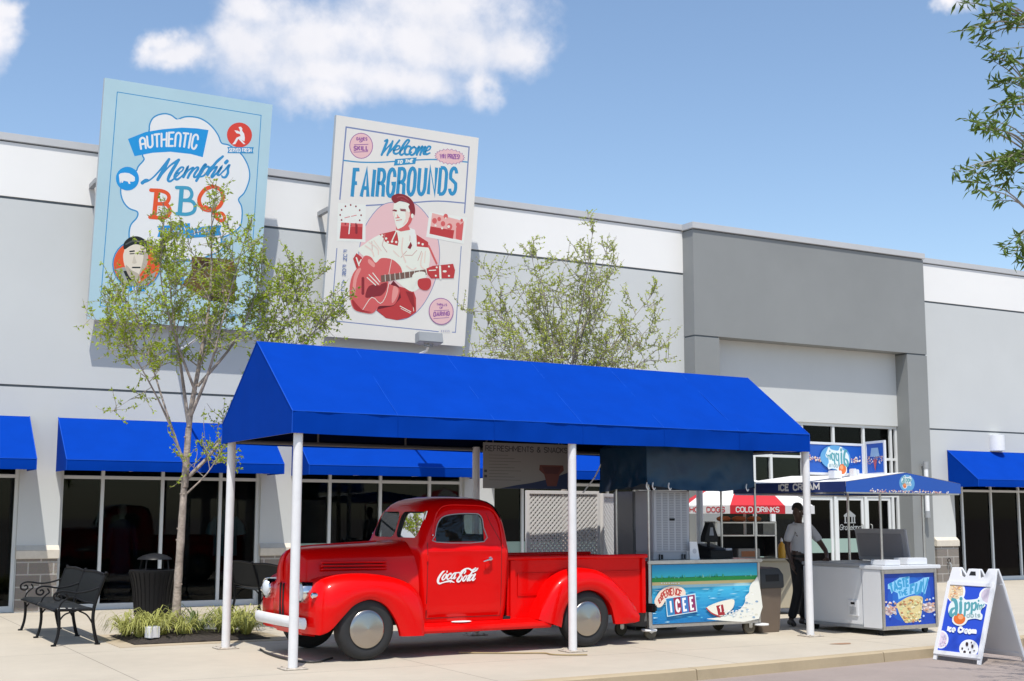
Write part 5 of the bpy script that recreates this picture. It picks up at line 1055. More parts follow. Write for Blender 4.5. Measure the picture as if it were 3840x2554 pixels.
g2 = random.Random(21); limbs2 = []
for (tx, tz, r) in ((-1.3, 6.0, .017), (-.9, 6.1, .016), (-.5, 6.25, .017), (0, 6.5, .022), (.4, 6.3, .017), (.75, 6.15, .016), (1.1, 5.95, .016), (1.35, 5.6, .015), (1.55, 5.2, .015), (1.65, 4.75, .014), (1.6, 4.3, .013), (-1.5, 5.35, .015), (-1.7, 4.8, .014), (-1.75, 4.3, .013), (-1.1, 5.0, .014), (1.0, 5.0, .014), (-.6, 5.5, .014), (.5, 5.5, .014), (-.2, 5.8, .014), (.2, 5.2, .014), (-.8, 4.6, .012), (.8, 4.5, .012)):
    tz -= .45; tx *= 1.0 if tx < 0 else .86; z0 = g2.uniform(2.3, 3.3); oy = g2.uniform(-.9, .9); limbs2.append(([(g2.uniform(-.05, .05), 0, z0), (tx*.28, oy*.25, z0+(tz-z0)*.38), (tx*.62, oy*.65, z0+(tz-z0)*.7), (tx, oy, tz)], r, 1.0))
tree('street_tree', 'young light green tree rising behind the canopy, between the white billboard and the portal', (11.05, 18.0, 0), [(0, 0, 0), (.02, 0, 1.0), (.0, .0, 2.2), (.02, .02, 3.3)], limbs2, .06, 11, m_leaf2, .045, 1.0, group='young street trees', nsub=10, per=10, sublen=.80, start=.34, up=.2)
# tree out of the frame on the right, its sprays reaching in
sprays = [(7.55, 5.46), (7.75, 5.42), (7.97, 5.53), (8.2, 5.5), (7.56, 5.25), (7.8, 5.26), (7.93, 5.2), (8.17, 5.42), (8.08, 5.17), (8.22, 5.10), (8.13, 4.95), (8.0, 4.88), (8.08, 4.80), (7.92, 4.73), (7.82, 4.61), (7.60, 4.56), (7.69, 4.46), (8.1, 4.64), (8.2, 4.77), (8.2, 4.58), (7.52, 4.2), (7.62, 4.05), (7.78, 4.25), (7.88, 4.2), (8.03, 4.31), (8.08, 4.18), (8.1, 4.06), (8.19, 4.38), (7.68, 4.14), (7.95, 4.30), (8.03, 3.63), (8.12, 3.62), (8.13, 3.51)]
def oak():
    g = random.Random(5); o = thing('willow_oak', 'dark green oak whose narrow leaved sprays hang in at the upper right corner', 'tree', (11.2, 6.9, 0))
    tb = MB(); tb.tube([(0, 0, -.1), (.02, 0, 1.5), (-.02, .02, 3.0), (.0, 0, 5.0), (.05, 0, 7.5)], [.17, .14, .12, .09, .03], m_bark, 12); tb.build('trunk', o, ang=60)
    bk = MB(); lf = MB(); base = Vector((11.2, 6.9, 0))
    hubs = [Vector((8.75, 6.75, 5.55)), Vector((8.65, 6.7, 4.85)), Vector((8.55, 6.65, 4.35)), Vector((8.55, 6.7, 3.85))]
    for i, h in enumerate(hubs):
        r = h-base; bk.tube(spl([(0, 0, r.z-.55), (r.x*.4, r.y*.4, r.z-.05), (r.x*.75, r.y, r.z+.08), tuple(r)], 5), [.05-.03*k/15 for k in range(16)], m_twig, 6)
    def spray(p, h, n=15, big=1.0):
        p = Vector(p); r0 = h-base; r1 = p-base; mid = r0.lerp(r1, .55)+Vector((0, g.uniform(-.06, .06), .07)); pts = [Vector(q) for q in spl([tuple(r0), tuple(mid), tuple(r1)], 5)]
        bk.tube(pts, [.008-.006*k/(len(pts)-1) for k in range(len(pts))], m_twig, 5)
        for k in range(n):
            t = g.uniform(.62, 1.0) if k else 1.0; i = min(len(pts)-2, int(t*(len(pts)-1))); b = pts[i].lerp(pts[i+1], t*(len(pts)-1)-i); ax = (pts[-1]-pts[-2]).normalized()
            leaf(lf, b, ax*.5+Vector((g.gauss(0, .8), g.gauss(0, .8), g.gauss(-.15, .6))), g.uniform(.075, .12)*big, g.uniform(.009, .013), m_leaf3, g)
    for (x, z) in sprays:
        for q in range(2):
            p = Vector((x+.05+g.gauss(0, .03), 6.6+g.gauss(0, .12), z+g.gauss(0, .03))); h = min(hubs, key=lambda c: abs(c.z-z)+.3*abs(c.x-x)); spray(p, h, 15)
    for q in range(260):       # the rest of the crown, outside the frame
        a = g.uniform(0, 2*math.pi); rr = g.uniform(.4, 2.4); p = base+Vector((rr*math.cos(a)+.5, rr*math.sin(a), g.uniform(4.0, 8.0)-rr*.25))
        if p.x < (9.3 if p.z > 5.2 else 11.0) and p.y > 5: continue
        spray(p, base+Vector((0, 0, p.z-.5)), 14, 1.2)
    bk.build('branch', o, ang=60); lf.build('crown', o, fix=False, smooth=False)
oak()
# ------------------------------------------------------------------ slush drink cart under the canopy
PG = 1.0
ic = thing('drink_cart', 'stainless drink cart with a beach scene panel under the right end of the blue canopy', 'cart', (9.905, 14.05, 0), R(1.0))
CW, CDp, z0, z1 = 1.885, .80, .15, .965
b = MB(); b.box(.02, CW-.02, .012, CDp-.01, z0+.01, z1-.005, m_grey)
for x in (0, CW-.045):
    for y in (0, CDp-.045): b.box(x, x+.045, y, y+.045, z0, z1, m_steel)
for y in (0, CDp-.04): b.box(.045, CW-.045, y, y+.04, z0-.002, z0+.04, m_steel)
b.build('cart_body', ic, bevel=.004)
b = MB(); b.box(-.03, CW+.03, -.035, CDp+.03, z1, z1+.045, m_steel); b.build('counter_top', ic, bevel=.012)
for x, y in ((.06, .06), (CW-.16, .06), (.06, CDp-.08), (CW-.16, CDp-.08)):
    w = MB(); w.lathe([(.03, -.02), (.085, -.022), (.095, -.012), (.095, .012), (.085, .022), (.03, .02)], mat('caster_rubber', (.10, .085, .06), .6), 20, (x, y, .095), 'y'); w.box(x-.03, x+.03, y-.035, y-.027, .09, z0, m_steel); w.box(x-.03, x+.03, y+.027, y+.035, .09, z0, m_steel); w.cyl((x, y-.036, .095), (x, y+.036, .095), .015, m_steel, 8); w.build('caster', ic, ang=50)
for x, y in ((.0, .0), (CW, .0)):
    w = MB(); w.lathe([(0, 0), (.10, 0), (.105, .012), (.10, .025), (0, .025)], m_white, 20, (x, y, z0-.035)); w.build('corner_bumper', ic)
for x, y in ((.035, .03), (CW-.035, .03), (.035, CDp-.04), (CW-.035, CDp-.04)):
    w = MB(); w.cyl((x, y, z1+.04), (x, y, 2.06), .016, m_steel, 12); w.build('canopy_pole', ic)
for x, y in ((.62, CDp-.05), (1.25, CDp-.05)):
    w = MB(); w.cyl((x, y, z1+.04), (x, y, 2.06), .013, m_black, 10); w.build('canopy_pole', ic)
# printed beach panel (the figure riding the wave is left out)
A = Art([(2400+145/4.356, 2080+180/4.356), (2400+1920/4.356, 2080+120/4.356), (2400+1925/4.356, 2080+1095/4.356), (2400+155/4.356, 2080+1175/4.356)], (.055, -.002, z0+.05), (1, 0, 0), (0, 0, 1), CW-.11, z1-z0-.06, .0001)
A.zoom(2400, 2080, 4.356)
H_ = z1-z0-.06; W_ = CW-.11
def band(v0, v1, m): A.fuv([(0, v0*H_), (W_, v0*H_), (W_, v1*H_), (0, v1*H_)], ink(m, .35))
for i in range(10):
    c0, c1 = (0x2a, 0x8f, 0xc4), (0x3f, 0xc0, 0xd0); t = i/9; band(.78+.022*(9-i), .78+.022*(10-i)+.001, '%02x%02x%02x' % tuple(int(a+(b_-a)*t) for a, b_ in zip(c0, c1)))
band(.70, .775, '2f9a4e'); band(.645, .705, 'dcc78f'); band(.60, .65, '9fcdd8')
for i in range(10):
    c0, c1 = (0x44, 0xb2, 0xd8), (0x1f, 0x78, 0xb4); t = i/9; band(.60-.06*(i+1), .60-.06*i+.001, '%02x%02x%02x' % tuple(int(a+(b_-a)*t) for a, b_ in zip(c0, c1)))
gg = random.Random(4)
for i in range(46):
    x = W_*gg.random(); h = gg.uniform(.015, .055); v = .765*H_; m = ink(gg.choice(['2f9a4e', '1f7f4a', '56b878', '8fd6c4']), .35); A.fuv([(x, v), (x+gg.uniform(.008, .03), v), (x+.012, v+h)], m)
for i in range(8): A.ell((300+40*i+gg.uniform(-8, 8), 485), 14, 12, ink('f2efe6', .35), 8)
for i in range(90):
    u, v = gg.random()*W_, gg.random()*.58*H_; l = gg.uniform(.02, .10); t = gg.uniform(.003, .008); A.fuv([(max(0, u-l), v), (u, v-t), (min(W_, u+l), v), (u, v+t)], ink(gg.choice(['7fd0e6', '2a86bd', '1b6ba6', '5fc0de', 'bfe6ee']), .35))
# breaking wave
A.fill([(1925,400),(1860,430),(1800,490),(1770,560),(1760,640),(1700,700),(1690,800),(1640,880),(1560,960),(1420,1010),(1250,1060),(1050,1090),(1925,1090)], ink('e7e6dc', .35), smooth=3)
for i in range(70):
    u, v = gg.uniform(1350, 1900), gg.uniform(560, 1070)
    if u+v*.9 < 2350: continue
    r = gg.uniform(5, 18); A.ell((u, v), r*1.6, r, ink(gg.choice(['c9d6da', 'b9c9d2', 'f4f2ea', 'a9bccb', 'd9d6c6', '8fa9c0']), .35), 7)
A.fill([(1030,900),(1180,820),(1350,770),(1500,760),(1480,900),(1360,1000),(1260,1040),(1120,980)], ink('e9e4d4', .35), smooth=3); A.line([(1030,905),(1120,990),(1260,1052)], 18, ink('b04444', .35), smooth=4)
A.fill([(1195,865),(1310,840),(1345,1020),(1230,1030)], ink('a02c36', .35)); A.text('1', [(1255,975),(1290,970)], [(1245,880),(1280,875)], 20, ink('f0eee6', .35))
for i in range(24): A.ell((gg.uniform(1300, 1560), gg.uniform(940, 1050)), gg.uniform(8, 24), gg.uniform(6, 14), ink(gg.choice(['e7e6dc', 'cfdbe0', 'ffffff']), .35), 7)
ARC = [(235,770),(300,640),(420,575),(540,575),(620,620)]; ARCB = [(255,820),(330,740),(430,690),(530,680),(600,695)]
A.line(spl([((a[0]+b_[0])/2, (a[1]+b_[1])/2, 0) for a, b_ in zip(ARC, ARCB)], 5), 150, ink('ecd6c4', .35))
A.text('EXPERIENCE', [p[:2] for p in spl([(p[0], p[1], 0) for p in ARCB], 5)], [p[:2] for p in spl([(p[0], p[1], 0) for p in ARC], 5)], 18, ink('b8443c', .35), gap=.3)
A.fill([(345,735),(845,655),(875,965),(375,1050)], ink('c9e2ea', .35))
q0, q1, q2, q3 = Vector((360, 748)), Vector((832, 675)), Vector((858, 955)), Vector((388, 1032))
for i, (ch, c_) in enumerate((('I', '2f7fb4'), ('C', '9a3048'), ('E', '3f78b8'), ('E', '8a3464'))):
    a, b_ = i/4, (i+1)/4; A.fill([tuple(q0.lerp(q1, a)), tuple(q0.lerp(q1, b_)), tuple(q3.lerp(q2, b_)), tuple(q3.lerp(q2, a))], ink(c_, .35))
    def C_(t, s): return tuple(q0.lerp(q1, t).lerp(q3.lerp(q2, t), s))
    m1, m2 = (a+.08, b_-.07) if ch != 'I' else (a+.13, a+.15); A.text(ch, [C_(m1, .84), C_(m2, .84)], [C_(m1, .16), C_(m2, .16)], 30, ink('f4f4f0', .35))
A.build('printed_panel', ic)
# dark cloth cover over the cart
m_tarp = mat('dark_teal_tarp', (.0006, .030, .078), .30, var=.1, vscale=6, spec=.45)
tw = MB(); gx = 44
def fold(u, v, k): return .045*mnoise.noise(Vector((u*1.3, v*1.6, k)))+.020*mnoise.noise(Vector((u*4+v*2.5, v*3, k+3)))+.010*mnoise.noise(Vector((u*9-v*5, v*6, k+5)))
zt, zb2 = 2.50, 1.96
def wall(p, q, k, zlo, zhi=zt, out=(0, -1)):
    P, Q = Vector(p), Vector(q); L = (Q-P).length; g = []
    for j in range(13):
        v = j/12; row = []
        for i in range(gx+1):
            u = i/gx; e = fold(u*L, v*.6, k)*min(1, 6*u, 6*(1-u))*(.3+v); zl = zlo(u) if callable(zlo) else zlo
            bl = .018*max(0, v-.8)*5
            row.append((P.x+(Q.x-P.x)*u+out[0]*(e+bl), P.y+(Q.y-P.y)*u+out[1]*(e+bl), zhi+(zl-zhi)*v))
        g.append(row)
    tw.sheet(g, m_tarp)
zf = lambda u: 2.0-.10*math.sin(math.pi*u)**.7*(.6+.4*u)+.012*mnoise.noise(Vector((u*8, 1, 1)))
wall((-.03, -.03), (CW-.10, -.03), 1, zf); wall((-.03, 1.06), (-.03, -.03), 5, lambda u: 1.90+.10*u+.03*mnoise.noise(Vector((u*6, 3, 1))), out=(-1, 0)); wall((CW-.10, -.03), (CW-.10, 1.06), 9, 1.97, out=(1, 0)); wall((CW-.10, 1.06), (-.03, 1.06), 12, 1.95, out=(0, 1))
tw.sheet([[(-.03+(CW-.07)*i/10, -.03+1.09*j/6, zt+.10*math.sin(math.pi*j/6)+.01*mnoise.noise(Vector((i, j, 2)))) for i in range(11)] for j in range(7)], m_tarp)
tp = tw.build('cloth_cover', ic, ang=80, fix=False)
for i, (x, y) in enumerate(((-.05, -.06), (.04, -.07), (.30, -.07), (1.62, -.07))):
    t = MB(); t.tube(spl([(x, y, 2.02), (x-.02, y-.015, 1.97), (x, y-.02, 1.93), (x+.025, y-.01, 1.95)], 4), .009, m_white, 6); t.build('tie_strap', tp)
t = MB(); t.tube(spl([(-.02, 1.04, 2.30), (-.10, 1.08, 2.12), (-.20, 1.12, 1.98), (-.26, 1.14, 1.90)], 4), .010, m_white, 6); t.build('tie_strap', tp)
# on the counter
cz = z1+.047
o = thing('slush_machine', 'tall grey louvred slush machine standing on the drink cart counter', 'drink machine', (10.14, 14.26, cz))
b = MB(); b.box(0, .60, 0, .42, .10, .915, mat('machine_grey', (.42, .43, .46), .45, var=.04)); b.build('machine_body', o, bevel=.012)
b = MB()
for i in range(5):
    x = .055+.105*i
    for j in range(34): b.box(x, x+.075, -.004, .002, .125+.0225*j, .125+.0225*j+.012, mat('louvre_grey', (.27, .28, .30), .5))
b.build('louvre_panel', o, fix=False); b = MB(); b.box(.265, .345, -.012, .002, .515, .545, m_black); b.build('name_plate', o)
b = MB(); b.box(0, .60, .01, .42, 0, .10, mat('machine_grey2', (.33, .34, .36), .5)); 
for x in (.09, .46): b.box(x, x+.05, -.03, .01, .0, .075, m_dark)
b.build('drip_base', o, bevel=.006)
o = thing('price_card', 'white folded card standing on the cart counter beside the slush machine', 'card', (10.76, 14.20, cz))
b = MB(); b.prism([(-.075, 0), (.085, 0), (.045, .235), (-.075, .235)], 'y', -.012, .0, m_white); b.prism([(-.07, 0), (.08, 0), (.04, .23), (-.07, .23)], 'y', .07, .078, m_white); b.build('card_sheet', o, bevel=.002)
b = MB(); b.lathe([(0, -.0), (.034, -.0), (.034, -.002), (0, -.002)], mat('card_print', (.55, .56, .58), .6), 16, (0, -.0125, .11), 'y'); b.build('card_print', o)
o = thing('cash_register', 'black cash register with a hooded pole display on the drink cart', 'register', (11.36, 14.38, cz))
b = MB(); b.box(-.20, .20, -.02, .30, 0, .105, m_black); b.prism([(-.02, .105), (.30, .105), (.30, .20), (.04, .14)], 'x', -.19, .08, m_black); b.build('register_body', o, bevel=.008)
b = MB(); b.box(.09, .19, .0, .16, .106, .135, mat('paper_grey', (.45, .46, .47), .6)); b.build('receipt_tray', o)
b = MB(); b.cyl((-.09, .16, .1), (-.09, .16, .40), .022, m_black, 10); b.loft([[(x*w_-.09, y*.05+.14, z) for x, y in ((-1, -1), (1, -1), (1, 1), (-1, 1))] for z, w_ in ((.22, .12), (.30, .115), (.44, .055), (.49, .03))], m_black); b.build('pole_display', o, bevel=.006)
b = MB(); b.add([(-.13, .086, .31), (-.05, .086, .31), (-.07, .086, .42), (-.11, .086, .42)], [(0, 1, 2, 3)], mat('screen_grey', (.22, .23, .25), .3)); b.build('screen', o)

# ------------------------------------------------------------------ behind the cart
o = thing('refrigerator', 'tall dark grey steel refrigerator behind the drink cart', 'refrigerator', (10.50, 15.25, 0))
b = MB(); b.box(0, .80, 0, .50, .06, 1.93, mat('dark_steel', (.16, .165, .18), .35, metal=.4)); b.box(.04, .76, .03, .45, 0, .06, m_dark); fo = b.build('cabinet', o, bevel=.01)
b = MB(); b.box(.03, .77, -.02, 0, .12, 1.40, mat('dark_steel_door', (.19, .195, .215), .3, metal=.4)); do = b.build('door', o, bevel=.008); b = MB(); b.cyl((.08, -.05, .7), (.08, -.05, 1.2), .012, m_steel, 8); b.cyl((.08, -.05, .72), (.08, 0, .72), .01, m_steel, 8); b.cyl((.08, -.05, 1.18), (.08, 0, 1.18), .01, m_steel, 8); b.build('door_handle', do)
b = MB()
for k in range(11): b.box(.08+.058*k, .115+.058*k, -.006, 0, 1.47, 1.72, m_dark)
b.build('vent_grille', o)
def lattice(label, loc, rz, Wd, Hh):
    o = thing('lattice_screen', label, 'screen', loc, rz, 'white lattice screens behind the truck')
    m = mat('lattice_vinyl', (.74, .715, .69), .5); fr = MB(); t = .05
    for (a, b_, c, d) in ((0, t, 0, Hh), (Wd-t, Wd, 0, Hh), (t, Wd-t, 0, t), (t, Wd-t, Hh-t, Hh)): fr.box(a, b_, -.025, .025, c, d, m)
    fr.build('frame', o, bevel=.004)
    sl = MB(); x0, x1, za, zb = t-.01, Wd-t+.01, t-.01, Hh-t+.01; pit = .073; hw = .0275
    for s_, yy in ((1, -.006), (-1, .006)):
        c = (x0-zb) if s_ == 1 else (x0+za)
        end = (x1-za) if s_ == 1 else (x1+zb)
        while c < end:
            cc = c
            # slat along z = s*(x-c) (s=1) or z = -(x-c); clip to the rectangle
            def zx(x): return (x-cc) if s_ == 1 else (cc-x)
            xa, xb = x0, x1
            if s_ == 1: xa = max(xa, cc+za); xb = min(xb, cc+zb)
            else: xa = max(xa, cc-zb); xb = min(xb, cc-za)
            if xb-xa > .02:
                d = Vector((1, 0, s_)).normalized(); nrm = Vector((-s_, 0, 1)).normalized()*.0142 ; p, q = Vector((xa, yy, zx(xa))), Vector((xb, yy, zx(xb)))
                e = Vector((0, .004, 0)); vs = [p-nrm-e, q-nrm-e, q+nrm-e, p+nrm-e, p-nrm+e, q-nrm+e, q+nrm+e, p+nrm+e]
                sl.add(vs, [(0, 3, 2, 1), (4, 5, 6, 7), (0, 1, 5, 4), (1, 2, 6, 5), (2, 3, 7, 6), (3, 0, 4, 7)], m)
            c += pit*1.0
    sl.build('lattice_slats', o, fix=False, smooth=False)
lattice('white lattice screen standing behind the truck bed, the wide front one', (9.42, 16.40, 0), R(1), 1.28, 1.95)
lattice('white lattice screen turned back from the right end of the wide front one', (10.74, 16.42, 0), R(38), .75, 1.92)
o = thing('menu_board', 'grey menu board hung under the back edge of the blue canopy', 'sign board', (8.29, 15.58, 1.955))
m_mb = mat('menu_board_face', (.30, .29, .275), .5); b = MB(); b.box(0, 1.36, 0, .025, 0, .62, m_mb); b.build('board', o, bevel=.003)
A = Art([(0, 0), (1.36, 0), (1.36, .62), (0, .62)], (0, -.001, 0), (1, 0, 0), (0, 0, 1), 1.36, .62, .0002); A.scale = 1
mi1 = mat('menu_ink', (.06, .06, .07), .6)
A.text('REFRESHMENTS & SNACKS', [(.03, .115), (1.33, .115)], [(.03, .045), (1.33, .045)], .012, mi1, gap=.28)
for i in range(9): A.line([(.08, .17+.042*i), (.08+.30+.10*((i*7) % 3), .17+.042*i)], .007, mat('menu_ink_pale', (.17, .165, .16), .6), cap=False)
for z in (.37, .44): A.fill([(.01, z), (.05, z), (.05, z+.035), (.01, z+.035)], mi1)
A.fill([(.25, .62), (.50, .575), (.75, .54), (.95, .50), (1.15, .45), (1.36, .38), (1.36, .62)], mat('menu_blue', (.02, .035, .10), .6))
A.fill([(.88, .29), (1.26, .29), (1.27, .36), (1.20, .42), (1.15, .58), (1.0, .58), (.95, .42), (.87, .36)], mat('menu_red', (.16, .05, .04), .6)); A.fill([(.91, .31), (1.23, .31), (1.17, .41), (.97, .41)], mat('menu_red_dark', (.10, .03, .03), .6))
A.build('menu_print', o); b = MB()
for x in (.15, 1.2): b.tube([(x, .012, .62), (x, .012, .70)], .006, m_grey, 6)
b.build('hanger', o)

# ------------------------------------------------------------------ waste bin beside the cart
o = thing('waste_bin', 'brown square waste bin with a dark lid between the drink cart and the man', 'waste bin', (12.03, 14.38, 0), R(4))
m_bin = mat('brown_plastic', (.155, .115, .085), .5, var=.06); b = MB(); sq = lambda w_, z: [(x*w_, y*w_, z) for x, y in ((-1, -.86), (-.86, -1), (.86, -1), (1, -.86), (1, .86), (.86, 1), (-.86, 1), (-1, .86))]
b.loft([sq(.185, .0), sq(.195, .05), sq(.225, .66)], m_bin); b.build('bin_body', o, bevel=.006)
b = MB(); b.loft([sq(.245, .60), sq(.25, .64), sq(.245, .78), sq(.20, .87), sq(.12, .885)], mat('dark_lid', (.035, .036, .037), .5)); lo = b.build('lid', o, bevel=.01); b = MB(); b.box(-.13, .13, -.25, -.225, .69, .79, m_dark); b.build('flap', lo, bevel=.005)

# ------------------------------------------------------------------ hot dog stand and its umbrella
um = thing('market_umbrella', 'red and white octagonal umbrella of the hot dog stand behind the man', 'umbrella', (14.1, 17.2, 0), R(0))
m_ur = mat('red_canvas', (.52, .012, .022), .7, var=.05); m_uw = mat('white_canvas', (.74, .72, .69), .7, var=.05)
Ru = 1.14; vdir = math.atan2(-17.2, -14.1)+R(11); angs = [vdir-R(22.5)+R(45)*k for k in range(9)]
for k in range(8):
    a0, a1 = angs[k], angs[k+1]; m = m_ur if k % 2 == 0 else m_uw; g = []
    for j in range(7):
        v = j/6; rr = Ru*(1-v)+.03*v; z = 1.752+.46*v+.085*math.sin(math.pi*v); g.append([(rr*((1-t)*math.cos(a0)+t*math.cos(a1)), rr*((1-t)*math.sin(a0)+t*math.sin(a1)), z-.05*math.sin(math.pi*t)*(1-v)*.3) for t in [i/6 for i in range(7)]])
    c = MB(); c.sheet(g, m); rr = Ru+.012
    c.sheet([[(rr*((1-t)*math.cos(a0)+t*math.cos(a1)), rr*((1-t)*math.sin(a0)+t*math.sin(a1)), z-.015*math.sin(math.pi*t)*0) for t in [i/6 for i in range(7)]] for z in (1.757, 1.69, 1.625)], m); c.build('umbrella_panel', um, ang=35, fix=False)
for k, (txt, mm) in ((0, ('COLD DRINKS', m_uw)), (7, ('HOT DOGS', m_ur))):
    a0, a1 = angs[k], angs[k+1]; P0 = Vector((math.cos(a0), math.sin(a0), 0))*(Ru+.016); P1 = Vector((math.cos(a1), math.sin(a1), 0))*(Ru+.016); W_ = (P1-P0).length
    A = Art([(0, 0), (W_, 0), (W_, .13), (0, .13)], (P0.x, P0.y, 1.625), P1-P0, (0, 0, 1), W_, .13, .0003); A.scale = 1
    A.text(txt, [(.10, .104), (W_-.10, .104)], [(.10, .026), (W_-.10, .026)], .015, mm, gap=.3); A.build('lettering', um)
r = MB()
for k in range(8): r.tube([(.03*math.cos(angs[k]), .03*math.sin(angs[k]), 2.15), (Ru*math.cos(angs[k]), Ru*math.sin(angs[k]), 1.745)], .008, m_grey, 6)
r.build('umbrella_rib', um, fix=False); r = MB(); r.cyl((0, 0, .02), (0, 0, 2.24), .022, m_white, 12); r.ball((0, 0, 2.25), .035, m_white, 10); r.build('pole', um); r = MB(); r.lathe([(0, 0), (.28, 0), (.28, .05), (.06, .09), (0, .09)], m_grey, 20); r.build('umbrella_foot', um)
hc = thing('hot_dog_stand', 'beige hot dog stand with open shelves under the red and white umbrella', 'food stand', (13.75, 16.75, 0), R(-12))
m_bei = mat('beige_laminate', (.42, .37, .27), .5); b = MB(); b.box(-.55, 1.0, 0, .65, .10, .86, m_bei); b.build('stand_body', hc, bevel=.01); b = MB(); b.box(-.58, 1.03, -.04, .68, .86, .90, m_bei); b.build('counter_top', hc, bevel=.006)
b = MB()
for x in (-.50, .58): b.box(x, x+.03, .10, .50, .90, 1.50, m_steel)
for z in (1.26, 1.47): b.box(-.50, .61, .10, .50, z, z+.02, m_steel)
b.box(-.47, .58, .46, .48, .92, 1.26, m_dark); b.build('shelf_rack', hc)
w = MB()
for x in (-.45, .9): w.lathe([(0, -.03), (.10, -.03), (.10, .03), (0, .03)], m_black, 16, (x, .0, .10), 'y')
w.build('stand_wheel', hc)
Rhc = Matrix.Translation((13.75, 16.75, 0)) @ Matrix.Rotation(R(-12), 4, 'Z')
def onstand(x, y, z): return tuple(Rhc @ Vector((x, y, z)))
m_bun = mat('bun_brown', (.42, .16, .06), .6)
for i in range(3):
    o = thing('bread_bag', ['orange bag of buns on the top shelf, nearest the umbrella pole', 'orange bag of buns on the top shelf, in the middle', 'orange bag of buns on the top shelf, nearest the man'][i], 'bag', onstand(-.25+.28*i, .30, 1.49), R(-12), 'bags of buns on the stand shelf'); b = MB(); b.ball((0, 0, .05), .12, m_bun, 12, (1.05, .8, .42)); b.build('bag_body', o)
for (x, col, lab) in ((.74, (.70, .36, .02), 'mustard yellow sauce bottle on the stand counter beside the man'), (.92, (.50, .38, .34), 'pale pinkish jug on the stand counter right of the yellow bottle')):
    o = thing('sauce_bottle', lab, 'bottle', onstand(x, .18, .90), 0, 'bottles on the stand counter'); b = MB(); r_ = .062 if x < .8 else .085; b.lathe([(0, 0), (r_, 0), (r_, .17), (r_*.8, .22), (.022, .25), (.018, .27)], mat('bottle_%d' % int(x*100), col, .4), 18); b.build('bottle_body', o); b = MB(); b.lathe([(.022, .27), (.022, .295), (.006, .33), (0, .33)], m_white, 12); b.build('cap', o)
o = thing('napkin_box', 'dark steel napkin box on the stand counter, left of the bottles', 'box', onstand(.1, .2, .90), R(-12)); b = MB(); b.box(-.2, .2, -.1, .12, 0, .16, mat('box_steel', (.22, .21, .20), .35, metal=.5)); b.build('box_body', o, bevel=.01); b = MB(); b.box(-.14, .14, -.106, -.1, .03, .12, m_bun); b.build('front_label', o)

# ------------------------------------------------------------------ ice cream freezer cart
fz = thing('ice_cream_cart', 'white ice cream freezer cart with a blue gabled roof right of the canopy', 'cart', (13.0, 13.05, 0), R(3.0))
FW, FD = 1.10, 1.46; m_fz = mat('freezer_white', (.70, .71, .73), .3, var=.02, coat=.2)
b = MB(); b.box(.012, FW-.01, .34, FD, .115, .895, m_fz); b.build('freezer_body', fz, bevel=.015)
b = MB(); b.box(0, FW, 0, .33, .09, .875, m_fz); b.build('end_cabinet', fz, bevel=.008)
b = MB(); b.box(-.01, FW+.06, -.05, .37, .875, .925, m_fz); b.build('counter_top', fz, bevel=.008)
b = MB(); b.box(.0, FW+.01, .36, FD+.01, .897, .945, mat('freezer_rim', (.33, .34, .36), .4)); b.build('top_rim', fz, bevel=.008)
b = MB(); b.box(0.005, FW, .0, FD-.01, .075, .115, m_grey); b.build('skirting', fz, bevel=.004)


b = MB(); b.T = Matrix.Translation((FW-.03, .42, .95)) @ Matrix.Rotation(R(-10), 4, 'Y') @ Matrix.Translation((0, 0, 0)); b.box(0, .045, 0, .95, 0, .46, mat('lid_grey', (.36, .355, .37), .4)); lo = b.build('raised_lid', fz, bevel=.01)
b = MB(); b.T = Matrix.Translation((FW-.03, .42, .95)) @ Matrix.Rotation(R(-10), 4, 'Y'); b.box(-.012, .004, .08, .90, .06, .40, mat('lid_inner', (.24, .235, .25), .5)); b.build('lid_liner', lo, bevel=.004)
b = MB(); b.box(.14, .44, .03, .30, .925, 1.00, m_fz); b.box(.62, 1.02, .06, .32, .925, 1.02, m_fz); b.build('topping_tray', fz, bevel=.01)
b = MB(); b.box(-.003, .013, .42, .60, .235, .45, m_fz); po = b.build('control_panel', fz, bevel=.003); b = MB(); b.box(-.006, .0, .475, .545, .39, .42, m_black); b.build('display', po); b = MB()
for k in range(7): b.box(-.005, .0, .45, .57, .26+.015*k, .266+.015*k, m_grey)
b.build('vent', po)
for x, y in ((.10, .12), (FW-.12, .12), (.10, FD-.15), (FW-.12, FD-.15)):
    w = MB(); w.lathe([(0, -.02), (.045, -.02), (.045, .02), (0, .02)], m_black, 16, (x, y, .045), 'y'); w.box(x-.025, x+.025, y-.025, y+.025, .05, .09, m_black); w.build('caster', fz)
# steel framed poster on the end
b = MB(); t = .05
for (a, b_, c, d) in ((0, t, .075, .87), (FW-t, FW, .075, .87), (t, FW-t, .075, .075+t), (t, FW-t, .87-t, .87)): b.box(a, b_, -.022, -.002, c, d, m_steel)
b.build('poster_frame', fz, bevel=.004)
A = Art([(3300+100/6.815, 2130+165/6.815), (3300+1275/6.815, 2130+110/6.815), (3300+1300/6.815, 2130+1390/6.815), (3300+135/6.815, 2130+1455/6.815)], (t, -.004, .125), (1, 0, 0), (0, 0, 1), FW-2*t, .695, .0001)
A.zoom(3300, 2130, 6.815); IB = lambda c: ink(c, .3)
A.fuv([(0, 0), (FW-2*t, 0), (FW-2*t, .695), (0, .695)], IB('1f47ae'))
for r_, c_ in ((430, '2258b8'), (330, '2768c2'), (230, '3077cc')): A.ell((700, 720), r_*1.15, r_*1.5, IB(c_), 28, 15)
A.fill([(205,420),(380,330),(480,250),(710,215),(705,420),(900,345),(1040,250),(1180,230),(1075,660),(1000,600),(860,640),(700,690),(560,740),(450,790),(430,640),(330,590),(290,660),(255,540),(205,540)], IB('8fcbee'))
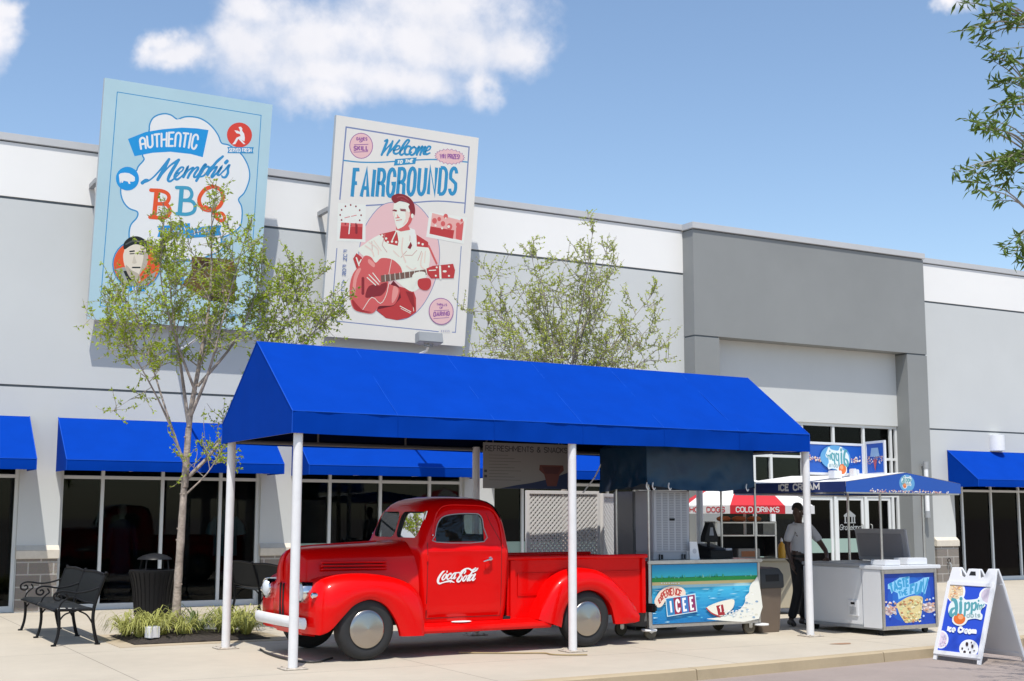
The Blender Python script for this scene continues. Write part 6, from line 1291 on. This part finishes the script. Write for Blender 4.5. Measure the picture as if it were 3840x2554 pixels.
INKT = IB('3f9bcb')
A.text('TASTE', [(280,620),(690,440)], [(235,430),(690,240)], 40, INKT, gap=.35); A.text('THE', [(470,720),(660,660)], [(445,620),(650,530)], 26, INKT, gap=.35); A.text('FUN', [(730,660),(1040,640)], [(740,450),(1150,270)], 46, INKT, gap=.4)
A.fill([(395,920),(520,820),(680,730),(860,700),(980,720),(1015,780),(1000,960),(980,1150),(940,1260),(830,1330),(700,1365),(600,1365),(540,1280),(470,1160),(430,1040)], IB('dccb94'), smooth=3)
for (x_, y_, rx) in ((230, 1060, 110), (1160, 1000, 150)): A.ell((x_, y_), rx, 130, IB('c9b9b8'), 16)
for i in range(150):
    side = gg.random()
    if side < .62: x_, y_ = gg.uniform(430, 990), gg.uniform(740, 1340); 
    elif side < .8: x_, y_ = gg.uniform(140, 400), gg.gauss(1060, 90)
    else: x_, y_ = gg.uniform(1010, 1290), gg.gauss(1000, 80)
    if side < .62 and (x_ < 430+(y_-900)*.35 or (y_ < 1100-x_*.5) or x_ > 1010-(y_-900)*.12): continue
    A.ell((x_, y_), gg.uniform(16, 34), gg.uniform(14, 28), IB(gg.choice(['e6d9a4', 'd9ad72', 'c98a52', 'efe6c4', 'b97a58', 'cfd8a0', 'e0c38a'] if side < .62 else ['d9c4bc', 'c99a88', 'efe6e4', 'b98f98', 'd8a98c'])), 8)
for (x_, y_) in ((320,850),(1165,790),(1245,760),(235,1210),(1010,1200),(1270,1170),(180,960)): A.ell((x_, y_), 24, 26, IB('b9cfee'), 10)
A.build('printed_poster', fz)
# roof on four poles
for x, y in ((.22, .16), (FW-.02, .16), (.22, FD+.1), (FW-.02, FD+.1)):
    w = MB(); w.cyl((x, y, .92), (x, y, 2.02), .018, m_steel, 12); w.build('roof_pole', fz)
ra, rb2, rx, ry0, ry1, zb3, ze, za = -.71, 1.58, .46, -.10, 2.10, 1.910, 2.050, 2.19
m_cb = mat('vinyl_blue', (.012, .085, .40), .45, var=.03); m_cn = mat('vinyl_navy', (.012, .028, .13), .5)
rf = MB()
for (xa, zx, xb, zy) in ((ra, ze, rx, za), (rx, za, rb2, ze)): rf.sheet([[(xa+(xb-xa)*i/8, ry0+(ry1-ry0)*j/8, zx+(zy-zx)*i/8-.012*math.sin(math.pi*j/8)) for i in range(9)] for j in range(9)], m_uw)
ro = rf.build('roof_cloth', fz, fix=False)
vl = MB()
for y in (ry0-.004, ry1+.004): vl.add([(ra, y, zb3), (rb2, y, zb3), (rb2, y, ze-.006), (rx, y, za-.008), (ra, y, ze-.006)], [(0, 1, 2, 3, 4)], m_cb)
vl.add([(rb2+.003, ry0, zb3), (rb2+.003, ry1, zb3), (rb2+.003, ry1, ze), (rb2+.003, ry0, ze)], [(0, 1, 2, 3)], m_cb); vl.add([(ra-.003, ry0, zb3), (ra-.003, ry1, zb3), (ra-.003, ry1, ze), (ra-.003, ry0, ze)], [(0, 1, 2, 3)], m_cn); vl.build('valance', ro, fix=False, smooth=False)
fr = MB()
for y in (ry0+.02, ry1-.02): fr.box(ra+.02, rb2-.02, y-.012, y+.012, zb3-.02, zb3+.002, m_steel)
for x in (ra+.02, rb2-.02): fr.box(x-.012, x+.012, ry0+.035, ry1-.035, zb3-.02, zb3+.002, m_steel)
fr.build('roof_frame', fz)
A = Art([(0, 0), (ry1-ry0, 0), (ry1-ry0, ze-zb3), (0, ze-zb3)], (ra-.0045, ry1, zb3), (0, -1, 0), (0, 0, 1), ry1-ry0, ze-zb3, .0002); A.scale = 1
A.text('ICE CREAM', [(.95, .105), (1.72, .105)], [(.95, .025), (1.72, .025)], .024, m_uw, gap=.3)
A.build('valance_lettering', ro)
TEAL = mat('logo_teal', (.10, .34, .38), .4); ORG = mat('logo_orange', (.72, .16, .03), .4); ORG2 = mat('logo_orange_pale', (.82, .36, .16), .4); LGW = mat('logo_white', (.74, .80, .80), .4); GLW = mat('logo_glow', (.12, .36, .62), .4)
def logo(A, ox, oy, s, mirror=False):
    """the teal word on a white cloud above an orange ball, drawn in the space of a 700 by 500 cell at (ox, oy)"""
    def q(pts): return [(ox+(700-x if mirror else x)*s, oy+y*s) for x, y in pts]
    A.fill(q([(0,230),(30,120),(110,60),(170,40),(180,0),(230,-10),(270,50),(330,60),(470,40),(490,10),(530,10),(560,60),(600,130),(600,170),(540,220),(530,280),(560,320),(540,400),(450,380),(330,400),(290,460),(220,500),(130,490),(70,430),(70,330),(20,310)]), LGW, smooth=3)
    A.ell(q([(185, 390)])[0], 118*s, 112*s, LGW, 24); A.ell(q([(185, 385)])[0], 96*s, 94*s, ORG, 24); A.ell(q([(205, 355)])[0], 44*s, 40*s, ORG2, 16)
    A.line(q([(110,200),(60,230),(40,290),(70,330),(120,270)]), [22*s, 46*s, 56*s, 46*s, 26*s], TEAL, smooth=4); A.line(q([(60,50),(105,75),(130,140),(135,220),(130,310)]), [34*s, 54*s, 54*s, 52*s, 42*s], TEAL, smooth=4)
    A.line(q([(200,110),(205,200),(200,280)]), 48*s, TEAL); A.ell(q([(205, 45)])[0], 26*s, 34*s, TEAL, 12)
    for dx, k in ((0, 1.0), (110, .9)):
        A.line(q([(275+dx,120),(275+dx,220),(268+dx,330*k)]), 34*s, TEAL); A.line(q([(280+dx,140),(330+dx,110),(345+dx,170),(320+dx,230),(280+dx,225)]), [20*s, 30*s, 36*s, 30*s, 20*s], TEAL, smooth=4)
    A.line(q([(488,130),(480,220)]), 24*s, TEAL); A.ell(q([(495, 75)])[0], 14*s, 20*s, TEAL, 10); A.line(q([(510,150),(520,220)]), 18*s, TEAL); A.line(q([(512,170),(545,145),(550,205)]), 18*s, TEAL, smooth=3); A.line(q([(585,130),(570,160)]), 16*s, TEAL)
    tb, tt = q([(305, 360), (520, 350)]), q([(305, 285), (520, 285)])
    if not mirror: A.text('dots', tb, tt, 15*s, mat('logo_grey_teal', (.34, .46, .46), .4), gap=.3)
    else: A.text('dots', tb, tt, 15*s, mat('logo_grey_teal', (.34, .46, .46), .4), gap=.3)
def sprinkles(A, x0, x1, y, sy, n, rr):
    for i in range(n): A.ell((gg.uniform(x0, x1), gg.gauss(y, sy)), rr*gg.uniform(.6, 1.3), rr*gg.uniform(.6, 1.2), ink(gg.choice(['e9d9d0', 'd9a89a', 'f3efe8', 'c98f7c', 'e8c9a8', 'b9b6cf']), .4), 7)
A = Art([(0, 0), (rb2-ra, 0), (rb2-ra, .28), (0, .28)], (ra, ry0-.0055, zb3), (1, 0, 0), (0, 0, 1), rb2-ra, .28, .00015); A.scale = 1
A.ell((1.18, .15), .155, .118, GLW, 20); logo(A, 1.065, .045, .00036); A.build('gable_logo', ro)
A = Art([(0, 0), (rb2-ra, 0), (rb2-ra, .28), (0, .28)], (ra, ry0-.0095, zb3), (1, 0, 0), (0, 0, 1), rb2-ra, .28, .00002); A.scale = 1; sprinkles(A, .45, 2.02, .262, .010, 130, .010); A.build('sprinkle_print', ro)
# picture panels standing on the roof
def roof_panel(loc, rz, W_, H_, art):
    b = MB(); b.T = Matrix.Translation(loc) @ Matrix.Rotation(rz, 4, 'Z'); t = .035
    for (a, b_, c, d) in ((0, t, 0, H_), (W_-t, W_, 0, H_), (t, W_-t, 0, t), (t, W_-t, H_-t, H_)): b.box(a, b_, -.015, .015, c, d, m_fz)
    pn = b.build('roof_panel', fz, bevel=.003)
    f = MB(); f.T = b.T; f.box(t-.005, W_-t+.005, -.008, .008, t-.005, H_-t+.005, mat('panel_blue', (.014, .10, .46), .4)); f.build('panel_sheet', pn)
    U = Matrix.Rotation(rz, 3, 'Z') @ Vector((1, 0, 0)); n_ = U.cross(Vector((0, 0, 1))); o_ = Vector(loc)+U*t+Vector((0, 0, t))+n_*.009
    A = Art([(0, 0), (W_-2*t, 0), (W_-2*t, H_-2*t), (0, H_-2*t)], o_, U, (0, 0, 1), W_-2*t, H_-2*t, .00012); A.scale = 1; art(A, W_-2*t, H_-2*t); A.build('panel_print', pn)
def art1(A, W_, H_):
    sprinkles(A, .02, W_-.02, H_*.53, .022, 130, .013); A.ell((W_*.52, H_*.45), .30, .17, GLW, 24); logo(A, W_*.52-.27, .03, .00078, True)
def art2(A, W_, H_):
    sprinkles(A, .02, W_-.02, H_*.52, .03, 40, .013); A.fill([(W_*.3, H_*.15), (W_*.7, H_*.15), (W_*.78, H_*.45), (W_*.22, H_*.45)], mat('cup_pale', (.30, .45, .62), .4)); A.fill([(W_*.38, H_*.55), (W_*.62, H_*.55), (W_*.5, H_*.95)], mat('cone_red', (.50, .10, .10), .4))
roof_panel((-.78, .62, 2.155), R(1), 1.22, .455, art1); roof_panel((.50, .64, 2.16), R(-106), .50, .48, art2)
b = MB(); b.T = Matrix.Translation((-.33, .46, 2.105)); b.box(0, .15, 0, .12, 0, .11, m_fz); b.box(.155, .17, .02, .10, .01, .09, m_grey); b.build('roof_box', fz, bevel=.01)
b = MB(); b.T = Matrix.Translation((.10, .50, 2.12)); b.box(0, .06, 0, .10, 0, .13, m_fz); b.box(.065, .11, 0, .08, 0, .12, m_fz); b.build('roof_box', fz, bevel=.01)

# ------------------------------------------------------------------ sandwich board on the road
sb = thing('sandwich_board', 'white folding sandwich board with a blue ice cream poster on the road by the kerb', 'sandwich board', (12.235, 11.475, -.112), R(-89.0))
m_sb = mat('white_plastic', (.76, .76, .77), .4, var=.02); BWd, BH, lean = .70, 1.06, math.atan2(.40, 1.13)
def leaf_board(M, art):
    b = MB(); b.T = M; t = .028
    out = [(0, 0), (.045, 0), (.055, .05), (BWd-.055, .05), (BWd-.045, 0), (BWd, 0), (BWd-.0, .86), (BWd-.02, 1.04), (BWd-.14, 1.04), (BWd-.18, .95), (BWd-.24, .93), (BWd-.27, 1.03), (BWd-.43, 1.03), (BWd-.46, .93), (.18, .95), (.14, 1.04), (.02, 1.04), (0, .86)]
    b.prism(out, 'y', 0, t, m_sb); bo = b.build('board_leaf', sb, bevel=.004)
    r = MB(); r.T = M
    for (a, b_, c, d) in ((.0, .05, .06, .88), (BWd-.05, BWd, .06, .88), (.05, BWd-.05, .06, .105), (.05, BWd-.05, .835, .88)): r.box(a, b_, -.012, .0, c, d, m_sb)
    r.build('board_rim', bo, bevel=.003)
    h = MB(); h.T = M; h.prism([(BWd/2-.05, .955), (BWd/2+.05, .955), (BWd/2+.035, 1.0), (BWd/2-.035, 1.0)], 'y', -.002, t+.002, m_dark); h.build('handle_slot', bo)
    return bo
KZ = Matrix.Diagonal((1, 1, 1.11, 1)); Mf = Matrix.Rotation(-lean, 4, 'X') @ KZ; Mb = Matrix.Translation((0, .82, 0)) @ Matrix.Rotation(lean, 4, 'X') @ Matrix.Translation((0, -.028, 0)) @ KZ
bf = leaf_board(Mf, None); bb = leaf_board(Mb, None)
b = MB(); b.tube([(.03, .30, .38), (.03, .60, .38)], .008, m_grey, 6); b.build('stay', sb)
U, V = Vector((1, 0, 0)), (Matrix.Rotation(-lean, 3, 'X') @ Vector((0, 0, 1))); nn = U.cross(V); o_ = Vector((.05, 0, 0))+V*.1166+nn*.0015; PH = .81
A = Art([(3500+235/4.1265, 2120+262/4.1265), (3500+888/4.1265, 2120+295/4.1265), (3500+690/4.1265, 2120+1408/4.1265), (3500+60/4.1265, 2120+1335/4.1265)], o_, U, V, BWd-.10, PH, .0001)
A.zoom(3500, 2120, 4.1265); SBb = ink('3353c6', .3)
A.fuv([(0, 0), (BWd-.10, 0), (BWd-.10, PH), (0, PH)], SBb)
def clipell(c, rx, ry, m, n=30):
    """an ellipse cut off at the poster's edges"""
    pts = [A.uv((c[0]+rx*math.cos(a), c[1]+ry*math.sin(a))) for a in [2*math.pi*k/n for k in range(n)]]
    pts = [(min(BWd-.10, max(0, p.x)), min(PH, max(0, p.y))) for p in pts]; ar = sum(pts[i][0]*pts[(i+1) % n][1]-pts[(i+1) % n][0]*pts[i][1] for i in range(n)); A.fuv(pts if ar > 0 else pts[::-1], m)
WHp = ink('eceef2', .3)
clipell((320, 370), 155, 195, WHp); clipell((310, 370), 135, 175, ink('e3cba8', .3)); clipell((870, 440), 170, 150, WHp); clipell((880, 440), 150, 130, ink('d3c6d2', .3)); clipell((110, 1165), 115, 145, WHp); clipell((100, 1165), 100, 128, ink('dccbd8', .3)); clipell((545, 1310), 150, 145, WHp); clipell((545, 1310), 140, 135, ink('f1f1ee', .3))
for i in range(40): A.ell((gg.uniform(245, 430), gg.uniform(285, 470)), gg.uniform(10, 20), gg.uniform(8, 18), ink(gg.choice(['e9b56a', 'd98f5a', 'f0e2c0', 'c9a28f', 'dcae8c']), .3), 8)
for i in range(20): A.ell((gg.uniform(100, 190), gg.uniform(1080, 1270)), gg.uniform(7, 13), gg.uniform(7, 13), ink(gg.choice(['d9a9c4', 'efe6ea', 'c9c4dc']), .3), 7)
for (x_, y_, a_, b_) in ((520,1240,22,34),(605,1275,18,30),(590,1215,10,14),(448,1310,14,18),(485,1368,22,26),(570,1375,16,22),(545,1320,10,10),(635,1345,14,10)): A.ell((x_, y_), a_, b_, ink('3f3034', .3), 10)
logo(A, 215, 455, .98)
A.text('Ice Cream', [(215,1030),(655,1075)], [(225,955),(665,995)], 30, WHp, gap=.26)
A.build('printed_poster', bf)

# ------------------------------------------------------------------ cables on the pavement
m_cab = mat('cable_black', (.03, .028, .025), .6); m_caby = mat('cable_tan', (.30, .22, .10), .6)
def cable(label, pts, r, m):
    c = MB(); c.tube(spl([(x, y, r+.003) for x, y in pts], 6), r, m, 6); o = c.build('power_cable', None, ang=80); tag(o, label, 'cable', 'cables lying on the pavement')
cable('dark cable curving over the pavement to the front left canopy post', [(5.10, 15.2), (5.03, 14.8), (5.0, 14.4), (5.005, 14.05), (5.05, 13.75), (5.2, 13.6), (5.5, 13.9)], .011, m_cab)
cable('tan cable lying beside the middle canopy post foot', [(7.0, 13.75), (7.3, 13.55), (7.6, 13.38), (7.85, 13.25), (7.86, 13.08), (7.98, 12.95), (8.2, 12.86)], .009, m_caby)
st = MB(); st.add([(11.775+.15*math.cos(t)*(1+.25*math.sin(3*t)), 12.52+.09*math.sin(t)*(1+.2*math.cos(2*t)), .0035) for t in [2*math.pi*k/22 for k in range(22)]], [tuple(range(22))], m_stain); tag(st.build('pavement_stain', None, smooth=False), kind='structure')
# ------------------------------------------------------------------ the man leaning on the freezer
man = thing('person', 'man in grey polo shirt and black trousers leaning on the ice cream freezer', 'person', (13.20, 14.88, 0))
m_skin = mat('dark_brown_skin', (.060, .030, .020), .5, var=.08, vscale=20); m_polo = mat('grey_polo_cloth', (.50, .50, .53), .85, bump=.1, bscale=300); m_trs = mat('black_trouser_cloth', (.012, .012, .013), .8); m_shoe = mat('dark_shoe', (.02, .017, .015), .45); m_hair = mat('black_hair', (.008, .007, .006), .7)
V = []; E = []
def ch(start, pts):
    p = start
    for q in pts:
        V.append(q); E.append((p, len(V)-1)); p = len(V)-1
    return p
V.append(((.03, 0, .98), (.14, .10)))
chest = ch(0, [((.03, 0, 1.12), (.135, .10)), ((.035, .0, 1.28), (.155, .11)), ((.04, 0, 1.40), (.13, .10))])
neck = ch(chest, [((-.0, -.01, 1.475), .062), ((-.02, -.03, 1.53), .056)])
head = ch(neck, [((-.035, -.05, 1.575), (.066, .075)), ((-.04, -.055, 1.63), (.076, .092)), ((-.037, -.048, 1.70), (.074, .094)), ((-.035, -.04, 1.755), (.05, .065))])
def hand(w, c, fdir, down, thumb, palm_r=.026):
    """palm and five bent fingers from wrist vertex w"""
    c = Vector(c); f = Vector(fdir).normalized(); dn = Vector(down).normalized(); sd = f.cross(dn).normalized()
    p1 = ch(w, [(tuple(c), (.020, .038)), (tuple(c+f*.05), (.017, .040))])
    for k, (o, L) in enumerate(((-.031, .062), (-.011, .074), (.011, .069), (.031, .052))):
        b = c+f*.07+sd*o; ch(p1, [(tuple(b), .0095), (tuple(b+f*L*.5+dn*L*.12), .0085), (tuple(b+f*L*.85+dn*L*.45), .0075)])
    t0 = c+f*.01+sd*(.035*thumb); ch(w+1, [(tuple(t0), .0105), (tuple(t0+f*.03+sd*.018*thumb+dn*.008), .0095), (tuple(t0+f*.055+sd*.02*thumb+dn*.02), .008)])
# image-left arm hangs, image-right arm reaches to the freezer
sl = ch(chest, [((-.13, .0, 1.405), .062), ((-.175, .02, 1.27), .048), ((-.195, .035, 1.14), .041), ((-.19, .0, 1.02), .035), ((-.175, -.04, .915), .026)]); hand(sl, (-.17, -.055, .875), (.02, -.25, -1), (.6, -.5, -.1), 1)
sr = ch(chest, [((.215, .0, 1.41), .062), ((.29, -.06, 1.28), .05), ((.335, -.13, 1.165), .042), ((.28, -.27, 1.08), .036), ((.18, -.40, .995), .026)]); hand(sr, (.15, -.435, .972), (-.75, -.65, -.14), (0, 0, -1), -1)
hl = ch(0, [((-.06, 0, .90), .095), ((-.085, -.05, .70), .078), ((-.105, -.085, .50), .060), ((-.15, -.05, .28), .052), ((-.195, -.01, .09), .038)]); ch(hl, [((-.215, -.07, .05), .036), ((-.245, -.14, .035), .028)])
hr = ch(0, [((.115, 0, .90), .095), ((.115, -.03, .70), .078), ((.10, -.045, .50), .060), ((.085, .0, .28), .052), ((.075, .05, .09), .038)]); ch(hr, [((.07, -.02, .05), .036), ((.06, -.11, .035), .028)])
body = skin('body', V, E, m_skin, man, 2)
# face
f = MB(); f.ball((-.041, -.150, 1.622), .016, m_skin, 10, (.8, 1.0, 1.3)); f.build('nose', man)
for sx in (-1, 1):
    e = MB(); e.ball((-.041+sx*.029, -.128, 1.655), .011, mat('eye_white', (.35, .33, .3), .3), 10); e.ball((-.041+sx*.029, -.137, 1.654), .005, m_dark, 8); e.build('eye', man)
    e = MB(); e.ball((-.039+sx*.079, -.04, 1.635), .024, m_skin, 10, (.4, .8, 1.3)); e.build('ear', man)
f = MB(); f.ball((-.041, -.136, 1.578), .022, mat('lip', (.05, .02, .016), .5), 10, (1.1, .5, .32)); f.build('mouth', man)
hr_ = MB(); hr_.loft([[(-.038+a*math.cos(t), -.038+b_*math.sin(t), z) for t in [2*math.pi*k/20 for k in range(20)]] for z, a, b_ in ((1.675, .077, .088), (1.70, .080, .094), (1.74, .073, .085), (1.775, .052, .060), (1.79, .02, .025))], m_hair); hr_.build('hair', man, ang=70)
def clothes(name, V_, E_, m): return skin(name, V_, E_, m, man, 2)
sv = [((.03, 0, .985), (.155, .118)), ((.03, 0, 1.12), (.152, .116)), ((.035, 0, 1.28), (.170, .124)), ((.04, 0, 1.395), (.142, .110)), ((.0, -.005, 1.462), (.078, .072)), ((-.125, 0, 1.41), .078), ((-.175, .015, 1.29), .070), ((-.195, .03, 1.20), .066), ((.21, 0, 1.415), .078), ((.288, -.055, 1.295), .070), ((.325, -.11, 1.21), .066)]
clothes('polo_shirt', sv, [(0, 1), (1, 2), (2, 3), (3, 4), (3, 5), (5, 6), (6, 7), (3, 8), (8, 9), (9, 10)], m_polo)
cl = MB(); cl.tube(spl([(.0+.075*math.cos(t), -.012+.068*math.sin(t), 1.478+.012*math.sin(t)) for t in [2*math.pi*k/12 for k in range(13)]], 3), .016, m_polo, 8); cl.build('collar', man)
tv = [((.03, 0, .985), (.145, .112)), ((-.06, 0, .88), .106), ((-.085, -.05, .70), .090), ((-.107, -.082, .50), .076), ((-.15, -.048, .28), .070), ((-.19, -.012, .10), .066), ((.115, 0, .88), .106), ((.115, -.03, .70), .090), ((.10, -.045, .50), .076), ((.085, 0, .28), .070), ((.076, .045, .10), .066)]
clothes('trousers', tv, [(0, 1), (1, 2), (2, 3), (3, 4), (4, 5), (0, 6), (6, 7), (7, 8), (8, 9), (9, 10)], m_trs)
bl = MB(); bl.lathe([(.146, 0), (.150, .004), (.150, .036), (.146, .04)], m_black, 24, (0, 0, 0), cap=False); bo = bl.build('belt', man); bo.location = (.03, 0, .985); bo.scale = (1.02, .78, 1)
for pts in ([(-.19, .035, .05), (-.205, -.04, .055), (-.23, -.10, .045), (-.25, -.16, .035)], [(.078, .085, .05), (.073, .01, .055), (.066, -.06, .045), (.058, -.135, .035)]):
    s_ = MB(); rs = [.040, .048, .046, .030]; P = [Vector(p) for p in spl(pts, 3)]
    s_.loft([[(p.x+r_*.95*math.cos(t), p.y, max(.004, p.z+r_*math.sin(t)*(1.0 if math.sin(t) > 0 else .9))) for t in [2*math.pi*k/14 for k in range(14)]] for p, r_ in zip(P, [rs[min(3, int(i/3))]*(1-(i/3 % 1))+rs[min(3, int(i/3)+1)]*(i/3 % 1) for i in range(len(P))])], m_shoe); s_.build('shoe', man, ang=70)
